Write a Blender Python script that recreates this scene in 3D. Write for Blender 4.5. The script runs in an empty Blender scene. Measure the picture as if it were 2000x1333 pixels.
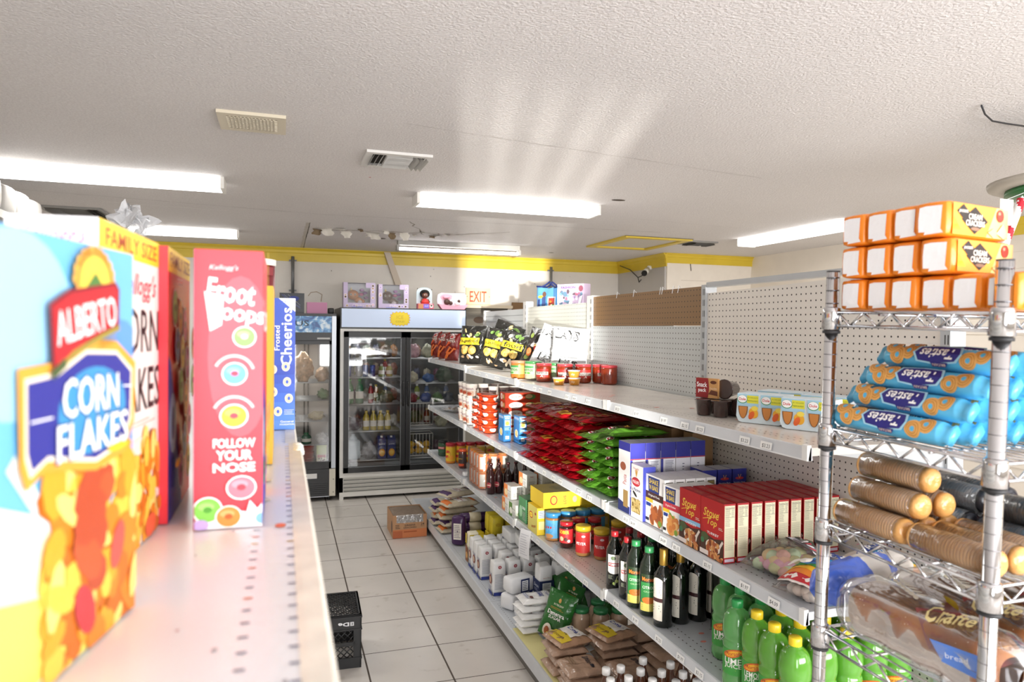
import bpy, math, random
from mathutils import Vector, Matrix, noise, Euler

SC = bpy.context.scene
COL = SC.collection
PI = math.pi
random.seed(7)

# ------------------------------------------------------------------ camera
F_PX, YAW, PITCH, ROLL = 1360.0, math.radians(18.25), math.radians(-.95), math.radians(.6)
fw = Vector((math.sin(YAW)*math.cos(PITCH), math.cos(YAW)*math.cos(PITCH), math.sin(PITCH)))
rt = fw.cross(Vector((0, 0, 1))).normalized()
up = rt.cross(fw)
r2 = rt*math.cos(ROLL) + up*math.sin(ROLL)
u2 = -rt*math.sin(ROLL) + up*math.cos(ROLL)
cd = bpy.data.cameras.new('camera')
cam = bpy.data.objects.new('camera', cd)
COL.objects.link(cam)
cam.matrix_world = Matrix(((r2.x, u2.x, -fw.x, 0), (r2.y, u2.y, -fw.y, 0), (r2.z, u2.z, -fw.z, 1.75), (0, 0, 0, 1)))
cd.sensor_width = 36
cd.lens = F_PX/2000*36
cd.clip_start = .02
cd.dof.use_dof = True
cd.dof.focus_distance = 3.0
cd.dof.aperture_fstop = 5.2
SC.camera = cam

# ------------------------------------------------------------------ world, daylight, exposure
SC.view_settings.view_transform = 'Standard'
SC.view_settings.look = 'None'
SC.view_settings.gamma = 1
SC.view_settings.use_curve_mapping = False
SC.view_settings.exposure = 0.22
SC.cycles.max_bounces = 7
SC.cycles.diffuse_bounces = 4
SC.cycles.glossy_bounces = 3
SC.cycles.transmission_bounces = 5
SC.cycles.transparent_max_bounces = 10
SC.cycles.caustics_reflective = False
SC.cycles.caustics_refractive = False
SC.cycles.sample_clamp_indirect = 6
SC.cycles.use_denoising = True
W = bpy.data.worlds.new('sky')
SC.world = W
W.use_nodes = True
W.node_tree.nodes['Background'].inputs[0].default_value = (.75, .85, 1, 1)
W.node_tree.nodes['Background'].inputs[1].default_value = 1.0


def lamp(name, kind, loc, rot, energy, color=(1, 1, 1), **k):
    d = bpy.data.lights.new(name, kind)
    d.energy = energy
    d.color = color
    for a, v in k.items():
        setattr(d, a, v)
    o = bpy.data.objects.new(name, d)
    COL.objects.link(o)
    o.location = loc
    o.rotation_euler = rot
    return o


# added area lamps inside the unseen window and door: daylight and flash fill
lamp('window_fill', 'AREA', (2.6, -1.62, 1.55), (math.radians(93), 0, 0), 185, (.985, .985, 1), shape='RECTANGLE', size=3.6, size_y=1.3)
lamp('door_fill', 'AREA', (-.1, -1.62, 1.3), (math.radians(96), 0, 0), 46, (.985, .985, 1), shape='RECTANGLE', size=.75, size_y=1.9)
# sun glinting off a car outside: comes slightly upwards through the barred door
gd = Vector((.27, .96, .081)).normalized()
g = lamp('sun_glint', 'SPOT', Vector((-.1, -1.7, 1.72)) - gd*14, gd.to_track_quat('-Z', 'Y').to_euler(), 44000, (1, .97, .9), spot_size=math.radians(9), spot_blend=.1, shadow_soft_size=.16)


# ------------------------------------------------------------------ materials
def lin(h):
    if isinstance(h, (tuple, list)):
        return tuple(h)[:3]
    h = h.lstrip('#')
    if len(h) == 3:
        h = ''.join(c*2 for c in h)
    v = [int(h[i:i+2], 16)/255 for i in (0, 2, 4)]
    return tuple(c/12.92 if c <= .04045 else ((c+.055)/1.055)**2.4 for c in v)


_m = {}


def mat(col, r=.5, m=0., bump=0., bs=60., tr=0., emit=0., sp=.5, coat=0., var=0., vs=8., nm=None, bd=.004):
    key = (str(col), r, m, bump, bs, tr, emit, sp, coat, var, vs, nm)
    if key in _m:
        return _m[key]
    M = bpy.data.materials.new(nm or 'surface')
    M.use_nodes = True
    nt = M.node_tree
    b = nt.nodes['Principled BSDF']
    c = lin(col)
    b.inputs['Base Color'].default_value = (*c, 1)
    b.inputs['Roughness'].default_value = r
    b.inputs['Metallic'].default_value = m
    b.inputs['Specular IOR Level'].default_value = sp
    b.inputs['Transmission Weight'].default_value = tr
    b.inputs['Coat Weight'].default_value = coat
    if emit:
        b.inputs['Emission Color'].default_value = (*c, 1)
        b.inputs['Emission Strength'].default_value = emit
    if bump or var:
        tc = nt.nodes.new('ShaderNodeTexCoord')
        n = nt.nodes.new('ShaderNodeTexNoise')
        n.inputs['Scale'].default_value = bs if bump else vs
        n.inputs['Detail'].default_value = 4
        nt.links.new(tc.outputs['Object'], n.inputs['Vector'])
        if bump:
            bp = nt.nodes.new('ShaderNodeBump')
            bp.inputs['Strength'].default_value = bump
            bp.inputs['Distance'].default_value = bd
            nt.links.new(n.outputs[0], bp.inputs['Height'])
            nt.links.new(bp.outputs[0], b.inputs['Normal'])
        if var:
            n2 = nt.nodes.new('ShaderNodeTexNoise')
            n2.inputs['Scale'].default_value = vs
            n2.inputs['Detail'].default_value = 5
            nt.links.new(tc.outputs['Object'], n2.inputs['Vector'])
            rp = nt.nodes.new('ShaderNodeValToRGB')
            rp.color_ramp.elements[0].position = .3
            rp.color_ramp.elements[1].position = .7
            rp.color_ramp.elements[0].color = (*[x*(1-var) for x in c], 1)
            rp.color_ramp.elements[1].color = (*[min(1, x*(1+var*.3)) for x in c], 1)
            nt.links.new(n2.outputs[0], rp.inputs[0])
            nt.links.new(rp.outputs[0], b.inputs['Base Color'])
    _m[key] = M
    return M


def ink(c):
    return mat(c, .5, nm='ink')


def film(c, bump=.5):
    return mat(c, .17, bump=bump, bs=34, nm='film', bd=.009, coat=.25)


def card(c):
    return mat(c, .42, nm='card')


def clear(nm='clear_plastic', tint=(1, 1, 1), gloss=.18, r=.05, bump=0., haze=0., bs=45):
    key = (nm, tint, gloss, r, bump, haze)
    if key in _m:
        return _m[key]
    M = bpy.data.materials.new(nm)
    M.use_nodes = True
    nt = M.node_tree
    for n in list(nt.nodes):
        nt.nodes.remove(n)
    out = nt.nodes.new('ShaderNodeOutputMaterial')
    t = nt.nodes.new('ShaderNodeBsdfTransparent')
    t.inputs[0].default_value = (*tint, 1)
    g = nt.nodes.new('ShaderNodeBsdfGlossy')
    g.inputs['Roughness'].default_value = r
    lw = nt.nodes.new('ShaderNodeLayerWeight')
    lw.inputs[0].default_value = .35
    ad = nt.nodes.new('ShaderNodeMath')
    ad.operation = 'MULTIPLY_ADD'
    ad.inputs[1].default_value = .7
    ad.inputs[2].default_value = gloss
    ad.use_clamp = True
    nt.links.new(lw.outputs['Fresnel'], ad.inputs[0])
    mx = nt.nodes.new('ShaderNodeMixShader')
    nt.links.new(ad.outputs[0], mx.inputs[0])
    nt.links.new(t.outputs[0], mx.inputs[1])
    nt.links.new(g.outputs[0], mx.inputs[2])
    last = mx
    if haze:
        d = nt.nodes.new('ShaderNodeBsdfDiffuse')
        d.inputs[0].default_value = (.85, .86, .88, 1)
        m2 = nt.nodes.new('ShaderNodeMixShader')
        m2.inputs[0].default_value = haze
        nt.links.new(mx.outputs[0], m2.inputs[1])
        nt.links.new(d.outputs[0], m2.inputs[2])
        last = m2
    if bump:
        tc = nt.nodes.new('ShaderNodeTexCoord')
        n = nt.nodes.new('ShaderNodeTexNoise')
        n.inputs['Scale'].default_value = bs
        nt.links.new(tc.outputs['Object'], n.inputs['Vector'])
        bp = nt.nodes.new('ShaderNodeBump')
        bp.inputs['Strength'].default_value = bump
        bp.inputs['Distance'].default_value = .006
        nt.links.new(n.outputs[0], bp.inputs['Height'])
        nt.links.new(bp.outputs[0], g.inputs['Normal'])
    nt.links.new(last.outputs[0], out.inputs[0])
    _m[key] = M
    return M


def nodes_of(M):
    nt = M.node_tree

    def N(kind, **k):
        n = nt.nodes.new('ShaderNode'+kind)
        for a, v in k.items():
            setattr(n, a, v)
        return n

    def L(a, b):
        nt.links.new(a, b)

    def math_(op, a, b=None, c=None):
        n = N('Math', operation=op)
        for i, x in enumerate((a, b, c)):
            if x is None:
                continue
            if isinstance(x, (int, float)):
                n.inputs[i].default_value = x
            else:
                L(x, n.inputs[i])
        return n.outputs[0]
    return nt, N, L, math_


def pegboard(col, hole='#3a3632', name='pegboard'):
    key = ('peg', col)
    if key in _m:
        return _m[key]
    M = mat(col, .45, nm=name, var=.06, vs=3., bump=0)
    M = M.copy()
    nt, N, L, mt = nodes_of(M)
    b = nt.nodes['Principled BSDF']
    tc = N('TexCoord')
    s = N('SeparateXYZ')
    L(tc.outputs['Object'], s.inputs[0])
    fy = mt('SUBTRACT', mt('FRACT', mt('DIVIDE', s.outputs[1], .0254)), .5)
    fz = mt('SUBTRACT', mt('FRACT', mt('DIVIDE', s.outputs[2], .0254)), .5)
    d = mt('SQRT', mt('ADD', mt('MULTIPLY', fy, fy), mt('MULTIPLY', fz, fz)))
    msk = mt('LESS_THAN', d, .13)
    mx = N('Mix', data_type='RGBA')
    L(msk, mx.inputs[0])
    src = b.inputs['Base Color'].links[0].from_socket
    L(src, mx.inputs[6])
    mx.inputs[7].default_value = (*lin(hole), 1)
    L(mx.outputs[2], b.inputs['Base Color'])
    _m[key] = M
    return M


def tile_mat():
    M = mat('#d2ccc5', .2, nm='floor_tile', var=.1, vs=2.2).copy()
    nt, N, L, mt = nodes_of(M)
    b = nt.nodes['Principled BSDF']
    tc = N('TexCoord')
    s = N('SeparateXYZ')
    L(tc.outputs['Object'], s.inputs[0])
    P = .4005

    def line(sock, off, w):
        f = mt('FRACT', mt('DIVIDE', mt('SUBTRACT', sock, off), P))
        e = mt('MINIMUM', f, mt('SUBTRACT', 1.0, f))
        return mt('LESS_THAN', e, w/P/2)
    g1 = line(s.outputs[0], .022, .009)
    g2 = line(s.outputs[1], 3.757, .006)
    msk = mt('MAXIMUM', g1, g2)
    mx = N('Mix', data_type='RGBA')
    L(msk, mx.inputs[0])
    L(b.inputs['Base Color'].links[0].from_socket, mx.inputs[6])
    mx.inputs[7].default_value = (*lin('#4a4037'), 1)
    # dirt patches
    n = N('TexNoise')
    n.inputs['Scale'].default_value = 9
    n.inputs['Detail'].default_value = 8
    L(tc.outputs['Object'], n.inputs['Vector'])
    rp = N('ValToRGB')
    rp.color_ramp.elements[0].position = .62
    rp.color_ramp.elements[0].color = (1, 1, 1, 1)
    rp.color_ramp.elements[1].position = .8
    rp.color_ramp.elements[1].color = (.72, .68, .63, 1)
    L(n.outputs[0], rp.inputs[0])
    m2 = N('Mix', data_type='RGBA', blend_type='MULTIPLY')
    m2.inputs[0].default_value = 1
    L(mx.outputs[2], m2.inputs[6])
    L(rp.outputs[0], m2.inputs[7])
    L(m2.outputs[2], b.inputs['Base Color'])
    L(mt('ADD', mt('MULTIPLY', msk, .6), .2), b.inputs['Roughness'])
    return M


def ceil_mat():
    M = mat('#e6e2e0', .75, nm='ceiling_texture', var=.05, vs=1.1).copy()
    nt, N, L, mt = nodes_of(M)
    b = nt.nodes['Principled BSDF']
    tc = N('TexCoord')
    n = N('TexNoise')
    n.inputs['Scale'].default_value = 105
    n.inputs['Detail'].default_value = 5
    n.inputs['Roughness'].default_value = .6
    L(tc.outputs['Object'], n.inputs['Vector'])
    v = N('TexVoronoi')
    v.inputs['Scale'].default_value = 80
    L(tc.outputs['Object'], v.inputs['Vector'])
    h = mt('ADD', n.outputs[0], mt('MULTIPLY', v.outputs['Distance'], .35))
    bp = N('Bump')
    bp.inputs['Strength'].default_value = .75
    bp.inputs['Distance'].default_value = .006
    L(h, bp.inputs['Height'])
    L(bp.outputs[0], b.inputs['Normal'])
    # flecks in the plaster
    rp = N('ValToRGB')
    rp.color_ramp.elements[0].position = .42
    rp.color_ramp.elements[0].color = (.9, .89, .89, 1)
    rp.color_ramp.elements[1].position = .6
    rp.color_ramp.elements[1].color = (1, 1, 1, 1)
    L(n.outputs[0], rp.inputs[0])
    m2 = N('Mix', data_type='RGBA', blend_type='MULTIPLY')
    m2.inputs[0].default_value = 1
    L(b.inputs['Base Color'].links[0].from_socket, m2.inputs[6])
    L(rp.outputs[0], m2.inputs[7])
    L(m2.outputs[2], b.inputs['Base Color'])
    return M


# ------------------------------------------------------------------ mesh builder
class MB:
    def __init__(s):
        s.v, s.f, s.mi, s.sm, s.mats = [], [], [], [], []

    def slot(s, m):
        if m not in s.mats:
            s.mats.append(m)
        return s.mats.index(m)

    def add(s, vs, fs, m, smooth=False):
        k = len(s.v)
        s.v += [tuple(p) for p in vs]
        i = s.slot(m)
        for f in fs:
            s.f.append([k+j for j in f])
            s.mi.append(i)
            s.sm.append(smooth)

    def box(s, x0, y0, z0, x1, y1, z1, m):
        v = [(x, y, z) for z in (z0, z1) for x, y in ((x0, y0), (x1, y0), (x1, y1), (x0, y1))]
        s.add(v, [(3, 2, 1, 0), (4, 5, 6, 7), (0, 1, 5, 4), (1, 2, 6, 5), (2, 3, 7, 6), (3, 0, 4, 7)], m)
        return s

    def cbox(s, c, d, m):
        return s.box(c[0]-d[0]/2, c[1]-d[1]/2, c[2]-d[2]/2, c[0]+d[0]/2, c[1]+d[1]/2, c[2]+d[2]/2, m)

    def rbox(s, x0, y0, z0, x1, y1, z1, m, r=.005, puff=0.):
        """soft-edged box; puff bulges the faces"""
        n = 6
        cx, cy, cz = (x0+x1)/2, (y0+y1)/2, (z0+z1)/2
        hx, hy, hz = (x1-x0)/2, (y1-y0)/2, (z1-z0)/2
        vs, fs, idx = [], [], {}
        ts = [-1, -.86, -.4, 0, .4, .86, 1]

        def pt(a, b, c):
            key = (round(a, 3), round(b, 3), round(c, 3))
            if key in idx:
                return idx[key]
            p = Vector((a*hx, b*hy, c*hz))
            q = Vector((max(-hx+r, min(hx-r, p.x)), max(-hy+r, min(hy-r, p.y)), max(-hz+r, min(hz-r, p.z))))
            d = p-q
            if d.length > 1e-9:
                p = q + d.normalized()*r
            if puff:
                w = lambda t: 1-t*t
                if abs(a) == 1:
                    p.x += a*puff*w(b)*w(c)
                if abs(b) == 1:
                    p.y += b*puff*w(a)*w(c)
                if abs(c) == 1:
                    p.z += c*puff*w(a)*w(b)*.5
            vs.append((p.x+cx, p.y+cy, p.z+cz))
            idx[key] = len(vs)-1
            return idx[key]
        for i in range(n):
            for j in range(n):
                a, a1, b, b1 = ts[i], ts[i+1], ts[j], ts[j+1]
                for q in (-1, 1):
                    fs.append([pt(q, a, b), pt(q, a1, b), pt(q, a1, b1), pt(q, a, b1)][::q])
                    fs.append([pt(a, q, b), pt(a, q, b1), pt(a1, q, b1), pt(a1, q, b)][::q])
                    fs.append([pt(a, b, q), pt(a1, b, q), pt(a1, b1, q), pt(a, b1, q)][::q])
        s.add(vs, fs, m, True)
        return s

    def lathe(s, prof, m, n=20, c=(0, 0, 0), smooth=True, a0=0., a1=2*PI, sy=1.):
        """prof: list of (r, z)"""
        full = abs(a1-a0-2*PI) < 1e-6
        k = n if full else n+1
        vs, fs = [], []
        for r, z in prof:
            for i in range(k):
                a = a0+(a1-a0)*i/n
                vs.append((c[0]+r*math.sin(a), c[1]-r*math.cos(a)*sy, c[2]+z))
        for j in range(len(prof)-1):
            for i in range(n):
                a, b = j*k+i, j*k+(i+1) % k
                if not full:
                    b = a+1
                fs.append((a, b, b+k, a+k))
        s.add(vs, fs, m, smooth)
        if full:
            for j, flip in ((0, 1), (len(prof)-1, 0)):
                if prof[j][0] > 1e-5:
                    ring = [j*k+i for i in range(k)]
                    o = len(s.v)-len(vs)
                    s.f.append([o+i for i in (ring[::-1] if flip else ring)])
                    s.mi.append(s.slot(m))
                    s.sm.append(False)
        return s

    def tube(s, pts, r, m, n=8, closed=False):
        pts = [Vector(p) for p in pts]
        vs, fs = [], []
        K = len(pts)
        prev = None
        for i, p in enumerate(pts):
            d = (pts[min(i+1, K-1)]-pts[max(i-1, 0)]).normalized()
            if prev is None:
                a = d.orthogonal().normalized()
            else:
                a = (prev - d*prev.dot(d)).normalized()
            prev = a
            b = d.cross(a)
            rr = r[i] if isinstance(r, (list, tuple)) else r
            for j in range(n):
                t = 2*PI*j/n
                vs.append(p+a*rr*math.cos(t)+b*rr*math.sin(t))
        for i in range(K-1):
            for j in range(n):
                fs.append((i*n+j, i*n+(j+1) % n, (i+1)*n+(j+1) % n, (i+1)*n+j))
        s.add(vs, fs, m, True)
        o = len(s.v)-len(vs)
        for base, fl in ((0, 1), ((K-1)*n, 0)):
            q = [o+base+j for j in range(n)]
            s.f.append(q[::-1] if fl else q)
            s.mi.append(s.slot(m))
            s.sm.append(False)
        return s

    def ball(s, c, r, m, n=10, sc=(1, 1, 1)):
        vs, fs = [], []
        h = n//2+1
        for j in range(h+1):
            th = PI*j/h
            for i in range(n):
                a = 2*PI*i/n
                vs.append((c[0]+r*sc[0]*math.sin(th)*math.cos(a), c[1]+r*sc[1]*math.sin(th)*math.sin(a), c[2]-r*sc[2]*math.cos(th)))
        for j in range(h):
            for i in range(n):
                fs.append((j*n+i, j*n+(i+1) % n, (j+1)*n+(i+1) % n, (j+1)*n+i))
        s.add(vs, fs, m, True)
        return s

    def grid(s, fn, nu, nv, m, smooth=True, wrap=False):
        vs = [fn(i/nu, j/nv) for j in range(nv+1) for i in range(nu+1)]
        fs = [(j*(nu+1)+i, j*(nu+1)+i+1, (j+1)*(nu+1)+i+1, (j+1)*(nu+1)+i) for j in range(nv) for i in range(nu)]
        if callable(m):
            base = len(s.v)
            s.v += [tuple(p) for p in vs]
            for j in range(nv):
                for i in range(nu):
                    q = fs[j*nu+i]
                    s.f.append([base+t for t in q])
                    s.mi.append(s.slot(m((i+.5)/nu, (j+.5)/nv)))
                    s.sm.append(smooth)
        else:
            s.add(vs, fs, m, smooth)
        return s

    def xf(s, M, start=0):
        for i in range(start, len(s.v)):
            s.v[i] = tuple(M @ Vector(s.v[i]))
        return s

    def build(s, name, parent=None, bevel=0.):
        me = bpy.data.meshes.new(name)
        me.from_pydata(s.v, [], s.f)
        for m in s.mats:
            me.materials.append(m)
        me.polygons.foreach_set('material_index', s.mi)
        me.polygons.foreach_set('use_smooth', s.sm)
        me.update()
        o = bpy.data.objects.new(name, me)
        COL.objects.link(o)
        o.parent = parent
        if bevel:
            b = o.modifiers.new('bevel', 'BEVEL')
            b.width = bevel
            b.segments = 2
            b.limit_method = 'ANGLE'
        return o


_tx = {}


def glyphs(txt, bold=0., shear=0.):
    key = (txt, bold, shear)
    if key not in _tx:
        c = bpy.data.curves.new('t', 'FONT')
        c.body = txt
        c.size = 1
        c.offset = bold*.45
        c.shear = shear
        c.resolution_u = 2
        c.fill_mode = 'FRONT'
        o = bpy.data.objects.new('t', c)
        me = o.to_mesh()
        vs = [(v.co.x, v.co.y) for v in me.vertices]
        fs = [tuple(p.vertices) for p in me.polygons]
        o.to_mesh_clear()
        bpy.data.objects.remove(o)
        bpy.data.curves.remove(c)
        if vs:
            x0, x1 = min(v[0] for v in vs), max(v[0] for v in vs)
            y0, y1 = min(v[1] for v in vs), max(v[1] for v in vs)
        else:
            x0 = x1 = y0 = y1 = 0
        _tx[key] = (vs, fs, x0, x1, y0, y1)
    return _tx[key]


class Canvas:
    """flat printing on a surface: fn(u, v, off) -> point"""

    def __init__(s, mb, fn, step=.0004, off=.0004, res=.02):
        s.mb, s.fn, s.off, s.step, s.res = mb, fn, off, step, res

    def lay(s):
        s.off += s.step
        return s.off

    def rect(s, u0, v0, u1, v1, c, n=None):
        o = s.lay()
        nu = n or max(1, int(abs(u1-u0)/s.res))
        nv = n or max(1, int(abs(v1-v0)/s.res))
        s.mb.grid(lambda a, b: s.fn(u0+(u1-u0)*a, v0+(v1-v0)*b, o), nu, nv, c if not isinstance(c, (str, tuple)) else ink(c))
        return s

    def ell(s, u, v, ru, rv, c, n=18, a0=0, a1=2*PI, rot=0.):
        o = s.lay()
        pts = []
        cr, sr = math.cos(rot), math.sin(rot)
        for i in range(n+1):
            a = a0+(a1-a0)*i/n
            x, y = ru*math.cos(a), rv*math.sin(a)
            pts.append((u+x*cr-y*sr, v+x*sr+y*cr))
        vs = [s.fn(u, v, o)]+[s.fn(u+(p[0]-u)*.55, v+(p[1]-v)*.55, o) for p in pts]+[s.fn(p[0], p[1], o) for p in pts]
        k = n+1
        fs = [(0, 1+i, 2+i) for i in range(n)]+[(1+i, 1+k+i, 2+k+i, 2+i) for i in range(n)]
        s.mb.add(vs, fs, c if not isinstance(c, (str, tuple)) else ink(c))
        return s

    def poly(s, pts, c):
        o = s.lay()
        cu = sum(p[0] for p in pts)/len(pts)
        cv = sum(p[1] for p in pts)/len(pts)
        vs = [s.fn(cu, cv, o)]+[s.fn(p[0], p[1], o) for p in pts]
        n = len(pts)
        s.mb.add(vs, [(0, 1+i, 1+(i+1) % n) for i in range(n)], c if not isinstance(c, (str, tuple)) else ink(c))
        return s

    def path(s, pts, w, c):
        o = s.lay()
        vs, fs = [], []
        for i, p in enumerate(pts):
            a, b = pts[max(0, i-1)], pts[min(len(pts)-1, i+1)]
            dx, dy = b[0]-a[0], b[1]-a[1]
            l = math.hypot(dx, dy) or 1
            nx, ny = -dy/l*w/2, dx/l*w/2
            vs += [s.fn(p[0]-nx, p[1]-ny, o), s.fn(p[0]+nx, p[1]+ny, o)]
        for i in range(len(pts)-1):
            fs.append((2*i, 2*i+2, 2*i+3, 2*i+1))
        s.mb.add(vs, fs, ink(c) if isinstance(c, (str, tuple)) else c)
        return s

    def ring(s, u, v, r, w, c, n=18, a0=0, a1=2*PI, sq=1.):
        return s.path([(u+r*math.cos(a0+(a1-a0)*i/n), v+sq*r*math.sin(a0+(a1-a0)*i/n)) for i in range(n+1)], w, c)

    def text(s, t, u, v, w, c, h=None, rot=0., bold=.0, shear=0., align='c', arc=0.):
        """fits the text to width w (and height h if given), centred on (u, v)"""
        vs, fs, x0, x1, y0, y1 = glyphs(t, bold, shear)
        if not fs:
            return s
        o = s.lay()
        sx = w/(x1-x0)
        sy = (h/(y1-y0)) if h else sx
        cr, sr = math.cos(rot), math.sin(rot)
        out = []
        for x, y in vs:
            a, b = (x-(x0+x1)/2)*sx, (y-(y0+y1)/2)*sy
            if align == 'l':
                a += w/2
            b += arc*(1-(2*a/w)**2)
            out.append(s.fn(u+a*cr-b*sr, v+a*sr+b*cr, o))
        s.mb.add(out, fs, ink(c) if isinstance(c, (str, tuple)) else c)
        return s

    def lines(s, u0, v0, u1, v1, n, c, rag=.25, w=None, seed=1):
        """n printed rows of small type"""
        rr = random.Random(seed)
        h = (v1-v0)/n
        for i in range(n):
            b = v0+h*(i+.3)
            s.rect(u0, b, u1-(u1-u0)*rag*rr.random(), b+(w or h*.35), c, n=1)
            s.off -= s.step
        s.off += s.step
        return s

    def bars(s, u0, v0, u1, v1, c='#111', bg='#ffffff', vert=False):
        s.rect(u0, v0, u1, v1, bg, n=1)
        o = s.lay()
        n = 14
        rr = random.Random(3)
        L = (v1-v0) if vert else (u1-u0)
        x = .06*L
        while x < L*.92:
            w = L*rr.choice((.015, .03, .045))
            if vert:
                q = [(u0+(u1-u0)*.1, v0+x), (u1-(u1-u0)*.1, v0+x), (u1-(u1-u0)*.1, v0+x+w), (u0+(u1-u0)*.1, v0+x+w)]
            else:
                q = [(u0+x, v0+(v1-v0)*.25), (u0+x+w, v0+(v1-v0)*.25), (u0+x+w, v1-(v1-v0)*.08), (u0+x, v1-(v1-v0)*.08)]
            s.mb.add([s.fn(a, b, o) for a, b in q], [(0, 1, 2, 3)], ink(c))
            x += w+L*rr.choice((.02, .035))
        return s


def cylmap(R, z0=0., a0=0., c=(0, 0)):
    """u runs to the right along the round surface, centred on the side facing -Y turned by a0; R may be a function of z"""
    def fn(u, v, o):
        r = (R(v) if callable(R) else R)
        ru = R(v) if callable(R) else R
        a = a0+u/ru
        return (c[0]+(r+o)*math.sin(a), c[1]-(r+o)*math.cos(a), z0+v)
    return fn


def boxmap(w, d, h, face):
    """printing faces of a carton that stands on z=0, centred, front towards -Y"""
    f = {
        'front': lambda u, v, o: (-w/2+u, -d/2-o, v),
        'back': lambda u, v, o: (w/2-u, d/2+o, v),
        'right': lambda u, v, o: (w/2+o, -d/2+u, v),
        'left': lambda u, v, o: (-w/2-o, d/2-u, v),
        'top': lambda u, v, o: (-w/2+u, -d/2+v, h+o),
    }[face]
    U, V = {'front': (w, h), 'back': (w, h), 'left': (d, h), 'right': (d, h), 'top': (w, d)}[face]
    return lambda u, v, o: f(min(max(u, 0), U), min(max(v, 0), V), o)


def pillow(mb, w, h, t, m, seed=0, nu=22, nv=22, cr=.0, seal=.06, px=2.2, py=3.0, flat=.35, m2=None, sq=.5):
    """filled bag lying in the XY plane (w along x, h along y), z from 0 to t; returns the map of its upper face"""
    rs = Vector((seed*3.7, seed*1.3, seed*7.1))

    def zz(u, v):
        a, b = 2*u/w, 2*v/h
        b2 = min(1, abs(b)/(1-seal))
        return max(0, (1-min(1, abs(a))**px))**sq * max(0, (1-b2**py))**sq

    def crump(u, v, k):
        return cr*(noise.noise(Vector((u*28/.2*.2, v*28/.2*.2, k))+rs)+.5*noise.noise(Vector((u*70, v*70, k))+rs))

    def edge(v):
        b = abs(2*v/h)
        return 1-.06*(1-b)*(b > .02)

    def top(u, v, o):
        return (u*edge(v), v, t*flat+zz(u, v)*t*(1-flat)+o+crump(u, v, 1)*(.3+zz(u, v)))

    def bot(u, v, o):
        return (u*edge(v), v, t*flat-zz(u, v)*t*flat)
    mb.grid(lambda a, b: top((a-.5)*w, (b-.5)*h, 0), nu, nv, m)
    mb.grid(lambda a, b: bot((.5-a)*w, (b-.5)*h, 0), nu, nv, m2 or m)
    return top


# ------------------------------------------------------------------ things
def tag(o, label, cat, group=None, kind=None):
    if label:
        o['label'] = label
    if cat:
        o['category'] = cat
    if group:
        o['group'] = group
    if kind:
        o['kind'] = kind
    return o


def empty(name, loc=(0, 0, 0), rz=0.):
    o = bpy.data.objects.new(name, None)
    COL.objects.link(o)
    o.empty_display_size = .05
    o.location = loc
    o.rotation_euler = (0, 0, rz)
    return o


def struct(mb, name, parent=None):
    o = mb.build(name, parent)
    if parent is None:
        o['kind'] = 'structure'
    return o


def copy_tree(o, parent=None):
    c = o.copy()
    COL.objects.link(c)
    c.parent = parent
    for ch in o.children:
        copy_tree(ch, c)
    return c


class Proto:
    """first put() uses the built thing itself, later ones copy it and its parts"""

    def __init__(s, o, cat, group=None):
        s.o, s.cat, s.group, s.used = o, cat, group, False

    def put(s, loc, rz=0., label='', rot=None, group=None, sc=None):
        o = s.o if not s.used else copy_tree(s.o)
        s.used = True
        o.location = loc
        o.rotation_euler = rot if rot else (0, 0, rz)
        if sc:
            o.scale = (sc, sc, sc) if isinstance(sc, (int, float)) else sc
        for k in ('label', 'category', 'group'):
            if k in o:
                del o[k]
        tag(o, label, s.cat, group or s.group)
        return o


def rest(o, z):
    """lower or raise a turned thing until its lowest point stands at height z"""
    R_ = o.rotation_euler.to_matrix()
    low = min((R_ @ v.co).z for v in o.data.vertices)
    o.location.z = z-low
    return o


ORD = ['first', 'second', 'third', 'fourth', 'fifth', 'sixth', 'seventh', 'eighth', 'ninth', 'tenth', 'eleventh', 'twelfth', 'thirteenth', 'fourteenth', 'fifteenth', 'sixteenth']


def rad(a):
    return math.radians(a)

# ================================================================== the room
CEIL = 2.63
wallm = mat('#e6e0d8', .6, var=.08, vs=2.5, bump=.15, bs=30, nm='painted_wall')
wallr = mat('#c9c5c1', .6, var=.06, vs=2.5, nm='painted_wall_grey')
yel = mat('#e2c53c', .42, var=.12, vs=3, nm='yellow_trim_paint')
whitep = mat('#efece6', .4, nm='white_paint')
dark_edge = mat('#6d6459', .8, nm='dark_edge')
dark = mat('#1c1b1b', .6, nm='dark_gap')

mb = MB()
mb.box(-2.0, -1.8, -.1, 5.4, 8.25, 0, tile_mat())
struct(mb, 'floor')

mb = MB()
mb.box(-2.0, -1.8, CEIL, 5.4, 8.25, CEIL+.1, ceil_mat())
cl = struct(mb, 'ceiling')
# ceiling board joints, cracks, stains and the peeling paint
mb = MB()
cv = Canvas(mb, lambda u, v, o: (u, v, CEIL-o))


def crack(pts, w, c, jit=.01, seed=0):
    rr = random.Random(seed)
    out = []
    for i in range(len(pts)-1):
        a, b = pts[i], pts[i+1]
        n = max(2, int(math.hypot(b[0]-a[0], b[1]-a[1])/.08))
        for k in range(n):
            t = k/n
            out.append((a[0]+(b[0]-a[0])*t+rr.uniform(-jit, jit), a[1]+(b[1]-a[1])*t+rr.uniform(-jit, jit)))
    out.append(pts[-1])
    for i in range(len(out)-1):
        cv.path([out[i], out[i+1]], w*rr.uniform(.5, 1.3), c)
        cv.off = .0006


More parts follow.
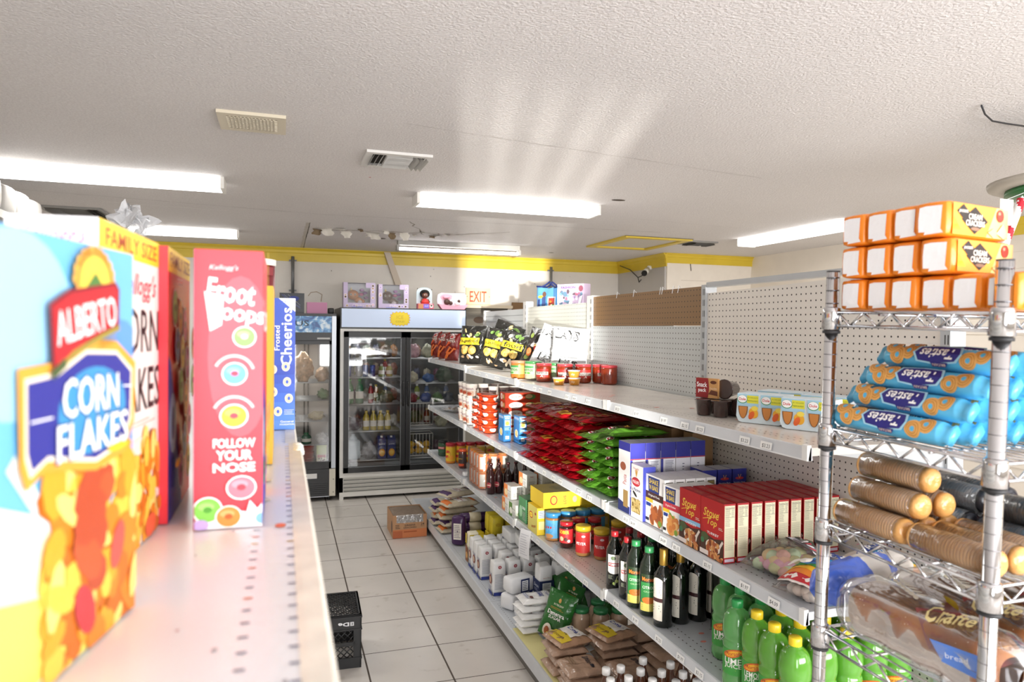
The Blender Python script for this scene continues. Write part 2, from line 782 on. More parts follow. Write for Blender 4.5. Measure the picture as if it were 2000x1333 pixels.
crack([(-1.9, 5.28), (.3, 5.62), (1.5, 5.55), (3.2, 5.5)], .007, '#a49e98', .004, 1)
crack([(.2, 6.1), (.2, 8.05)], .035, '#c9c2b8', .002, 2)
crack([(.215, 6.1), (.215, 8.05)], .006, '#7b736b', .003, 2)
crack([(1.0, 5.72), (1.25, 6.5), (1.75, 6.15)], .012, '#8a7f72', .02, 3)
crack([(1.3, 6.6), (1.95, 6.0)], .01, '#8a7f72', .012, 4)
crack([(.35, 6.45), (1.6, 6.35)], .02, '#9b9084', .05, 5)
crack([(-1.2, 5.62), (-.4, 5.72)], .01, '#efece8', .01, 6)
crack([(.5, 3.0), (2.6, 3.35)], .004, '#bdb7b1', .004, 7)
crack([(2.6, 4.9), (3.9, 5.05)], .004, '#bdb7b1', .004, 9)
cv.off = .0006
for u, v, a, b in ((2.146, 4.25, .05, .03), (.9, 6.9, .06, .05), (.48, 4.13, .007, .007), (2.9, 7.4, .03, .02)):
    cv.ell(u, v, a, b, '#4a3b2e' if a > .01 else '#b5302a')
mb.build('ceiling_cracks', cl)
mb = MB()
rr = random.Random(5)
for i in range(15):
    x = .3+i*.085+rr.uniform(-.03, .03)
    y = 6.42+rr.uniform(-.12, .12)
    w, l, dr = rr.uniform(.05, .13), rr.uniform(.05, .13), rr.uniform(.02, .075)
    if i > 9:
        dr *= .5
    a = rr.uniform(-.6, .6)
    col = '#f2ede2' if i % 4 else '#8f7b60'

    def fl(s, t, x=x, y=y, w=w, l=l, dr=dr, a=a, i=i):
        u = (s-.5)*w*(1-.35*t+.2*math.sin(9*t+i))
        v = t*l*(1+.25*math.sin(s*7+i))
        return (x+u*math.cos(a)-v*math.sin(a)*.5, y+u*math.sin(a)-v*.6, CEIL-.001-dr*t**1.6)
    mb.grid(fl, 5, 6, mat(col, .7, nm='loose_paint'))
mb.build('peeling_paint', cl)

T = .12
mb = MB()
mb.box(-2.0, 8.1, 0, 4.1, 8.25, CEIL, wallm)
cv = Canvas(mb, lambda u, v, o: (u, 8.1-o, v))
rr = random.Random(2)
for i in range(26):
    cv.ell(rr.uniform(-.3, 3.6), rr.uniform(1.95, 2.45), rr.uniform(.003, .009), rr.uniform(.003, .009), '#7d7468', n=8)
    cv.off = .0008
cv.path([(1.95, 2.2), (1.95, 0.1)], .006, '#b9afa3')
cv.path([(2.75, 2.5), (2.75, 2.02)], .004, '#a8a097')
cv.path([(.27, 2.1), (.3, 2.14), (.36, 2.15), (.42, 2.12), (.41, 2.04)], .008, '#a08a6d')
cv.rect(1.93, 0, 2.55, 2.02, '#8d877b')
cv.ell(2.25, 1.86, .07, .04, '#5d4530')
cv.ell(2.33, 1.72, .05, .08, '#6b5238')
struct(mb, 'wall_back')
mb = MB()
mb.box(4.1, 6.95, 0, 5.4, 8.25, CEIL, wallr)
struct(mb, 'wall_right_recess')
mb = MB()
mb.box(4.12, 6.93, 0, 5.25, 6.95, CEIL, mat('#f0e8dc', .6, var=.05, nm='painted_wall'))
cv = Canvas(mb, lambda u, v, o: (u, 6.93-o, v))
cv.path([(4.42, 2.52), (4.43, 2.44)], .012, '#4c443c')
cv.path([(4.3, 2.33), (5.2, 2.33)], .004, '#c9bdae')
struct(mb, 'wall_recess_front')
mb = MB()
sid = mat('#efe6d9', .55, var=.05, vs=4, nm='board_siding')
mb.box(5.25, -1.8, 0, 5.4, 6.95, CEIL, sid)
for k in range(14):
    z = CEIL-.13-.125*k
    mb.add([(5.25, -1.8, z-.125), (5.25, 6.93, z-.125), (5.238, 6.93, z-.125), (5.238, -1.8, z-.125), (5.249, -1.8, z), (5.249, 6.93, z)], [(3, 2, 5, 4), (0, 1, 2, 3)], sid)
struct(mb, 'wall_right')
mb = MB()
mb.box(-2.12, -1.8, 0, -2.0, 8.25, CEIL, wallm)
struct(mb, 'wall_left')
# unseen shop front, shaped for the light: barred glass door and display window
mb = MB()
for a in ((-2.0, 0, -.5, CEIL), (.3, 0, .75, CEIL), (-.5, 2.3, .3, CEIL), (.75, 0, 4.5, .85), (.75, 2.25, 4.5, CEIL), (4.5, 0, 5.4, CEIL)):
    mb.box(a[0], -1.8, a[1], a[2], -1.68, a[3], wallm)
struct(mb, 'wall_front')
fr = mat('#8b8d8f', .35, m=.8, nm='aluminium')
mb = MB()
for a in ((-.5, 0, -.46, 2.3), (.26, 0, .3, 2.3), (-.5, 2.24, .3, 2.3), (-.5, 0, .3, .1)):
    mb.box(a[0], -1.77, a[1], a[2], -1.71, a[3], fr)
mb.box(-.46, -1.76, 2.14, .26, -1.72, 2.24, fr)  # unseen rail added to trim the top of the glint
mb.box(.15, -1.765, .1, .26, -1.715, 2.14, fr)  # wide stile, unseen, added to keep the glint off the pegboards
struct(mb, 'door_1')
mb = MB()
mb.box(-.46, -1.745, .1, .26, -1.74, 2.24, clear('window_glass', gloss=.03, r=.02))
o = mb.build('door_pane', bpy.data.objects['door_1'])
mb = MB()
for k in range(5):
    x = -.385+k*.142
    mb.tube([(x, -1.70, .1), (x, -1.70, 2.24)], .014, mat('#2b2b2b', .5, nm='iron'), 8)
mb.tube([(-.46, -1.70, 1.05), (.26, -1.70, 1.05)], .012, mat('#2b2b2b', .5, nm='iron'), 8)
mb.build('security_bar', bpy.data.objects['door_1'])
mb = MB()
for a in ((.75, .85, .8, 2.25), (4.45, .85, 4.5, 2.25), (.75, 2.2, 4.5, 2.25), (.75, .85, 4.5, .9), (2.6, .85, 2.65, 2.25)):
    mb.box(a[0], -1.77, a[1], a[2], -1.71, a[3], fr)
mb.box(.8, -1.745, .9, 4.45, -1.74, 2.2, mat('#dfe6ea', .6, nm='opaque_film'))  # opaque pane: no daylight passes, the fill lamp stands in front of it
struct(mb, 'window_1')


# yellow crown moulding
def crown(name, p0, p1, nrm, hgt=.135):
    prof = [(0, CEIL-hgt), (.012, CEIL-hgt), (.014, CEIL-hgt*.42), (.022, CEIL-hgt*.38), (.024, CEIL-hgt*.2), (.045, CEIL-.006), (.045, CEIL-.0005), (0, CEIL-.0005)]
    a, b, n = Vector(p0), Vector(p1), Vector(nrm)
    vs = []
    for e in (a, b):
        vs += [(e.x+n.x*d, e.y+n.y*d, z) for d, z in prof]
    k = len(prof)
    fs = [(i, (i+1) % k, k+(i+1) % k, k+i) for i in range(k)]+[tuple(range(k))[::-1], tuple(range(k, 2*k))]
    mb = MB()
    mb.add(vs, fs, yel)
    return struct(mb, name)


crown('trim_1', (-2.0, 8.1), (4.1, 8.1), (0, -1), .15)
crown('trim_2', (4.1, 6.9), (4.1, 8.1), (-1, 0), .15)
crown('trim_3', (4.08, 6.93), (5.25, 6.93), (0, -1), .11)
crown('trim_4', (5.25, -1.7), (5.25, 4.35), (-1, 0), .13)
mb = MB()
mb.add([(1.1, 8.092, 2.62), (1.17, 8.092, 2.62), (1.42, 8.092, 1.96), (1.34, 8.092, 1.96)], [(0, 1, 2, 3)], mat('#cdbfae', .6, nm='bare_wood'))
mb.add([(1.1, 8.04, 2.62), (1.17, 8.04, 2.62), (1.42, 8.08, 1.96), (1.34, 8.08, 1.96), (1.1, 8.1, 2.62), (1.17, 8.1, 2.62), (1.42, 8.1, 1.96), (1.34, 8.1, 1.96)],
       [(3, 2, 1, 0), (0, 1, 5, 4), (1, 2, 6, 5), (3, 0, 4, 7)], mat('#cdbfae', .6, nm='bare_wood'))
struct(mb, 'trim_5')
# attic hatch
mb = MB()
X0, X1, Y0, Y1, w = 3.0, 3.71, 5.78, 6.66, .07
for a in ((X0, Y0, X1, Y0+w), (X0, Y1-w, X1, Y1), (X0, Y0+w, X0+w, Y1-w), (X1-w, Y0+w, X1, Y1-w)):
    mb.box(a[0], a[1], CEIL-.018, a[2], a[3], CEIL, yel)
mb.box(X0+w, Y0+w, CEIL-.004, X1-w, Y1-w, CEIL, mat('#cfc9bd', .7, nm='hatch_panel'))
mb.box(X0-.004, Y0-.006, CEIL-.006, X1+.004, Y0, CEIL-.001, dark_edge)  # darker strip along the near edge of the hatch
struct(mb, 'trim_6')

# conduits on the back wall
for x, z0, lab in ((.105, 2.12, 'grey metal conduit on the back wall above the black box on the left cooler'), (3.16, 2.1, 'grey metal conduit on the back wall behind the toy boxes right of the sign')):
    mb = MB()
    m = mat('#77787a', .45, m=.4, nm='conduit')
    mb.tube([(x, 8.06, 2.53), (x, 8.06, z0)], .017, m, 8)
    mb.box(x-.04, 8.07, z0+.03, x+.04, 8.1, z0+.045, m)
    mb.box(x-.04, 8.07, 2.48, x+.04, 8.1, 2.495, m)
    tag(mb.build('wall_conduit'), lab, 'pipe')
# header box beside the freezer
mb = MB()
mb.box(1.95, 7.93, 2.0, 2.62, 8.099, 2.035, mat('#cdbfa8', .6, nm='wood_shelf'))
mb.box(1.95, 8.0, 1.93, 2.58, 8.099, 2.0, mat('#5c564c', .7, nm='dark_board'))  # darker board below the ledge
tag(mb.build('wall_ledge'), 'narrow wooden ledge on the back wall below the exit sign', 'ledge')
mb = MB()
mb.box(2.66, 8.06, 1.99, 2.84, 8.099, 2.08, mat('#7a5a35', .6, nm='cork'))
tag(mb.build('cork_panel'), 'small brown board on the back wall right of the exit sign', 'board')
# exit sign
mb = MB()
mb.box(2.08, 8.08, 2.035, 2.385, 8.099, 2.245, mat('#dccda6', .5, nm='sign_plate'))
cv = Canvas(mb, lambda u, v, o: (2.08+u, 8.08-o, 2.035+v))
cv.text('EXIT', .15, .105, .21, '#c0492a', h=.13, bold=.03)
for x in (.015, .29):
    cv.ell(x, .105, .005, .005, '#5b4a30')
tag(mb.build('exit_sign'), 'cream exit sign with red letters on the back wall above the freezer', 'sign')

# ------------------------------------------------------------------ ceiling lights
lens = mat('#ffffff', .3, emit=4.2, nm='lit_diffuser')
tubem = mat('#ffffff', .3, emit=7, nm='lit_tube')
hous = mat('#f1efe9', .35, nm='white_enamel')


def strip_light(name, loc, L, wd, h, rz, label, power, bare=False):
    t = empty(name, loc, rz)
    mb = MB()
    if bare:
        mb.box(-L/2, -.045, -.045, L/2, .045, -.001, mat('#a9a7a2', .4, nm='grey_enamel'))
        for s in (-1, 1):
            mb.box(s*L/2-.012, -.045, -.10, s*L/2+.012, .045, -.045, mat('#a9a7a2', .4, nm='grey_enamel'))
        mb.build('housing', t)
        mb = MB()
        mb.tube([(-L/2+.02, 0, -.08), (L/2-.02, 0, -.08)], .016, tubem, 10)
        mb.build('tube', t)
    else:
        mb.box(-L/2, -wd*.42, -.03, L/2, wd*.42, -.001, hous)
        for s in (-1, 1):
            mb.box(s*L/2-.01, -wd/2, -h, s*L/2+.01, wd/2, -.001, hous)
        mb.build('housing', t)
        mb = MB()
        prof = [(-wd/2+.003, -.018), (-wd/2+.003, -h*.7), (-wd*.36, -h+.002), (wd*.36, -h+.002), (wd/2-.003, -h*.7), (wd/2-.003, -.018)]
        vs = [(x, y, z) for x in (-L/2+.011, L/2-.011) for y, z in prof]
        mb.add(vs, [(i, i+1, 7+i, 6+i) for i in range(5)], lens)
        mb.build('diffuser', t)
    l = lamp('fluorescent_light', 'AREA', (0, 0, -h-.02 if not bare else -.11), (0, 0, 0), power, (1, .99, .95), shape='RECTANGLE', size=L*.95, size_y=wd)
    l.parent = t
    tag(t, label, 'ceiling light', 'fluorescent ceiling lights')


strip_light('ceiling_light', (-.95, 4.52, CEIL), 1.22, .19, .07, 0, 'lit wraparound ceiling light nearest on the left, with its right end in the picture', 11)
strip_light('ceiling_light', (1.47, 4.56, CEIL), 1.28, .19, .07, 0, 'large lit ceiling light in the middle of the room, right of the white vent', 11)
strip_light('ceiling_light', (-1.0, 6.9, CEIL), 1.22, .17, .07, 0, 'small far ceiling light on the left, above the cereal boxes', 9)
strip_light('ceiling_light', (1.73, 7.0, CEIL), 1.28, .1, .1, 0, 'bare tube ceiling light below the peeling paint near the back wall', 9, True)
strip_light('ceiling_light', (4.19, 4.95, CEIL), 1.34, .2, .07, rad(90), 'long lit ceiling light on the right, pointing away from the camera', 11)


# ------------------------------------------------------------------ vents
def vent(x0, y0, x1, y1, label, col, kind):
    m = mat(col, .45, nm='vent_enamel')
    t = empty('ceiling_vent', ((x0+x1)/2, (y0+y1)/2, CEIL))
    w, d = x1-x0, y1-y0
    mb = MB()
    b = .035
    for a in ((-w/2, -d/2, w/2, -d/2+b), (-w/2, d/2-b, w/2, d/2), (-w/2, -d/2+b, -w/2+b, d/2-b), (w/2-b, -d/2+b, w/2, d/2-b)):
        mb.box(a[0], a[1], -.014, a[2], a[3], -.0005, m)
    mb.build('frame', t)
    mb = MB()
    mb.box(-w/2+b, -d/2+b, -.002, w/2-b, d/2-b, -.0005, mat('#3a3631', .8, nm='vent_dark'))
    mb.build('backing', t)
    mb = MB()
    if kind == 'grid':
        n = 14
        for i in range(1, n):
            x = -w/2+b+(w-2*b)*i/n
            mb.box(x-.0025, -d/2+b, -.016, x+.0025, d/2-b, -.002, m)
        for i in range(1, 8):
            y = -d/2+b+(d-2*b)*i/8
            mb.box(-w/2+b, y-.0025, -.016, w/2-b, y+.0025, -.002, m)
    else:
        a, c = -w*.18, w*.22
        for i in range(7):
            y = -d/2+b+(d-2*b)*(i+.5)/7
            mb.add([(a, y-.018, -.003), (c, y-.018, -.003), (c, y+.01, -.024), (a, y+.01, -.024)], [(0, 1, 2, 3), (3, 2, 1, 0)], m)
        for s, base in ((1, c+.01), (-1, a-.01)):
            for i in range(3):
                x = base+s*i*w*.07
                mb.add([(x, -d/2+b, -.003), (x, d/2-b, -.003), (x+s*.02, d/2-b, -.03), (x+s*.02, -d/2+b, -.03)], [(0, 1, 2, 3), (3, 2, 1, 0)], m)
    o = mb.build('louvre', t)
    tag(t, label, 'vent', 'ceiling vents')


vent(-.26, 3.06, .01, 3.32, 'cream ceiling vent with a square grid, nearest the camera', '#ddd3bd', 'grid')
vent(.39, 3.49, .72, 3.80, 'white ceiling vent with slats in front of the middle ceiling light', '#e4e2de', 'slat')
vent(-1.72, 5.95, -1.3, 6.5, 'dark ceiling vent at the far left above the cereal boxes', '#8d8b86', 'slat')
vent(3.74, 5.86, 4.05, 6.1, 'grey ceiling vent right of the yellow hatch', '#8e8c88', 'slat')

# loose wire on the ceiling at right
mb = MB()
mb.tube([(2.53, 1.98, CEIL-.006), (2.6, 2.02, CEIL-.02), (2.68, 2.05, CEIL-.03), (2.8, 2.08, CEIL-.02), (2.95, 2.1, CEIL-.012)], .0035, mat('#2a2a2e', .5, nm='cable'), 6)
tag(mb.build('loose_wire'), 'loose black wire hanging from the ceiling at top right', 'wire')
# security camera
t = empty('security_camera', (4.1, 7.25, 2.46))
mb = MB()
mb.tube([(-.002, 0, .03), (-.045, -.01, .03)], .024, hous, 12)
mb.tube([(-.045, -.01, .03), (-.075, -.04, 0)], .011, hous, 8)
mb.build('bracket', t)
mb = MB()
mb.tube([(-.07, -.03, 0), (-.16, -.13, -.045)], .032, hous, 14)
mb.build('camera_body', t)
mb = MB()
mb.tube([(-.16, -.13, -.045), (-.175, -.147, -.053)], .033, mat('#151515', .3, nm='black_plastic'), 14)
mb.build('lens', t)
tag(t, 'white bullet security camera on the right side wall below the yellow trim', 'camera')
mb = MB()
mb.tube([(4.07, 7.27, 2.45), (4.05, 7.4, 2.40), (4.05, 7.48, 2.39), (4.06, 7.7, 2.5), (4.05, 7.95, 2.57)], .006, mat('#2a2a2e', .5, nm='cable'), 6)
mb.tube([(4.05, 7.48, 2.39), (4.05, 7.45, 2.33), (4.05, 7.4, 2.36)], .006, mat('#2a2a2e', .5, nm='cable'), 6)
tag(mb.build('camera_cable'), 'black cable looping from the security camera to the ceiling', 'cable')

# round hanging decoration at top right
t = empty('round_sign', (3.07, 1.95, 2.35))
mb = MB()
mb.lathe([(.0, 0), (.30, 0), (.33, .012), (.335, .03), (.30, .035), (0, .035)], mat('#b9b2a6', .4, nm='grey_rim'), 40)
mb.build('rim', t)
mb = MB()
mb.lathe([(0, -.001), (.27, -.001), (.272, -.02), (.2, -.035), (0, -.04)], mat('#2f7a3f', .35, nm='green_enamel'), 40)
mb.build('face', t)
mb = MB()
mb.tube([(0, 0, .035), (0, 0, .279)], .012, hous, 8)
mb.build('stem', t)
tag(t, 'green round dish with grey rim hanging from the ceiling at top right', 'decoration')
t = empty('candy_stripe_pole', (2.85, 2.05, 2.30))
mb = MB()
a, b = Vector((.0, .0, 0)), Vector((-.15, .02, -.36))
n = 42
ax = (b-a).normalized()
e1 = ax.orthogonal().normalized()
e2 = ax.cross(e1)
mb.grid(lambda i, j: a+(b-a)*j+(e1*math.cos(2*PI*i)+e2*math.sin(2*PI*i))*.017, 16, n, lambda i, j: mat('#c8283a', .3, nm='red_gloss') if (i+j*3.2) % 1 < .3 else mat('#f4f1ee', .3, nm='white_gloss'))
mb.build('pole', t)
mb = MB()
mb.tube([(.02, 0, -.01), (0, 0, .012), (-.02, .0, -.012)], .006, mat('#d9ded9', .3, nm='hook_plastic'), 8)
mb.build('hook', t)
tag(t, 'red and white candy striped pole hanging at top right', 'decoration')
mb = MB()
mb.rbox(2.60, 1.95, 2.17, 2.67, 1.955, 2.27, mat('#efe8dd', .6, nm='paper'), .002)
mb.tube([(2.64, 1.953, 2.27), (2.80, 1.96, 2.325)], .0012, mat('#dddddd', .5, nm='string'), 5)
tag(mb.build('hang_tag'), 'small white paper tag hanging beside the striped pole', 'tag')

# ================================================================== right-hand gondola shelving
metal = mat('#dcdad6', .35, var=.05, vs=6, nm='enamelled_steel')
metalg = mat('#b9bcbe', .35, var=.06, vs=6, nm='grey_enamelled_steel')
lipm = mat('#d3d6da', .3, var=.05, vs=10, nm='price_channel')
deckw = mat('#e2dbd2', .22, var=.12, vs=6, nm='worn_shelf')
deckg = mat('#c9cdd2', .28, var=.08, vs=6, nm='grey_shelf')
SHZ = [(1.443, 1.003, .627), (1.443, 1.008, .612), (1.450, 1.012, .595), (1.466, 1.015, .59)]
YS = [1.50, 2.72, 3.94, 5.16, 6.56]
BASE_Z = .13
XF, XB = 1.335, 1.815


def price_cards(cv, L, n, h, seed, txts=None):
    rr = random.Random(seed)
    u = .06
    for i in range(n):
        u = .05+(L-.15)*(i+rr.uniform(.1, .8))/n
        cv.rect(u, .006, u+.05, h-.005, '#f5f5f3', n=1)
        t = (txts or {}).get(i) or rr.choice(['$3.23', '$2.15', '$4.09', '$1.97'])
        cv.text(t, u+.025, h*.45, .034, '#38383d', h=.012)


def shelf_part(t, Y0, Y1, z, m, xf, seed, perf=True, lip=.036, price=True):
    mb = MB()
    x0, x1 = xf, XB
    mb.box(x0+.004, Y0+.003, z-.022, x1, Y1-.003, z, m)
    if perf:
        cv = Canvas(mb, lambda u, v, o: (u, v, z+o))
        dm = mat('#55514d', .8, nm='slot')
        n = int((Y1-Y0)/.0254)
        for rx in (.05, .085):
            for k in range(1, n):
                y = Y0+k*.0254+(.0127 if rx > .06 else 0)
                cv.off = .0003
                cv.rect(x0+rx-.0022, y-.0035, x0+rx+.0022, y+.0035, dm, n=1)
        for rx in (.2, .32, .42):
            for k in range(1, n, 2):
                y = Y0+k*.0254
                cv.off = .0003
                cv.rect(x0+rx-.002, y-.003, x0+rx+.002, y+.003, dm, n=1)
    rr = random.Random(seed)
    for k in range(4):
        cv2 = Canvas(mb, lambda u, v, o: (u, v, z+o))
        cv2.ell(x0+rr.uniform(.06, .3), rr.uniform(Y0+.1, Y1-.1), .012, .008, '#e88f80', n=8)
    # brackets under both ends
    for y in (Y0+.012, Y1-.015):
        mb.add([(x1, y, z-.022), (x1, y, z-.09), (x0+.08, y, z-.022), (x1, y+.003, z-.022), (x1, y+.003, z-.09), (x0+.08, y+.003, z-.022)], [(0, 1, 2), (5, 4, 3), (1, 4, 5, 2)], metalg)
    s = mb.build('shelf', t)
    mb = MB()
    # sloped price channel
    pr = [(x0+.004, z+.001), (x0-.002, z-.001), (x0-.008, z-lip+.004), (x0-.005, z-lip), (x0+.006, z-lip+.002), (x0+.004, z-.02)]
    vs = [(x, y, zz) for y in (Y0+.002, Y1-.002) for x, zz in pr]
    mb.add(vs, [(i, (i+1) % 6, 6+(i+1) % 6, 6+i) for i in range(6)]+[tuple(range(6))[::-1], tuple(range(6, 12))], lipm)
    cv = Canvas(mb, lambda u, v, o: (x0-.008+.006*(v/lip)-o, Y1-u, z-lip+v), step=.0003, off=.0006)
    cv.rect(.0, .0, Y1-Y0, .004, '#e9eaec', n=1)
    if price:
        price_cards(cv, Y1-Y0, 7, lip-.004, seed, {5: '$3.23', 6: '$3.23'} if seed == 1 else None)
    mb.build('price_strip', s)
    # white plastic end caps
    for y in (Y0+.012, Y1-.012):
        mb = MB()
        mb.cbox((x0-.006, y, z-.014), (.014, .02, .042), mat('#f0f0ee', .4, nm='end_cap'))
        mb.build('end_cap', s)
    return s


gond = []
labels = ['nearest shelving unit on the right, with the tall white pegboard back', 'second shelving unit on the right, with brown pegboard above grey pegboard',
          'third shelving unit on the right, with cream pegboard behind the white snack bags', 'farthest shelving unit on the right, with the slatted grey back behind the black chip bags']
for k in range(4):
    Y0, Y1 = YS[k], YS[k+1]
    t = empty('gondola_shelving', (XB+.03, (Y0+Y1)/2, 0))
    off = Vector((-(XB+.03), -(Y0+Y1)/2, 0))
    tag(t, labels[k], 'shelving', 'shelving units along the right side')
    gond.append(t)
    # uprights
    for yy, hh, first in ((Y0, [1.972, 1.962, 1.965, 1.97][k], True), (6.35, 1.925, k == 3)):
        if not first:
            continue
        mb = MB()
        wd = .032 if yy < 3.5 or yy > 6 else .07
        mm = metalg if k == 0 or yy < 3 else metal
        yy += wd/2
        mb.box(XB+.0, yy-wd/2, 0, XB+.06, yy+wd/2, hh, mm)
        sl = mat('#2b2a2a', .7, nm='slot')
        for j in range(36):
            z = .2+j*.049
            for dy in (-.005, .005):
                mb.box(XB-.0006, yy-wd/2+.011+dy-.0015, z, XB+.0001, yy-wd/2+.011+dy+.0015, z+.028, sl)
        o = mb.build('upright', t)
    # back panels
    specs = [[(0.15, 1.935, '#e9e3da', 0)], [(.15, 1.775, '#cbcfce', 0), (1.777, 1.957, '#8d6b43', 0)], [(.15, 1.925, '#d9d8ce', 0)], [(.15, 1.915, '#c6c8c8', 0)]][k]
    for z0, z1, c, _ in specs:
        mb = MB()
        y0, y1 = Y0+(.071 if k in (2, 3) else .033), Y1-.001
        if k == 3:
            y1 = 6.345
            mb.box(XB+.012, y0+.02, z0, XB+.018, y1, z1, mat(c, .4, nm='steel_panel'))
            for j in range(9):
                mb.box(XB+.0105, y0+.02, 1.48+j*.048, XB+.012, y1, 1.485+j*.048, mat('#8e9192', .5, nm='slat_groove'))
        elif k == 0:
            vs = [(XB+.012, y0, z0), (XB+.012, y1, z0), (XB+.012, y1, z1-.012), (XB+.012, y0, z1+.012)]
            mb.add(vs+[(x+.006, y, z) for x, y, z in vs], [(0, 3, 2, 1), (4, 5, 6, 7), (3, 7, 6, 2), (0, 4, 7, 3), (1, 2, 6, 5)], pegboard(c))
        else:
            mb.box(XB+.012, y0, z0, XB+.018, y1, z1, pegboard(c, '#3f2f1d' if z0 > 1 else '#55544f', 'pegboard_brown' if z0 > 1 else 'pegboard'))
        mb.build('back_panel', t)
    if k == 0:
        mb = MB()
        mb.box(XB+.004, Y0+.033, 1.95, XB+.05, Y1-.001, 1.972, metalg)
        mb.build('top_rail', t)
    if k == 1:
        cm = mat('#e8e8e8', .3, nm='hook_wire')
        for y in (2.95, 3.0, 3.1, 3.12, 3.4, 3.6):
            mb = MB()
            mb.tube([(XB+.02, y, 1.955), (XB+.005, y, 1.972), (XB-.002, y, 1.935)], .002, cm, 5)
            mb.build('wire_hook', t)
    for j in range(3):
        shelf_part(t, Y0, Y1, SHZ[k][j], (deckw if (j == 0 or (j == 2 and k == 1)) else deckg), XF, k*3+j+1, perf=True)
    mb = MB()
    mb.box(1.185, Y0+.002, .095, XB, Y1-.002, BASE_Z, deckg)
    cv = Canvas(mb, lambda u, v, o: (u, v, BASE_Z+o))
    for kk in range(1, 47):
        cv.off = .0003
        cv.rect(1.21, Y0+kk*.0254, 1.214, Y0+kk*.0254+.006, mat('#55514d', .8, nm='slot'), n=1)
    if k == 1:
        cv.rect(1.19, 2.8, 1.30, 3.55, mat('#e6dd9c', .5, nm='yellowed_paper'), n=1)
    mb.build('base_deck', t)
    mb = MB()
    mb.box(1.176, Y0+.002, .062, 1.185, Y1-.002, .132, lipm)
    mb.box(1.20, Y0+.002, .0, 1.21, Y1-.002, .095, mat('#6f6b66', .6, nm='kick_plate'))
    mb.build('kick_plate', t)
    for c in t.children:
        c.location = off

# ================================================================== left gondola (camera stands against it)
LZ = 1.525
for k, (Y0, Y1, xr) in enumerate(((-.05, 1.415, .036), (1.42, 2.64, .03))):
    t = empty('gondola_shelving', (-.25, (Y0+Y1)/2, 0))
    off = Vector((.25, -(Y0+Y1)/2, 0))
    tag(t, ['shelving unit in the left foreground whose worn white top shelf carries the cereal boxes', 'second shelving unit on the left, behind the blue oat-ring cereal box'][k], 'shelving', 'shelving units along the left side')
    for j, z in enumerate((LZ-(.006 if k else 0), 1.12, .72)):
        mb = MB()
        lm = mat('#e9ecf2', .25, var=.05, vs=5, nm='worn_white_shelf') if j == 0 else metal
        mb.box(-.45, Y0+.002, z-.022, xr-.02, Y1-.002, z, lm)
        # raised folded front edge
        pr = [(xr-.024, z+.0005), (xr-.018, z+.001), (xr-.004, z+.001), (xr, z-.004), (xr, z-.036), (xr-.02, z-.036)]
        vs = [(x, y, zz) for y in (Y0+.002, Y1-.002) for x, zz in pr]
        mb.add(vs, [(i, (i+1) % 6, 6+(i+1) % 6, 6+i)[::-1] for i in range(6)]+[tuple(range(6)), tuple(range(6, 12))[::-1]], mat('#efeade', .4, var=.14, vs=25, nm='chipped_white_edge'))
        if j == 0:
            cv = Canvas(mb, lambda u, v, o: (u, v, z+o))
            rr = random.Random(k)
            for rx in (.062, .027):
                for q in range(1, int((Y1-Y0)/.0254)):
                    cv.off = .0003
                    y = Y0+q*.0254
                    c = '#7d7f92' if rr.random() > .22 else rr.choice(['#c9a24e', '#4f5fae', '#5aa3c9', '#d8703c'])
                    cv.rect(xr-rx-.0035, y-.0016, xr-rx+.0035, y+.0016, c, n=1)
            for q in range(26):
                cv.off = .0003
                cv.ell(rr.uniform(-.1, xr-.03), rr.uniform(max(Y0, .4), Y1), rr.uniform(.0006, .0022), rr.uniform(.001, .004), rr.choice(['#a5a3ab', '#8f8d96', '#b89aa0']), n=8)
            if not k:
                cv.ell(-.001, .825, .006, .009, '#f0714f', n=9)
                for y in (.95, 1.07, 1.2, 1.33):
                    cv.ell(xr-.062, y, .013, .009, '#efe9cf', n=12)
        mb.build('shelf', t)
    if k == 0:
        mb = MB()
        rr = random.Random(4)
        for q in range(3):
            mb.ball((xr-.008, 1.33+q*.03, LZ-.005), .012, mat('#f3f1ea', .5, nm='torn_paper'), 8, (1, 1.5, .8))
        mb.build('torn_label', t)
    mb = MB()
    mb.box(-.47, Y0, 0, -.45, Y1, 1.78, metal)
    mb.box(-.45, Y0+.002, .0, xr-.03, Y1-.002, .14, metal)
    mb.build('back_panel', t)
    mb = MB()
    mb.box(-.50, Y1-.04, 0, -.46, Y1, 1.78 if k == 0 else 2.02, metalg)
    mb.build('upright', t)
    for c in t.children:
        c.location = off

# ================================================================== refrigerators
blk = mat('#1d1d1e', .35, nm='black_frame')
wht = mat('#e4e3de', .35, var=.04, nm='white_enamel_panel')
glass = clear('door_glass', gloss=.05, r=.03)
wire = mat('#c9cdd0', .35, m=.6, nm='shelf_wire')
inner = mat('#74787a', .5, nm='cooler_liner')
FY = 7.22
t = empty('display_freezer', (1.21, FY+.4, 0))
tag(t, 'large two-door glass display freezer with a plain pale header and white louvred base', 'freezer')
x0, x1 = .555, 1.865
mb = MB()
mb.box(x0, FY+.04, .03, x0+.03, 8.08, 1.955, mat('#55524d', .5, nm='cabinet_side'))
mb.box(x1-.03, FY+.04, .03, x1, 8.08, 1.955, mat('#55524d', .5, nm='cabinet_side'))
mb.box(x0+.03, 7.98, .03, x1-.03, 8.08, 1.955, inner)
mb.box(x0+.03, FY+.04, 1.73, x1-.03, 7.98, 1.955, inner)
mb.box(x0+.03, FY+.04, .03, x1-.03, 7.98, .36, inner)
mb.build('cabinet', t)
mb = MB()
mb.box(x0, FY, 1.74, x1, FY+.04, 1.957, blk)
hm = mat('#c3d3ee', .3, emit=.12, nm='header_panel')
mb.box(x0+.012, FY-.006, 1.757, x1-.012, FY, 1.945, hm)
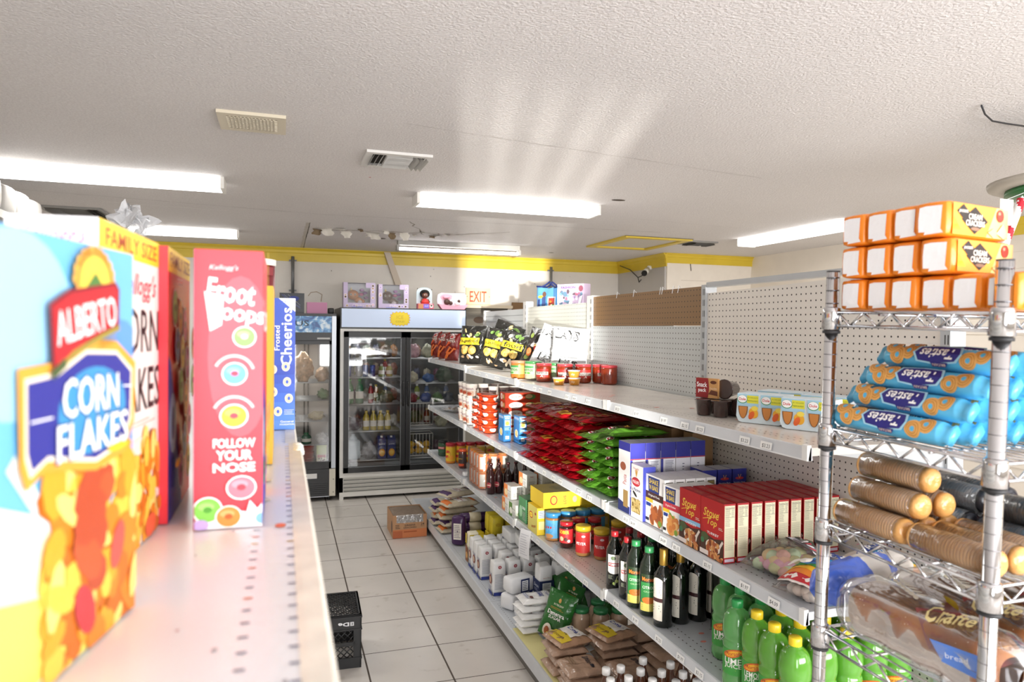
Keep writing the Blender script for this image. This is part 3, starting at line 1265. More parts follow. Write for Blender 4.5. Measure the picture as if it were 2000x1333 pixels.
cv = Canvas(mb, lambda u, v, o: (x0+u, FY-.006-o, v))
pts = []
for i in range(36):
    a = 2*PI*i/36
    r = 1 if i % 2 else .84
    sq = .105, .07
    c_, s_ = math.cos(a), math.sin(a)
    p = 3.2
    q = (abs(c_)**p+abs(s_)**p)**(-1/p)
    pts.append((.60+sq[0]*q*c_*r, 1.848+sq[1]*1.05*q*s_*r))
cv.poly([((p[0]-.6)*1.04+.6, (p[1]-1.848)*1.04+1.848) for p in pts], '#c8452f')
cv.poly(pts, '#f7dc35')
cv.text('ICE', .6, 1.865, .07, '#d9b72d', h=.035)
cv.text('COLD', .6, 1.82, .09, '#b79b38', h=.018)
mb.build('header_sign', t)
mb = MB()
mb.box(x0, FY, .03, x0+.035, FY+.04, 1.74, wht)
mb.box(x1-.03, FY, .03, x1, FY+.04, 1.74, wht)
mb.box(x0+.035, FY, 1.715, x1-.03, FY+.04, 1.74, wht)
mb.box(x0, FY-.002, .03, x1, FY+.04, .075, wht)
mb.box(x0, FY-.002, .225, x1, FY+.04, .27, wht)
for k in range(4):
    z = .075+k*.0385
    mb.add([(x0+.04, FY+.03, z+.004), (x1-.04, FY+.03, z+.004), (x1-.04, FY-.006, z+.034), (x0+.04, FY-.006, z+.034), (x1-.04, FY+.03, z+.038), (x0+.04, FY+.03, z+.038)], [(0, 1, 2, 3), (3, 2, 4, 5)], wht)
mb.box(x0, FY, .0, x0+.04, FY+.04, .225, wht)
mb.box(x1-.04, FY, .0, x1, FY+.04, .225, wht)
mb.box(x0+.04, FY+.031, .03, x1-.04, FY+.04, .24, dark)
mb.build('louvre_base', t)
for a, b, hx, s in ((x0+.037, 1.213, 1.19, 0), (1.219, x1-.032, 1.24, 1)):
    mb = MB()
    z0, z1 = .275, 1.71
    for q in ((a, z0, a+.045, z1), (b-.045, z0, b, z1), (a, z1-.055, b, z1), (a, z0, b, z0+.055)):
        mb.box(q[0], FY-.03, q[1], q[2], FY+.02, q[3], blk)
    for q in ((a+.045, z0+.055, a+.05, z1-.055), (b-.05, z0+.055, b-.045, z1-.055), (a+.045, z1-.062, b-.045, z1-.055), (a+.045, z0+.055, b-.045, z0+.06)):
        mb.box(q[0], FY-.026, q[1], q[2], FY-.02, q[3], fr)
    d = mb.build('door', t)
    mb = MB()
    mb.box(a+.046, FY-.012, z0+.056, b-.046, FY-.009, z1-.056, glass)
    mb.build('glass_pane', d)
    mb = MB()
    mb.tube([(hx, FY-.032, .95), (hx, FY-.05, .97), (hx, FY-.05, 1.18), (hx, FY-.032, 1.2)], .008, blk, 8)
    mb.build('handle', d)
for a, b, zs in ((x0+.04, 1.20, (1.433, 1.236, .961, .68, .38)), (1.225, x1-.04, (1.43, 1.17, .96, .69, .38))):
    for z in zs:
        mb = MB()
        for k in range(12):
            y = 7.28+k*.06
            mb.tube([(a, y, z), (b, y, z)], .004 if k else .007, wire, 6)
        for k in range(6):
            x = a+.02+(b-a-.04)*k/5
            mb.tube([(x, 7.28, z-.003), (x, 7.95, z-.003)], .003, wire, 5)
        mb.build('wire_shelf', t)
for c in t.children:
    c.location = (-1.21, -(FY+.4), 0)
lamp('freezer_light', 'AREA', (.88, 7.42, 1.70), (0, 0, 0), 1.1, (1, 1, .97), shape='RECTANGLE', size=.5, size_y=.2)
lamp('freezer_light', 'AREA', (1.53, 7.42, 1.70), (0, 0, 0), 0.8, (1, 1, .97), shape='RECTANGLE', size=.5, size_y=.2)

# small wire baskets hanging in the right door
for z in (.72, .40):
    mb = MB()
    xa, xb, ya, yb = 1.24, 1.52, 7.26, 7.44
    for zz in (z+.24, z+.012):
        mb.tube([(xa, ya, zz), (xb, ya, zz), (xb, yb, zz), (xa, yb, zz), (xa, ya, zz)], .004, hous, 6)
    for i in range(9):
        x = xa+(xb-xa)*i/8
        mb.tube([(x, ya, z+.24), (x, ya, z+.012), (x, yb, z+.012)], .0022, hous, 5)
    fz = bpy.data.objects['display_freezer']
    mb.build('wire_basket', fz).location = (-1.21, -(FY+.4), 0)

t = empty('display_cooler', (.19, FY+.4, 0))
tag(t, 'narrow glass door cooler with an icy blue header left of the freezer', 'cooler')
x0, x1 = -.15, .515
mb = MB()
mb.box(x0, FY+.06, .05, x0+.03, 8.05, 1.89, blk)
mb.box(x1-.03, FY+.06, .05, x1, 8.05, 1.89, blk)
mb.box(x0+.03, 7.95, .05, x1-.03, 8.05, 1.89, mat('#cfc8bf', .5, nm='liner_light'))
mb.box(x0+.03, FY+.06, 1.6, x1-.03, 7.95, 1.89, blk)
mb.box(x0+.03, FY+.06, .05, x1-.03, 7.95, .33, blk)
mb.box(x0, FY, 1.865, x1, FY+.06, 1.89, blk)
mb.build('cabinet', t)
mb = MB()
ice = mat('#2f5f9d', .3, nm='ice_print').copy()
nt, N, L, mt = nodes_of(ice)
tc = N('TexCoord')
n1 = N('TexNoise')
n1.inputs['Scale'].default_value = 14
n1.inputs['Detail'].default_value = 8
n1.inputs['Distortion'].default_value = 1.2
L(tc.outputs['Object'], n1.inputs['Vector'])
rp = N('ValToRGB')
rp.color_ramp.elements[0].position = .35
rp.color_ramp.elements[0].color = (*lin('#2b5596'), 1)
rp.color_ramp.elements[1].position = .66
rp.color_ramp.elements[1].color = (*lin('#e6f3fb'), 1)
e = rp.color_ramp.elements.new(.5)
e.color = (*lin('#5d9fd4'), 1)
L(n1.outputs[0], rp.inputs[0])
L(rp.outputs[0], ice.node_tree.nodes['Principled BSDF'].inputs['Base Color'])
mb.box(x0+.02, FY+.0, 1.70, x1-.045, FY+.05, 1.862, ice)
cv = Canvas(mb, lambda u, v, o: (u, FY-o, v))
cv.text('US', .185, 1.79, .13, '#20252c', h=.055)
cv.text('VERS', -.03, 1.79, .2, '#20252c', h=.055)
mb.box(x0+.02, FY+.0, 1.62, x1-.045, FY+.05, 1.70, blk)
cv.rect(.33, 1.632, .455, 1.648, '#c9c9c7')
mb.build('header_sign', t)
mb = MB()
gm = mat('#a9adb3', .3, m=.5, nm='grey_stile')
mb.box(x1-.042, FY-.005, .33, x1, FY+.06, 1.865, gm)
mb.box(x0, FY-.005, .33, x0+.04, FY+.06, 1.865, gm)
mb.build('stile', t)
mb = MB()
for q in ((x0+.04, .33, x0+.075, 1.615), (x1-.065, .33, x1-.044, 1.615), (x0+.04, 1.58, x1-.044, 1.615), (x0+.04, .33, x1-.044, .40)):
    mb.box(q[0], FY-.01, q[1], q[2], FY+.04, q[3], blk)
d = mb.build('door', t)
mb = MB()
mb.box(x0+.07, FY+.005, .40, x1-.065, FY+.009, 1.58, glass)
mb.build('glass_pane', d)
mb = MB()
mb.box(x0, FY, .05, x1-.06, FY+.06, .325, blk)
for k in range(6):
    mb.box(x0+.04, FY-.008, .07+k*.02, x1-.08, FY, .08+k*.02, mat('#2e2e2f', .4, nm='grille'))
mb.box(x1-.06, FY-.004, .05, x1, FY+.06, .325, mat('#d8d3c4', .4, nm='cream_corner'))
for z in (.09, .22):
    mb.tube([(x1-.02, FY-.005, z), (x1-.02, FY-.01, z)], .005, blk, 6)
cv = Canvas(mb, lambda u, v, o: (u, FY-.0085-o, v))
cv.rect(.2, .235, .335, .285, '#e1e1df')
cv.rect(.215, .25, .235, .27, '#555555')
mb.box(x0, FY-.006, .045, x1-.06, FY+.0, .052, gm)
mb.build('grille_base', t)
for y in (FY+.05, 7.95):
    for x in (x0+.05, x1-.06):
        mb = MB()
        mb.tube([(x-.01, y, .022), (x+.012, y, .022)], .022, blk, 10)
        mb.cbox((x, y, .045), (.02, .02, .02), blk)
        mb.build('caster', t)
for z in (1.19, 1.01, .80, .56, .36):
    mb = MB()
    for k in range(10):
        y = 7.30+k*.06
        mb.tube([(x0+.04, y, z), (x1-.04, y, z)], .003 if k else .005, wire, 5)
    for x in (x0+.06, .18, x1-.06):
        mb.tube([(x, 7.3, z-.003), (x, 7.9, z-.003)], .003, wire, 5)
    mb.build('wire_shelf', t)
mb = MB()
for x in (.23, .27):
    mb.tube([(x, 7.9, .4), (x, 7.9, 1.58)], .008, mat('#6f6a63', .5, nm='shelf_standard'), 6)
mb.build('shelf_standard', t)
for c in t.children:
    c.location = (-.19, -(FY+.4), 0)
lamp('cooler_light', 'AREA', (.15, 7.45, 1.57), (0, 0, 0), 2.5, (1, .97, .9), shape='RECTANGLE', size=.4, size_y=.2)

# ================================================================== packaging helpers
def carton(name, w, d, h, cols, arts, bev=.0012):
    """box standing on z=0; cols: colour or dict per face; arts: {face: fn(canvas)}"""
    mb = MB()
    base = cols if isinstance(cols, str) else cols.get('all', '#ffffff')
    mb.box(-w/2, -d/2, 0, w/2, d/2, h, card(base))
    dims = {'front': (w, h), 'back': (w, h), 'left': (d, h), 'right': (d, h), 'top': (w, d)}
    for f in ('front', 'back', 'left', 'right', 'top'):
        cv = Canvas(mb, boxmap(w, d, h, f), step=.00012, off=.0001, res=.5)
        U, V = dims[f]
        if isinstance(cols, dict) and f in cols:
            cv.rect(0, 0, U, V, card(cols[f]), n=1)
        if f in arts:
            arts[f](cv, U, V)
    return mb.build(name)


def flakes(cv, u0, v0, u1, v1, n, cols, s=.02, seed=1, band=None):
    rr = random.Random(seed)
    for _ in range(n):
        u, v = rr.uniform(u0, u1), rr.uniform(v0, v1)
        if band and not band(u, v):
            continue
        cv.off -= cv.step*.85
        cv.ell(u, v, s*rr.uniform(.5, 1.2), s*rr.uniform(.35, .8), rr.choice(cols), n=9, rot=rr.uniform(0, 3))


def bowl_food(cv, u, v, r, cols, seed=2, plate='#f3efe6'):
    cv.ell(u, v, r, r*.8, plate)
    flakes(cv, u-r*.6, v-r*.45, u+r*.6, v+r*.45, 26, cols, r*.28, seed)


def wave_text(cv, t, u, v, w, col, edge, h, **k):
    cv.text(t, u, v, w*1.04, edge, h=h*1.08, bold=.06, **k)
    cv.text(t, u, v, w, col, h=h, bold=.025, **k)


CER = ['#f0a02c', '#f6c048', '#e08022', '#f9d877', '#c96a1c']


# ------------------------------------------------------------------ cereal boxes in the left foreground
def a_front(cv, w, h):
    W = w
    # sky, cream milk band
    cv.rect(0, 0, w, h, card('#6fb6ea'), n=1)
    cv.ell(w*.15, h*.8, w*.35, h*.2, '#9fd0f0', n=24)
    cv.ell(w*.85, h*.62, w*.35, h*.2, '#5f95dd', n=24)
    cv.poly([(0, 0), (w, 0), (w, h*.2), (w*.6, h*.3), (0, h*.45)], '#efe068')
    cv.poly([(0, h*.45), (w*.5, h*.33), (w*.3, h*.2), (0, h*.25)], '#dfe9c9')
    cv.path([(.02, .145), (.05, .11), (.075, .09), (.08, .06)], .012, '#d9e7ee')
    flakes(cv, .03, .0, .185, .15, 170, CER, .019, 3, lambda u, v: abs(u-.12+.25*(v-.1)) < .045+(.15-v)*.3)
    flakes(cv, .1, .01, .135, .12, 8, ['#b44a2a', '#c2572f'], .022, 9)
    cv.ell(.1, .03, .012, .02, '#c23b3f', rot=.5)
    cv.ell(.148, .06, .01, .018, '#c9554a', rot=-.4)
    # shield
    cv.poly([(.022, .198), (.06, .2), (.1, .214), (.145, .212), (.178, .195), (.176, .15), (.16, .128), (.115, .122), (.05, .134), (.03, .126), (.024, .14)], '#e8a13c')
    cv.poly([(.0285, .192), (.062, .194), (.1, .207), (.145, .205), (.172, .19), (.17, .152), (.157, .134), (.114, .128), (.052, .14), (.034, .133), (.029, .145)], '#f6ead0')
    cv.poly([(.031, .189), (.064, .191), (.1, .204), (.145, .202), (.169, .188), (.167, .154), (.155, .137), (.113, .131), (.053, .143), (.036, .137), (.0315, .148)], '#32348f')
    cv.ell(.112, .165, .048, .03, '#3f8fc4', n=24)
    cv.path([(.034, .166), (.058, .166)], .0012, '#ffffff')
    cv.path([(.155, .178), (.17, .177)], .0012, '#ffffff')
    wave_text(cv, 'CORN', .108, .176, .078, '#ffffff', '#27306f', .026)
    wave_text(cv, 'FLAKES', .112, .148, .1, '#ffffff', '#27306f', .024)
    cv.ell(.145, .134, .016, .003, '#eac52e')
    # sun emblem
    cv.ell(.110, .252, .026, .026, '#efa74a', n=24)
    for i in range(11):
        a = PI*i/10
        cv.off -= cv.step
        cv.ell(.110+.026*math.cos(a), .254+.02*math.sin(a), .004, .004, '#f0b44c', n=8)
    cv.ell(.110, .252, .02, .019, '#f5d04e', n=24)
    cv.poly([(.094, .242), (.126, .242), (.122, .25), (.110, .26), (.098, .25)], '#4d7a3a')
    # ribbon
    cv.poly([(.056, .192), (.052, .236), (.075, .246), (.14, .255), (.146, .25), (.145, .222), (.1, .21)], '#8f1f2b')
    cv.poly([(.059, .196), (.056, .234), (.077, .243), (.138, .252), (.142, .248), (.141, .225), (.1, .214)], '#c1272f')
    cv.path([(.056, .192), (.08, .205), (.12, .216), (.146, .222)], .004, '#9a8a3a')
    cv.path([(.054, .192), (.07, .2)], .006, '#4a5a35')
    cv.text('ALBERTO', .099, .2275, .082, '#ffffff', h=.022, rot=.17, bold=.03)
    cv.text('BRAND', .128, .212, .022, '#a9842c', h=.006, rot=.2)
    cv.lines(.01, .004, .05, .012, 3, '#7aa8c8')


o = carton('cereal_box', .181, .055, .279, {'all': '#a9d6f2', 'left': '#cfe7f4', 'top': '#e6f0f6'}, {'front': a_front})
nrm = Vector((math.sin(rad(78.1)), -math.cos(rad(78.1))))
p = Vector((-.15, .44))+Vector((math.cos(rad(78.1)), math.sin(rad(78.1))))*.0905 - nrm*.0275
o.location = (p.x, p.y, LZ+.0015)
o.rotation_euler = (0, 0, rad(78.1))
tag(o, 'blue corn flakes box with a red ribbon emblem, nearest the camera', 'cereal box')


def k_front(cv, w, h):
    cv.rect(0, .288, w, h, card('#fbd52f'), n=1)
    cv.text('FAMILY SIZE', .1, .3015, .165, '#b04a26', h=.016, bold=.02)
    cv.text("Kellogg's", .12, .262, .12, '#c8314a', h=.03, shear=.35, bold=.01)
    cv.text('CORN', .115, .218, .15, '#2b2427', h=.045, bold=.01)
    cv.text('FLAKES', .112, .158, .165, '#2b2427', h=.045, bold=.01)
    cv.lines(.05, .12, .18, .128, 2, '#c9b9a9')
    cv.ell(.12, .05, .1, .06, '#f7e2d3', n=24)
    flakes(cv, .02, .0, .188, .11, 150, CER, .016, 5, lambda u, v: v < .115-.4*abs(u-.14))
    cv.ell(.15, .012, .02, .012, '#e3603c')


def k_side(cv, w, h):
    cv.text("Kellogg's", .035, .298, .052, '#d0508a', h=.017, shear=.35)
    cv.lines(.006, .05, .064, .25, 26, '#c9c3cc', seed=3)
    cv.rect(.006, .2, .064, .202, '#c08aa0')


o = carton('cereal_box', .192, .07, .315, {'all': '#f6efe8', 'left': '#fbfafc', 'top': '#f7f3f6'}, {'front': k_front, 'left': k_side})
nrm = Vector((math.sin(rad(85)), -math.cos(rad(85))))
p = Vector((-.1485, .672))+Vector((math.cos(rad(85)), math.sin(rad(85))))*.096 - nrm*.035
o.location = (p.x, p.y, LZ+.0015)
o.rotation_euler = (0, 0, rad(85))
tag(o, 'white corn flakes box with a yellow top band, behind the blue box', 'cereal box')
FR_COL = ['#8fce5a', '#f59b3a', '#e8489a', '#6f8fe0', '#f6d33a', '#c7569b']


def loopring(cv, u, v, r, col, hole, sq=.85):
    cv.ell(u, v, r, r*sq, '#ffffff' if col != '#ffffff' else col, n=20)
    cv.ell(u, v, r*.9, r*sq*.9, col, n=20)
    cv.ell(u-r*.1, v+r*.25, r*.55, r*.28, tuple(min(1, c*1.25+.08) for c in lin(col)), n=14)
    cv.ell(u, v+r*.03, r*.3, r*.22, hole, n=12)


def r_front(cv, w, h):
    cv.rect(0, .285, w, h, card('#f6cf2e'), n=1)
    cv.text('FAMILY SIZE', .1, .3, .17, '#8f2a1f', h=.017, bold=.02)
    cv.poly([(0, 0), (.11, 0), (.06, .12), (.02, .18), (0, .19)], '#3c3aa0')
    cv.ell(.035, .11, .028, .035, '#9cc8ea')
    cv.ell(.035, .11, .012, .02, '#3c4fa0')
    for i, (u, v) in enumerate(((.05, .245), (.09, .235), (.13, .225), (.06, .2), (.1, .19), (.14, .175), (.08, .15), (.12, .13), (.15, .1), (.1, .08), (.13, .05), (.06, .05), (.17, .15), (.17, .2))):
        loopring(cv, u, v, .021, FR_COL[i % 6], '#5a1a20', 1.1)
    cv.ell(.025, .065, .02, .005, '#f0c93a')
    cv.lines(.02, .27, .06, .28, 2, '#ffffff')


def r_side(cv, w, h):
    cv.rect(0, 0, w*.25, h, card('#e9505a'), n=1)
    for v in (.25, .2, .15):
        cv.ell(w*.1, v, .012, .012, '#ffffff')
    cv.ell(w*.2, .02, .015, .02, '#dfeaf5')
    cv.ell(w*.3, .045, .015, .02, '#f2f6fb')


o = carton('cereal_box', .19, .06, .313, {'all': '#d3222e', 'left': '#e0303c', 'top': '#b32430'}, {'front': r_front, 'left': r_side})
o.location = (-.152, .958, LZ+.0015)
o.rotation_euler = (0, 0, rad(90))
tag(o, 'red fruit-ring cereal family size box with a yellow top band, right of the white box', 'cereal box')


def f_side(cv, w, h):
    cv.ell(.0475, .19, .034, .09, '#ee5f6a', n=24)
    cv.text('Froot', .038, .262, .05, '#ffffff', h=.026, rot=-.12, bold=.05)
    cv.text('Loops', .045, .236, .056, '#ffffff', h=.026, rot=-.12, bold=.05)
    cv.poly([(.01, .262), (.03, .258), (.028, .225), (.016, .218)], '#f7f0ee')
    cv.text("Kellogg's", .03, .288, .03, '#f9e9ea', h=.007, shear=.3)
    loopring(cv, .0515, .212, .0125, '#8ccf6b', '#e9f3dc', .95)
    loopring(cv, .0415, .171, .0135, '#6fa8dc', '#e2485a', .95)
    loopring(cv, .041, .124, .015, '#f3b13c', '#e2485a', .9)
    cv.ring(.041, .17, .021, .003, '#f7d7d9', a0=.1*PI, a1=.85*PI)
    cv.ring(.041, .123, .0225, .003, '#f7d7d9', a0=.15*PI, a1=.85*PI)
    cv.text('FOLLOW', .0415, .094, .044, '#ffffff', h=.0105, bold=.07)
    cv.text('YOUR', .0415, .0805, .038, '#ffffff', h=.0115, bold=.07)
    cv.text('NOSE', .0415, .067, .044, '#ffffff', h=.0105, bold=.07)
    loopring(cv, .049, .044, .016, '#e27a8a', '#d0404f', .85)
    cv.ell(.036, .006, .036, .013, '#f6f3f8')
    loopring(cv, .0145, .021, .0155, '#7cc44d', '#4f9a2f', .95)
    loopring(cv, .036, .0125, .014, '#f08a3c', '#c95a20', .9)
    cv.poly([(.05, .0), (.078, .0), (.077, .026), (.066, .02), (.058, .03)], '#eef2fa')
    cv.ell(.07, .009, .006, .006, '#7fb4dc')
    cv.ell(.008, .005, .008, .006, '#b9a0d8')
    cv.rect(0, 0, .0012, h, '#a3506a', n=1)


def f_front(cv, w, h):
    cv.poly([(0, 0), (.15, 0), (.1, .13), (0, .17)], '#3c3aa0')
    cv.text('Froot Loops', .1, .23, .16, '#ffffff', h=.05, bold=.04)
    cv.ell(.03, .1, .03, .03, '#9cc8ea')
    for i in range(9):
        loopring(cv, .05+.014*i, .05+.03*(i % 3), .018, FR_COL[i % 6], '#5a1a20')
    cv.rect(.0, h-.05, .025, h, '#f2c52e', n=1)


o = carton('cereal_box', .19, .071, .308, {'all': '#e23b47', 'left': '#e4404c', 'top': '#5a2026'}, {'left': f_side, 'front': f_front})
o.location = (-.0562, .9265, LZ+.0015)
o.rotation_euler = (0, 0, rad(90))
tag(o, 'pink-red ring cereal box turned side-on, with FOLLOW YOUR NOSE on its narrow side', 'cereal box')


def ch_side(cv, w, h):
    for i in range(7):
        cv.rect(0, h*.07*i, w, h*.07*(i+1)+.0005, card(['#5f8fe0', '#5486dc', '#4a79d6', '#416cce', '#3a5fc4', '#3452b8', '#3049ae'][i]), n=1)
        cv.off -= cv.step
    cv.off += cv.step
    cv.poly([(.015, h), (w, h), (w, h-.03)], '#f6f6fa')
    cv.text('27', .026, h-.01, .01, '#3a5fc4', h=.008)
    cv.text('Cheerios', .032, .208, .13, '#ffffff', h=.024, rot=PI/2, bold=.03)
    cv.text('Frosted', .0125, .205, .055, '#ffffff', h=.011, rot=PI/2, bold=.01)
    for u, v in ((.031, .141), (.034, .107), (.038, .07), (.015, .041), (.004, .135), (.005, .085)):
        cv.ell(u, v, .0088, .0105, '#f3e6cf', n=18)
        cv.ell(u, v, .007, .0085, '#e9d3ae', n=14)
        cv.ell(u, v, .003, .0042, '#3b62c8', n=10)
    cv.lines(.028, .033, .05, .046, 4, '#cfdcf6')
    cv.text('General', .034, .0185, .028, '#ffffff', h=.0045, bold=.02)
    cv.text('FOUNDATION', .034, .012, .03, '#ffffff', h=.004, bold=.02)


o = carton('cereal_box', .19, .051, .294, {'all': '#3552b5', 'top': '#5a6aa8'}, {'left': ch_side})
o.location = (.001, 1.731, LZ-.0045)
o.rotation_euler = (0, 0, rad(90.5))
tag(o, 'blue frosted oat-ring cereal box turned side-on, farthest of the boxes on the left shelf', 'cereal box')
o = carton('cereal_box', .19, .075, .29, {'all': '#e7b93a', 'left': '#efe0a8', 'top': '#f4eedf'}, {'left': lambda cv, w, h: (cv.rect(w-.012, 0, w, h, '#d9a62e'), cv.lines(.01, .03, w-.02, .25, 20, '#b49a5c'))})
o.location = (-.052, 1.29, LZ+.0015)
o.rotation_euler = (0, 0, rad(90))
tag(o, 'yellow cereal box mostly hidden between the pink-red and the blue box', 'cereal box')
o = carton('cereal_box', .17, .07, .2, {'all': '#7b9a4a'}, {})
o.location = (-.06, 2.05, LZ-.0045)
o.rotation_euler = (0, 0, rad(90))
tag(o, 'low green cereal carton hidden behind the blue oat-ring box, under the oat canister', 'cereal box')
t = empty('oat_canister', (-.072, 2.03, LZ-.0045+.2+.001))
mb = MB()
mb.lathe([(.052, 0), (.052, .205)], mat('#7e1f2a', .4, nm='red_board'), 32)
cv = Canvas(mb, cylmap(.052), res=.006)
cv.rect(-.04, .0, .05, .03, '#1c1d24')
cv.text('QUAKER', .0, .045, .09, '#f4efe6', h=.018, bold=.03)
cv.rect(-.045, .07, .055, .13, '#24283a')
cv.rect(-.045, .168, .055, .19, '#8f3a40')
mb.build('tube', t)
mb = MB()
mb.lathe([(.0535, .195), (.0545, .197), (.0545, .212), (.05, .213), (.0, .211)], mat('#f2efe8', .4, nm='white_lid'), 32)
mb.build('lid', t)
tag(t, 'tall red oat canister with white lid behind the blue cereal box', 'canister')

# paper rolls on the high shelf at far left, plastic bag on the post
t = empty('wall_shelf', (-1.55, 4.5, 2.3))
mb = MB()
mb.box(-.42, -.7, .0, .2, .62, .028, metalg)
mb.box(.19, -.7, -.012, .205, .62, .028, metal)
mb.build('shelf', t)
mb = MB()
mb.box(-.42, -.7, -.6, -.40, .62, .0, mat('#23232d', .5, nm='dark_panel'))
mb.box(-.40, -.66, -.3, .12, -.63, .0, mat('#23232d', .5, nm='dark_panel'))
mb.build('bracket', t)
tag(t, 'high grey shelf on the left wall carrying white paper rolls', 'shelf')
mb = MB()
mb.rbox(-.06, -.09, 0, .06, .09, .16, mat('#b9b5b0', .5, bump=.3, bs=20, nm='wrapped_paper'), .03, .006)
P = Proto(mb.build('paper_roll'), 'paper roll', 'wrapped paper rolls on the high left shelf')
for i, (y, lab) in enumerate(((3.92, 'outermost'), (4.12, 'second'), (4.33, 'third'), (4.54, 'fourth'), (4.75, 'innermost'))):
    P.put((-1.42, y, 2.3285), label=f'white wrapped paper roll on the high left shelf, {lab} along the row', sc=(1, 1, [1.12, 1.05, .95, .95, .9][i]))
mb = MB()


def bagf(a, b):
    r = (.012+.042*math.sin(PI*min(1, b*1.02))**.6)*(1+.9*noise.noise(Vector((math.cos(2*PI*a)*2.2, math.sin(2*PI*a)*2.2, b*5))))
    return (r*1.3*math.cos(2*PI*a), r*math.sin(2*PI*a), b*.125+.06*noise.noise(Vector((math.cos(2*PI*a)*2, math.sin(2*PI*a)*2, b*3+2))))


mb.grid(bagf, 30, 18, clear('plastic_bag', gloss=.12, r=.3, bump=.8, haze=.5, bs=30), smooth=False)
o = mb.build('plastic_bag')
o.location = (-.48, 2.59, 2.045)
o.scale = (.75, .75, .8)
tag(o, 'crumpled translucent plastic bag above the yellow band of the white cereal box', 'bag')

# ================================================================== products on the right-hand shelving
def sec(y):
    return max(0, min(3, int((y-1.5)/1.22)))


def sz(level, y):
    """height of a shelf: level 0 top .. 2 lowest, 3 base deck"""
    return (BASE_Z if level == 3 else SHZ[sec(y)][level])+.0016


AISLE = rad(-90)


def bag_upright(name, w, h, t, m, art, seed, cr=.006, m2=None, **k):
    """pillow bag standing on its lower seal, printed front towards -Y"""
    mb = MB()
    top = pillow(mb, w, h, t, m, seed, cr=cr, m2=m2, flat=.5, **k)
    cv = Canvas(mb, lambda u, v, o: top(u, v, o), step=.0011, off=.0012, res=.006)
    if art:
        art(cv, w, h)
    mb.xf(Matrix.Translation((0, t*.5, h/2)) @ Matrix.Rotation(rad(90), 4, 'X'))
    return mb.build(name)


# ---- top shelf: chip bags
def chip_red(cv, w, h):
    cv.text('Twists', 0, h*.22, w*.7, '#f4e6dc', h=.04, rot=.1, bold=.03)
    cv.ell(w*.1, h*.36, .03, .018, '#f4efe9')
    cv.ell(w*.1, h*.36, .024, .012, '#b01c22')
    rr = random.Random(8)
    for i in range(8):
        u, v = rr.uniform(-.3, .3)*w, rr.uniform(-.35, .05)*h
        cv.path([(u-.03, v-.02), (u, v), (u+.02, v+.03), (u+.035, v+.02)], .014, rr.choice(['#d9541e', '#e8742c', '#b8381a']))


def chip_black(word, mainc='#f2c93a', seed=1):
    def art(cv, w, h):
        rr = random.Random(seed)
        for i in range(7):
            cv.ell(rr.uniform(-.33, .33)*w, rr.uniform(.16, .4)*h, rr.uniform(.012, .026), rr.uniform(.007, .014), rr.choice(['#5f7f34', '#e8dcc2', '#47632a', '#d9c48c', '#8fa44e']), n=12, rot=rr.uniform(0, 3))
        for i in range(6):
            cv.ell(rr.uniform(-.33, .33)*w, rr.uniform(-.42, -.3)*h, rr.uniform(.012, .024), rr.uniform(.007, .012), rr.choice(['#d9c9b0', '#a98a66', '#e9e0d2']), n=12, rot=rr.uniform(0, 3))
        cv.rect(-w*.4, -.01*h, w*.38, h*.17, '#f4d726')
        cv.text(word, 0, h*.08, w*.68, '#1c1a10', h=.036, bold=.04)
        for u in (-.16, .14):
            cv.ell(u*w, -h*.15, w*.14, h*.12, '#c9a24a', n=18, rot=.8)
            cv.ell((u+.05)*w, -h*.15, w*.08, h*.11, '#e6c977', n=18, rot=-.6)
    return art


def chip_orange(cv, w, h):
    rr = random.Random(3)
    for i in range(14):
        cv.ell(rr.uniform(-.38, .38)*w, rr.uniform(-.4, .4)*h, rr.uniform(.015, .035), rr.uniform(.01, .02), rr.choice(['#e0793a', '#c9442c', '#d9b25a', '#7f8f3f', '#efe2cf']), n=12, rot=rr.uniform(0, 3))
    cv.ell(0, 0, .035, .035, '#f2c02e')
    cv.ell(.0, -.05, .03, .026, '#f0a52c')
    cv.poly([(-.03, -.025), (.05, .005), (.045, .03), (-.035, .0)], '#d23a2e')
    cv.text('CHIPS', .005, .003, .06, '#ffffff', h=.014, rot=.35, bold=.03)


def popc(cv, w, h):
    for (u, v, s) in ((-.02, .33*h, .15), (.0, -.26*h, .12)):
        cv.text('LAYS', u, v, s, '#101010', h=s*.42, rot=-.12, bold=.09)
        cv.text('LAYS', u, v, s*.93, '#f3f3f3', h=s*.32, rot=-.12, bold=-.0)
    cv.lines(-.06, .0, .06, .08, 6, '#b9bcbe')
    cv.lines(-.05, -.1, .08, -.03, 4, '#8f9294', rag=.6)


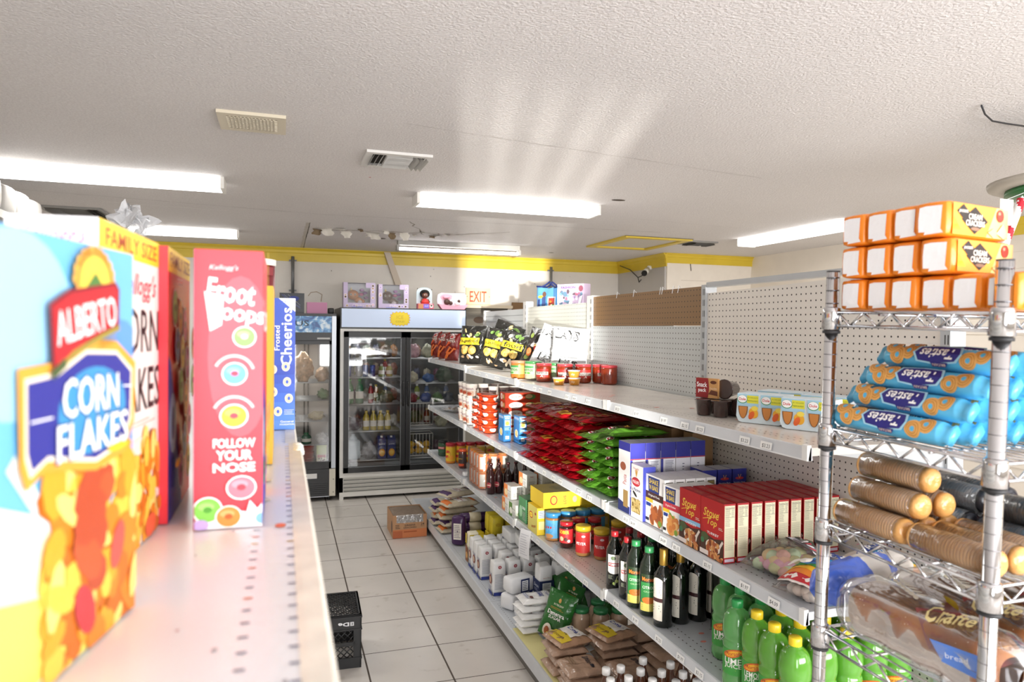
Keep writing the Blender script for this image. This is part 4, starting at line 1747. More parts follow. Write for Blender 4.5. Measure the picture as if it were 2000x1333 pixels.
o = bag_upright('chip_bag', .17, .24, .08, film('#7d1a15', .8), chip_red, 1, .012)
P = Proto(o, 'snack bag', 'snack bags on the top shelf')
zt = sz(0, 6)
for i, (x, y, r, tl, lab) in enumerate(((1.375, 6.43, -75, -.15, 'farthest'), (1.39, 6.20, -70, -.1, 'middle'), (1.41, 5.97, -60, -.02, 'nearest'))):
    rest(P.put((x, y, zt), rot=(rad(-8), tl, rad(r)), label=f'dark red and orange snack bag at the far shelf end, {lab} of three'), zt)
for (nm, x, y, r, tx, ty, col, art, lab, w, h, t_) in (
        ('black', 1.45, 5.42, -52, -6, 0, '#23221f', chip_black('superfood', seed=1), 'black chip bag with a yellow band, first to the right of the dark red bags', .26, .31, .10),
        ('black', 1.52, 5.10, -30, -30, 22, '#23221f', chip_black('food', seed=4), 'black chip bag with yellow band, leaning back highest', .24, .37, .09),
        ('black', 1.46, 4.92, -50, -12, 10, '#23221f', chip_black('superfood', seed=5), 'black chip bag with yellow band standing in front of the leaning one', .21, .29, .09),
        ('black', 1.50, 4.66, -40, -18, 14, '#23221f', chip_black('food', seed=6), 'black chip bag behind the green-lidded dip jar, showing an orange chip', .21, .27, .08),
        ('orange', 1.62, 4.44, -38, -16, 16, '#2a2522', chip_orange, 'black bag of orange root chips next to the white snack bags', .23, .28, .09)):
    o = bag_upright('chip_bag', w, h, t_, film(col, .8), art, x*9, .014, m2=film('#c9cccd', .8))
    o.location = (x, y, sz(0, y)+.006)
    o.rotation_euler = (rad(tx), rad(ty), rad(r))
    rest(o, sz(0, y))
    tag(o, lab, 'snack bag', 'snack bags on the top shelf')
for x, y, r, ty, w, h, lab in ((1.60, 4.20, -32, 20, .22, .29, 'white snack bag leaning left against the black chip bags'), (1.665, 3.96, -30, 4, .23, .31, 'white snack bag standing upright nearest the camera, beside the salsa jars')):
    o = bag_upright('snack_bag', w, h, .09, film('#d9dbdd', .6), popc, x*5, .012)
    o.location = (x, y, sz(0, y)+.006)
    o.rotation_euler = (rad(-10), rad(ty), rad(r))
    rest(o, sz(0, y))
    tag(o, lab, 'snack bag', 'snack bags on the top shelf')


# ---- jars
def jar(name, R, H, fill, lid, lidh=.014, lab=None, glassc=None, shoulder=.85, neck=.8, labz=(.25, .75), labc='#ffffff', art=None, rot=0., lidr=None, lidrib=False):
    t = empty(name)
    mb = MB()
    r2_ = R*neck
    mb.lathe([(R*.86, 0), (R*.97, .004), (R, .01), (R, H*shoulder*.9), (R*.97, H*shoulder), (r2_, H-lidh), (r2_, H-lidh+.001), (0, H-lidh+.001)], fill, 24)
    mb.build('jar_body', t)
    if labc:
        mb = MB()
        z0, z1 = H*labz[0], H*labz[1]
        cv = Canvas(mb, cylmap(R, a0=0), step=.0002, off=.0005, res=R*.2)
        wv = R*PI*.92
        cv.rect(-wv, z0, wv, z1, labc)
        if art:
            art(cv, z0, z1, R)
        mb.xf(Matrix.Rotation(rot, 4, 'Z'))
        mb.build('jar_label', t)
    mb = MB()
    lr = lidr or r2_*1.06
    mb.lathe([(lr, H-lidh), (lr*1.01, H-lidh*.5), (lr, H-.002), (lr*.94, H), (0, H-.0006)], lid, 24)
    mb.build('lid', t)
    return t


def salsa_art(cv, z0, z1, R):
    cv.rect(-R*1.05, z1-.016, R*1.05, z1, '#c02a26')
    cv.text('TOSTITOS', 0, (z0+z1)/2, R*1.8, '#141414', h=.014, bold=.06)
    cv.rect(-R*1.05, z0, R*1.05, z0+.013, '#b3352a')
    cv.poly([(-.008, z0), (.012, z0), (.004, (z0+z1)/2-.008)], '#f6eee2')
    cv.lines(-R*.9, z0+.002, R*.6, z0+.012, 2, '#b8342c')


def dip_art(cv, z0, z1, R):
    cv.rect(-R*1.3, z0, R*1.1, z1, '#a9d09a')
    cv.rect(-R*1.3, z1-.012, R*1.1, z1, '#3c8b4a')
    cv.text('TOSTITOS', 0, (z0+z1)/2, R*2.0, '#141414', h=.014, bold=.06)
    cv.ell(-.015, z0+.008, .012, .006, '#5c9c43')
    cv.ell(.012, z0+.008, .012, .006, '#5c9c43')


red_jar = mat('#8a3014', .12, var=.12, vs=40, coat=.5, nm='salsa')
t = jar('salsa_jar', .047, .108, red_jar, mat('#c9424a', .25, nm='red_lid'), labc=None, neck=.93, shoulder=.9)
mb = MB()
cv = Canvas(mb, cylmap(.047), step=.0002, off=.0005, res=.01)
cv.rect(-.042, .028, .042, .076, '#dccfc8')
salsa_art(cv, .028, .076, .04)
mb.build('jar_label', t)
P = Proto(t, 'jar', 'salsa jars on the top shelf')
for i, (x, y, r) in enumerate(((1.47, 3.85, -10), (1.567, 3.76, 5), (1.665, 3.72, 20), (1.762, 3.69, 35), (1.766, 3.585, 150))):
    P.put((x, y, sz(0, y)), rad(r-30), f'red-lidded glass salsa jar, {ORD[i]} from the left in the front row on the top shelf')
t = jar('dip_jar', .053, .108, mat('#b9b49a', .2, var=.35, vs=120, nm='pale_dip'), mat('#3f8b4b', .25, nm='green_lid'), labc=None, neck=.93, shoulder=.9)
mb = MB()
cv = Canvas(mb, cylmap(.053), step=.0002, off=.0005, res=.01)
dip_art(cv, .03, .08, .04)
mb.build('jar_label', t)
P = Proto(t, 'jar', 'dip jars on the top shelf')
P.put((1.445, 3.965, sz(0, 4.02)), rad(-65), 'green-lidded pale dip jar in front of the salsa jars')
for i, (x, y) in enumerate(((1.56, 3.9), (1.66, 3.96), (1.745, 3.93))):
    if i == 0:
        P.put((x-.005, y-.015, sz(0, y)), rad(-65), 'green-lidded pale dip jar behind the red-lidded salsa jars, '+['nearest the aisle'][0])
t = jar('dip_jar', .05, .106, mat('#c97a34', .2, var=.2, vs=60, nm='queso'), mat('#c98a6a', .3, nm='tan_lid'), labc='#d9a25a', art=dip_art, rot=0, neck=.93, shoulder=.9)
P = Proto(t, 'jar', 'dip jars on the top shelf')
P.put((1.385, 4.06, sz(0, 4.12)), rad(-85), 'orange cheese dip jar at the left end of the jar row')

# small dip cups
t = empty('dip_cup')
mb = MB()
mb.lathe([(.026, 0), (.033, .032), (.035, .034)], mat('#e8a13a', .3, coat=.3, nm='orange_cup'), 20)
mb.build('cup', t)
mb = MB()
cv = Canvas(mb, cylmap(lambda z: .026+.007*z/.032), step=.0002, off=.0004, res=.006)
cv.lines(-.025, .006, .025, .027, 3, '#8a5a1c')
cv.text('dip', 0, .017, .02, '#f6ead2')
mb.build('cup_print', t)
mb = MB()
mb.lathe([(.036, .034), (.0365, .039), (.033, .041), (0, .0405)], mat('#b9bfc6', .2, nm='clear_lid'), 20)
mb.build('lid', t)
P = Proto(t, 'cup', 'small orange dip cups on the top shelf')
zz = sz(0, 3.64)
P.put((1.465, 3.60, zz), rad(-40), 'small orange dip cup with clear lid, the left one on the shelf')
P.put((1.55, 3.58, zz), rad(-40), 'small orange dip cup with clear lid, lower one of the stack')
P.put((1.548, 3.582, zz+.0415), rad(-35), 'small orange dip cup with clear lid, stacked on another cup')

# pudding cups in a sleeve
cup_b = mat('#3b2824', .12, coat=.6, nm='pudding_cup')


def cup(mb, x, y, z, r=.033, h=.055, m=cup_b, flip=False, n=18):
    k = len(mb.v)
    mb.lathe([(r*.72, 0), (r*.76, .003), (r, h), (r*1.1, h+.001), (r*1.1, h+.004), (r*.98, h+.0045), (0, h+.0045)], m, n)
    if flip:
        mb.xf(Matrix.Translation((x, y, z+h+.0045)) @ Matrix.Rotation(PI, 4, 'X'), k)
    else:
        mb.xf(Matrix.Translation((x, y, z)), k)


t = empty('pudding_pack', (1.515, 2.175, sz(0, 2.2)), rad(-72))
for x, y in ((-.037, -.037), (.037, -.037), (-.037, .037), (.037, .037)):
    mb = MB()
    cup(mb, x, y, 0)
    mb.build('pudding_cup', t)
mb = MB()
mb.box(-.06, -.03, .0598, .06, .03, .0612, card('#3a2a24'))
mb.build('card_tray', t)
t2 = empty('pudding_pack', (1.512, 2.18, sz(0, 2.2)+.062), rad(-72))
for x in (-.036, .04):
    mb = MB()
    k = len(mb.v)
    cup(mb, 0, 0, 0, m=cup_b)
    mb.xf(Matrix.Translation((x, .045, .036)) @ Matrix.Rotation(rad(90), 4, 'X'), k)
    mb.build('pudding_cup', t2)
mb = MB()
mb.box(-.078, -.024, 0, .02, -.014, .072, card('#c9965c'))
cv = Canvas(mb, lambda u, v, o: (-.078+u, -.024-o, v))
cv.poly([(.0, .0), (.055, .0), (.06, .036), (.055, .072), (.0, .072)], '#8f1f22')
cv.text('Snack', .028, .048, .046, '#ffffff', h=.018, bold=.03)
cv.text('pack', .03, .026, .036, '#ffffff', h=.018, bold=.03)
cv.text('Chocolate', .078, .036, .034, '#f2dcc0', h=.008)
cv.poly([(.058, .014), (.098, .01), (.098, .026), (.07, .03)], '#5f2f1a')
cv.ell(.08, .058, .014, .006, '#5b2c18')
mb.build('sleeve', t2)
tag(t, 'brown chocolate pudding cups standing upright under the sleeve on the top shelf', 'pudding pack', 'pudding packs on the top shelf')
tag(t2, 'sleeve of chocolate pudding cups lying on its side on top of other cups', 'pudding pack', 'pudding packs on the top shelf')
mb = MB()
cup(mb, 0, 0, 0)
mb.xf(Matrix.Translation((0, 0, .037)) @ Matrix.Rotation(rad(90), 4, 'X'))
o = mb.build('pudding_cup')
o.location = (1.60, 2.12, sz(0, 2.1))
o.rotation_euler = (0, 0, rad(-60))
tag(o, 'single brown pudding cup lying on its side right of the pudding packs', 'pudding cup')


# fruit cup packs
def fruit_pack(name):
    t = empty(name)
    w, d, h = .165, .085, .098
    mb = MB()
    prof = [(-w/2, .02), (-w/2+.008, .004), (-w/2+.02, 0), (w/2-.02, 0), (w/2-.008, .004), (w/2, .02), (w/2-.004, h), (-w/2+.004, h)]
    vs = [(x, y, z) for y in (-d/2, d/2) for x, z in prof]
    n = len(prof)
    mb.add(vs, [(i, (i+1) % n, n+(i+1) % n, n+i)[::-1] for i in range(n)]+[tuple(range(n)), tuple(range(n, 2*n))[::-1]], card('#dcebf2'))
    cv = Canvas(mb, lambda u, v, o: (-w/2+u, -d/2-o, v), step=.0002)
    for s in (0, 1):
        u0 = s*.083
        cv.rect(u0+.004, .055, u0+.078, .096, '#a9d2e6', n=1)
        cv.rect(u0+.038, .066, u0+.078, .092, '#e3e043', n=1)
        cv.text('IN 100% JUICE', u0+.058, .084, .034, '#4f7d2a', h=.004)
        cv.text('TROPICAL FRUIT', u0+.058, .074, .034, '#4f7d2a', h=.004)
        cv.ell(u0+.022, .078, .018, .014, '#4f9a63')
        cv.ell(u0+.022, .079, .016, .0125, '#fbfbfa')
        cv.text('Dole', u0+.022, .079, .024, '#cf2f33', h=.009, bold=.04)
        pts = [(u0+.008+.034*(1-math.cos(a))/2*1.0+.0, .055-.042*math.sin(a)) for a in [PI*i/12 for i in range(13)]]
        cv.poly(pts, '#7a4a22')
        cv.poly([((p[0]-u0-.025)*.82+u0+.025, p[1]*.92+.003) for p in pts], '#c98440')
        cv.ell(u0+.062, .034, .016, .018, '#f2b233', rot=.5)
        cv.ell(u0+.055, .026, .009, .015, '#e3662c', rot=-.5)
        cv.ell(u0+.066, .05, .012, .008, '#f6de5a')
    mb.build('sleeve', t)
    for s in (-1, 1):
        for y in (-.0, ):
            mb = MB()
            k = len(mb.v)
            mb.lathe([(.024, 0), (.034, .05), (.036, .052), (0, .052)], mat('#c88a3f', .15, coat=.5, nm='fruit_cup'), 16)
            mb.xf(Matrix.Translation((s*.04, d/2+.026-.028, .036)), k)
            mb.build('fruit_cup', t)
    return t


P = Proto(fruit_pack('fruit_cup_pack'), 'fruit cup pack', 'fruit cup packs on the top shelf')
zz = sz(0, 1.9)
P.put((1.545, 1.955, zz), rad(-62), 'light blue and white fruit cup pack nearest the pudding packs, front one')
P.put((1.585, 1.785, zz), rad(-62), 'light blue and white fruit cup pack partly behind the chrome rack post')
P.put((1.685, 2.03, zz), rad(-62), 'light blue fruit cup pack behind the left front one')
P.put((1.725, 1.86, zz), rad(-62), 'light blue fruit cup pack behind the right front one, beside the post')

# ---- second shelf, far end: noodles
mb = MB()
rr = random.Random(6)
pillow(mb, .2, .24, .05, clear('noodle_wrap', gloss=.15, r=.12, bump=.7, haze=.12), 3, cr=.006)
for i in range(26):
    x = rr.uniform(-.07, .07)
    y = rr.uniform(-.08, .08)
    mb.tube([(x-.02, y-.03, .02+rr.uniform(0, .012)), (x, y, .03), (x+.03, y+.02, .02)], .004, mat(rr.choice(['#c98a4a', '#b8703a', '#d9a868']), .5, nm='noodle'), 5)
o = mb.build('noodle_pack')
o.location = (1.46, 6.02, sz(1, 6.02))
o.rotation_euler = (0, 0, rad(20))
tag(o, 'clear pack of brown noodles lying flat at the far end of the second shelf', 'noodle pack')

t = empty('noodle_cup')
mb = MB()
mb.lathe([(.034, 0), (.036, .003), (.046, .095), (.048, .097), (.048, .101), (.044, .102)], mat('#efe6de', .35, nm='paper_cup'), 20)
mb.build('cup', t)
mb = MB()
cv = Canvas(mb, cylmap(lambda z: .035+.0115*z/.097), step=.0002, off=.0005, res=.01)
for a in (-.09, .0, .09):
    cv.rect(a-.04, .012, a+.035, .05, '#c9a58f')
    cv.text('NOODLES', a, .066, .07, '#7a3a52', h=.016, bold=.03)
    cv.ell(a, .03, .02, .012, '#a8462c')
mb.build('cup_print', t)
mb = MB()
mb.lathe([(.0, .1025), (.045, .1025), (.045, .103), (0, .1035)], mat('#f3f0ea', .3, nm='foil_lid'), 20)
mb.build('lid', t)
P = Proto(t, 'noodle cup', 'white and purple noodle cups on the second shelf')
rr = random.Random(3)
YC = (5.18, 5.30, 5.42)
for L_ in range(3):
    for iy, y in enumerate(YC):
        for ix in range(4):
            if (ix in (1, 2) and iy > 0) or (L_ == 1 and ix == 3 and iy > 0):
                continue
            P.put((1.385+.1*ix, y, sz(1, y)+.1042*L_), rad(rr.uniform(-120, 0)),
                  f'white noodle cup in the wrapped stack, {["bottom", "middle", "top"][L_]} layer, {ORD[ix]} from the aisle, {["near", "middle", "far"][iy]} row')
for ix in range(4):
    P.put((1.50+.082*ix, 4.98, sz(1, 4.98)+.225), rad(rr.uniform(-90, 0)), f'white noodle cup on top of the orange bowls, {ORD[ix]} from the aisle', sc=.82)

# instant noodle bowls
t = empty('noodle_bowl')
mb = MB()
mb.lathe([(.040, 0), (.043, .003), (.056, .045), (.060, .047), (.060, .053), (.055, .054), (0, .054)], mat('#d9481f', .3, var=.1, vs=30, nm='orange_bowl'), 22)
mb.build('bowl', t)
mb = MB()
cv = Canvas(mb, cylmap(lambda z: .0415+.0145*z/.045), step=.0002, off=.0005, res=.01)
for a in (-.11, -.02, .07):
    cv.ell(a, .025, .026, .015, '#f6f1ea')
    cv.text('soup', a, .026, .028, '#b3261e', h=.008)
cv.rect(-.14, .036, .13, .042, '#8f1f16')
mb.build('bowl_print', t)
P = Proto(t, 'noodle bowl', 'orange noodle bowls on the second shelf')
for ix, x in enumerate((1.40, 1.525, 1.65)):
    for iy, y in enumerate((4.74, 4.87, 5.0)):
        nL = 5 if iy < 2 else 4
        if ix > 0 and iy > 0:
            continue
        for L_ in range(nL):
            if ix == 0 or L_ > 1:
                P.put((x+rr.uniform(-.004, .004), y, sz(1, y)+.0545*L_ if (ix == 0 or L_ > 1) else 0), rad(rr.uniform(-100, -30)),
                      f'orange noodle bowl, {ORD[L_]} from the bottom in the {["near", "middle", "far"][iy]} stack, {ORD[ix]} from the aisle') if ix == 0 else None
# boxed orange soup packs to the right of the bowls
def soup_art(cv, w, h):
    cv.ell(w*.3, h*.5, w*.2, h*.4, '#f4ede2', n=20)
    cv.ell(w*.72, h*.5, w*.15, h*.35, '#5d8a3a')
    cv.ell(w*.68, h*.55, w*.1, h*.25, '#e7c08a')
    cv.text('SOUP', w*.3, h*.5, w*.26, '#b3261e', h=h*.25)


o = carton('soup_pack', .12, .26, .058, '#c43d1c', {'right': soup_art, 'front': soup_art, 'top': lambda cv, w, h: cv.ell(w/2, h/2, w*.3, h*.3, '#f0d9c0')})
P = Proto(o, 'soup pack', 'orange and brown soup packs on the second shelf')
k = 0
for L_ in range(5):
    P.put((1.60+rr.uniform(-.01, .01), 4.68, sz(1, 4.7)+.0585*L_), AISLE, f'flat orange soup pack behind the blue pasta boxes, {ORD[L_]} from the bottom')


def roni(cv, w, h):
    cv.rect(0, h*.82, w, h, '#4d8fd0', n=1)
    cv.text('PASTA', w/2, h*.93, w*.8, '#ffffff', h=.01, bold=.03)
    cv.text('RONI', w/2, h*.86, w*.6, '#ffffff', h=.01, bold=.03)
    cv.rect(w*.15, h*.58, w*.85, h*.8, '#f1e3a9', n=1)
    cv.ell(w*.5, h*.68, w*.24, h*.07, '#e3b54a')
    cv.lines(w*.12, h*.42, w*.88, h*.55, 4, '#cfe2f3')
    cv.ell(w*.5, h*.33, w*.16, h*.05, '#2f6f9a')
    cv.rect(w*.25, h*.1, w*.75, h*.22, '#f6f6f6', n=1)
    cv.lines(w*.3, h*.12, w*.7, h*.2, 3, '#333333')


def ronif(cv, w, h):
    cv.rect(0, h*.82, w, h, '#4d8fd0', n=1)
    cv.text('PASTA RONI', w/2, h*.9, w*.8, '#ffffff', h=.016, bold=.03)
    bowl_food(cv, w*.5, h*.35, w*.3, ['#f1dd8f', '#e8c860', '#f6eab0'], 3)


o = carton('pasta_box', .11, .05, .178, {'all': '#2f7fc4', 'top': '#8fa9c4'}, {'right': roni, 'front': ronif})
P = Proto(o, 'pasta box', 'light blue pasta boxes on the second shelf')
P.put((1.40, 4.38, sz(1, 4.3)), AISLE, 'light blue pasta box standing left of its twin beside the orange bowls')
P.put((1.47, 4.27, sz(1, 4.3)), AISLE, 'light blue pasta box standing right of its twin, next to the red bags')


# ---- red and green bags
def flatbag(name, w, h, t, col, art, seed, cr=.006, bump=.9, **k):
    mb = MB()
    top = pillow(mb, w, h, t, film(col, bump), seed, cr=cr, nu=18, nv=20, **k)
    cv = Canvas(mb, top, step=.0006, off=.0012, res=.012)
    art(cv, w, h)
    return mb.build(name)


def redart(k):
    def art(cv, w, h):
        rr = random.Random(k)
        cv.ell(0, h*.0, w*.30, h*.2, ['#c9a24a', '#d8b65c', '#bb8f3c'][k % 3], n=16)
        cv.ell(w*[-.1, .12, .0][k], 0, w*.26, h*.15, '#c92a24', n=14)
        cv.text('PASTA', 0, -h*.22, w*.5, '#d9c08a', h=.014, bold=.02)
        if k:
            cv.rect(-w*[0, .42, .1][k], -h*.40, w*[0, .05, .44][k], -h*.2, ['', '#c99a3a', '#b8862f'][k])
    return art


def greenart(k):
    def art(cv, w, h):
        cv.ell(0, -h*.34, w*.16, h*.06, '#f3efe6')
        cv.ell(0, -h*.34, w*.13, h*.045, '#9c2a3a')
        cv.text('malt', 0, -h*.34, w*.18, '#ffffff', h=.01)
        cv.poly([(-w*.3, -h*.22), (w*.3, -h*.2), (w*.26, h*.02), (-w*.2, 0)], '#5f3a1c')
        cv.ell(0, -h*.1, w*.15, h*.05, '#b98a3c')
        cv.ell(w*.05, h*.2, w*.2, h*.09, '#7b3340')
        cv.ell(w*.05, h*.2, w*.15, h*.05, '#eedfd0')
    return art


reds = [Proto(flatbag('pasta_bag', .178, .30, .031, ['#a1101c', '#8f0f1a', '#b3151f'][k], redart(k), 11+k, .007, px=4, py=5, flat=.42, seal=.09), 'pasta bag', 'shiny red bags stacked on the second shelf') for k in range(3)]
rr = random.Random(12)
for ci, y in enumerate((3.22, 3.42, 3.62, 3.82)):
    for L_ in range(8):
        if ci in (1, 2) and L_ < 3:
            pass
        reds[(ci+L_) % 3].put((1.50+rr.uniform(-.03, .015)+.004*L_, y+rr.uniform(-.004, .004), sz(1, y)+.0392*L_), rot=(0, rr.uniform(-.006, .006), rad(-90+rr.uniform(-3, 3))),
                              label=f'shiny red bag, {ORD[L_]} from the bottom of the {["nearest", "second", "third", "farthest"][ci]} front stack')
for ci, y in enumerate((2.85, 3.04, 3.24, 3.44, 3.64, 3.84)):
    for L_ in range(2):
        reds[(ci+L_) % 3].put((1.735, y, sz(1, y)+.302+.0392*L_), rot=(0, 0, rad(-90+rr.uniform(-3, 3))), sc=(1, .52, 1),
                              label=f'dark red bag at the back under the top shelf, {["lower", "upper"][L_]}, {ORD[ci]} from the near end')
# hidden carton that carries the rear bags
for i, (y0, y1) in enumerate(((2.76, 3.34), (3.35, 3.92))):
    mb = MB()
    mb.box(1.675, y0, sz(1, 3), 1.805, y1, sz(1, 3)+.299, card('#8a6a48'))
    tag(mb.build('cardboard_carton'), 'plain brown carton under the dark red bags at the back, '+['near', 'far'][i]+' one', 'carton')
greens = [Proto(flatbag('malt_biscuit_bag', .160, .30, .036, ['#5f9a2f', '#6aa838'][k], greenart(k), 21+k, .007, px=4, py=5, flat=.42, seal=.09), 'green bag', 'bright green bags stacked on the second shelf') for k in range(2)]
for ci, y in enumerate((2.82, 3.0)):
    for L_ in range(7 if ci == 0 else 6):
        greens[(ci+L_) % 2].put((1.51+rr.uniform(-.03, .01), y+rr.uniform(-.003, .003), sz(1, y)+.0445*L_), rot=(0, rr.uniform(-.006, .006), rad(-90+rr.uniform(-2.5, 2.5))),
                                label=f'bright green bag, {ORD[L_]} from the bottom of the {["near", "far"][ci]} front stack')
for i in range(2):
    greens[i % 2].put((1.745, 2.645, sz(1, 2.6)+.302+.033*i), rot=(0, 0, rad(-90+rr.uniform(-2, 2))), label=f'green bag at the back above the tall blue and white boxes, {ORD[i]} from the bottom', sc=(.7, .38, .8))
mb = MB()
mb.box(1.70, 2.63, sz(1, 2.6), 1.805, 2.70, sz(1, 2.6)+.3, card('#8a6a48'))
tag(mb.build('cardboard_carton'), 'plain brown carton hidden under the rear green bags', 'carton')


# ---- pasta, coating and stuffing boxes
def mueller_side(cv, w, h):
    cv.rect(0, h*.78, w, h, '#2b2c8c', n=1)
    cv.rect(0, h*.765, w, h*.78, '#b13b45', n=1)
    cv.rect(0, 0, w*.16, h*.765, '#3a3f9e', n=1)
    cv.lines(w*.3, h*.5, w*.9, h*.74, 12, '#6a6a86', seed=4)
    cv.text('ELLERS', w*.08, h*.4, h*.3, '#e8e8f4', h=w*.09, rot=PI/2)


def mueller_side2(cv, w, h):
    cv.rect(0, h*.78, w, h, '#2b2c8c', n=1)
    cv.rect(0, h*.765, w, h*.78, '#b13b45', n=1)
    cv.lines(w*.45, h*.3, w*.6, h*.7, 10, '#7b7b8f', seed=4)


def lasagna_front(cv, w, h):
    cv.rect(0, 0, w, h, '#f1eeec', n=1)
    cv.rect(0, h*.88, w, h, '#2b2c8c', n=1)
    cv.poly([(0, 0), (w, 0), (w, h*.1), (0, h*.16)], '#24306f')
    cv.ell(w*.4, h*.65, w*.25, h*.06, '#a45a3c')
    cv.text('Pasta', w*.55, h*.47, h*.14, '#b3303c', h=w*.3, rot=PI/2)
    cv.rect(w*.45, h*.08, w*.85, h*.32, '#a98850', n=1)


lasP = [Proto(carton('pasta_box', .10, .068, .288, {'all': '#eeedf2', 'top': '#cfcfe0'}, {'right': f, 'front': lasagna_front}), 'pasta box', 'tall blue and white pasta boxes on the second shelf') for f in (mueller_side, mueller_side2)]
for i in range(5):
    lasP[0 if i < 3 else 1].put((1.372+.0705*i, 2.565, sz(1, 2.5)), AISLE, f'tall blue and white pasta box, {ORD[i]} from the aisle in the back row')


def mu_front(cv, w, h):
    cv.rect(0, 0, w, h, '#f4f1ef', n=1)
    cv.text("Noodle", w*.4, h*.93, w*.5, '#c0606a', h=.008, shear=.3)
    for i in range(5):
        a = rad(60+15*i)
        cv.path([(w*.45, h*.78), (w*.45+math.cos(a)*.02, h*.78+math.sin(a)*.03)], .003, '#d9a24a')
    cv.ell(w*.42, h*.68, w*.36, h*.085, '#b32a36')
    cv.ell(w*.42, h*.68, w*.31, h*.06, '#c93a44')
    cv.text("MUELLER'S", w*.42, h*.68, w*.56, '#ffffff', h=.012, bold=.03)
    cv.text('La Macaroni', w*.45, h*.54, w*.75, '#28346f', h=.013)
    cv.ell(w*.35, h*.45, w*.2, h*.03, '#222222', rot=-.5)
    cv.rect(w*.1, h*.1, w*.82, h*.36, '#a58a4e', n=1)
    flakes(cv, w*.14, h*.12, w*.78, h*.34, 50, ['#c9ad6a', '#8f7436', '#d8c184'], .01, 4)


P = Proto(carton('pasta_box', .095, .055, .212, {'all': '#f1eff0', 'right': '#2e3590', 'top': '#e8e8ee'}, {'front': mu_front}), 'pasta box')
P.put((1.365, 2.455, sz(1, 2.4)), AISLE, 'white pasta box with a red oval and dark blue side before the tall boxes')


def shake(meat, band, food, seed):
    def f(cv, w, h):
        cv.rect(0, 0, w, h, '#f4f2f0', n=1)
        cv.poly([(w*.15, h*.66), (w*.72, h*.66), (w*.75, h*.97), (w*.12, h*.97)], '#283a7c')
        cv.text('SHAKE', w*.43, h*.88, w*.5, '#f2d24a', h=h*.1, bold=.03)
        cv.text("'N BAKE", w*.43, h*.76, w*.5, '#f2d24a', h=h*.1, bold=.03)
        cv.rect(0, h*.52, w, h*.66, band, n=1)
        cv.text('Original '+meat, w*.45, h*.59, w*.62, '#ffffff', h=h*.055, shear=.2)
        cv.rect(0, h*.45, w*.4, h*.52, '#e8c32f', n=1)
        cv.rect(w*.04, h*.36, w*.3, h*.43, '#28408c', n=1)
        cv.rect(w*.02, h*.06, w*.2, h*.12, '#222222', n=1)
        cv.ell(w*.62, h*.24, w*.42, h*.23, '#f3ede4', n=22)
        flakes(cv, w*.35, h*.1, w*.88, h*.36, 26, food, .022, seed)
        cv.ell(w*.8, h*.1, w*.1, h*.06, '#7c9a3a')
    return f


def shake_side(cv, w, h):
    cv.rect(0, 0, w, h, '#f2f0ee', n=1)
    cv.rect(w*.12, h*.82, w*.85, h*.95, '#5d5a4a', n=1)
    cv.text('SHAKE', w*.48, h*.91, w*.6, '#d9c15a', h=h*.04)
    cv.text('N BAKE', w*.48, h*.86, w*.6, '#d9c15a', h=h*.04)
    cv.lines(w*.15, h*.1, w*.85, h*.75, 18, '#9c98a0', seed=6)


P = Proto(carton('coating_mix_box', .138, .042, .19, {'all': '#f2f0ee'}, {'front': shake('Pork', '#4a2a22', ['#9c5228', '#b8652f', '#c9794a', '#d98f4a'], 1), 'right': shake_side}), 'coating mix box', 'white coating mix boxes on the second shelf')
for i in range(5):
    P.put((1.372+.045*i, 2.338, sz(1, 2.3)), AISLE, f'white pork coating mix box, {ORD[i]} from the aisle')
P = Proto(carton('coating_mix_box', .102, .042, .178, {'all': '#f2f0ee'}, {'front': shake('Chicken', '#c93a4a', ['#d9954f', '#c97a3c', '#e0ac6a', '#7c9a3a'], 2), 'right': shake_side}), 'coating mix box', 'white coating mix boxes on the second shelf')
for i in range(4):
    P.put((1.368+.045*i, 2.214, sz(1, 2.2)), rad(-90) if i else rad(-86), f'white chicken coating mix box with a red band, {ORD[i]} from the aisle')
for i in range(1, 5):
    lasP[1]
P = Proto(carton('pasta_box', .09, .066, .19, {'all': '#2b2f86', 'top': '#c9c9cf', 'right': '#2b2f86'}, {'right': lambda cv, w, h: (cv.ell(w*.5, h*.8, w*.3, h*.03, '#b8343f'), cv.path([(w*.4, h*.88), (w*.5, h*.8), (w*.6, h*.88)], .003, '#d9a24a'), cv.rect(0, 0, w, h*.68, '#e9e9ef', n=1), cv.text('Nutrition Facts', w*.5, h*.71, w*.8, '#ffffff', h=.007))}), 'pasta box', 'dark blue topped pasta boxes at the back of the second shelf')
for i in range(3):
    P.put((1.625+.07*i, 2.43, sz(1, 2.4)), AISLE, f'dark blue pasta box at the back against the pegboard, {ORD[i]} from the aisle')


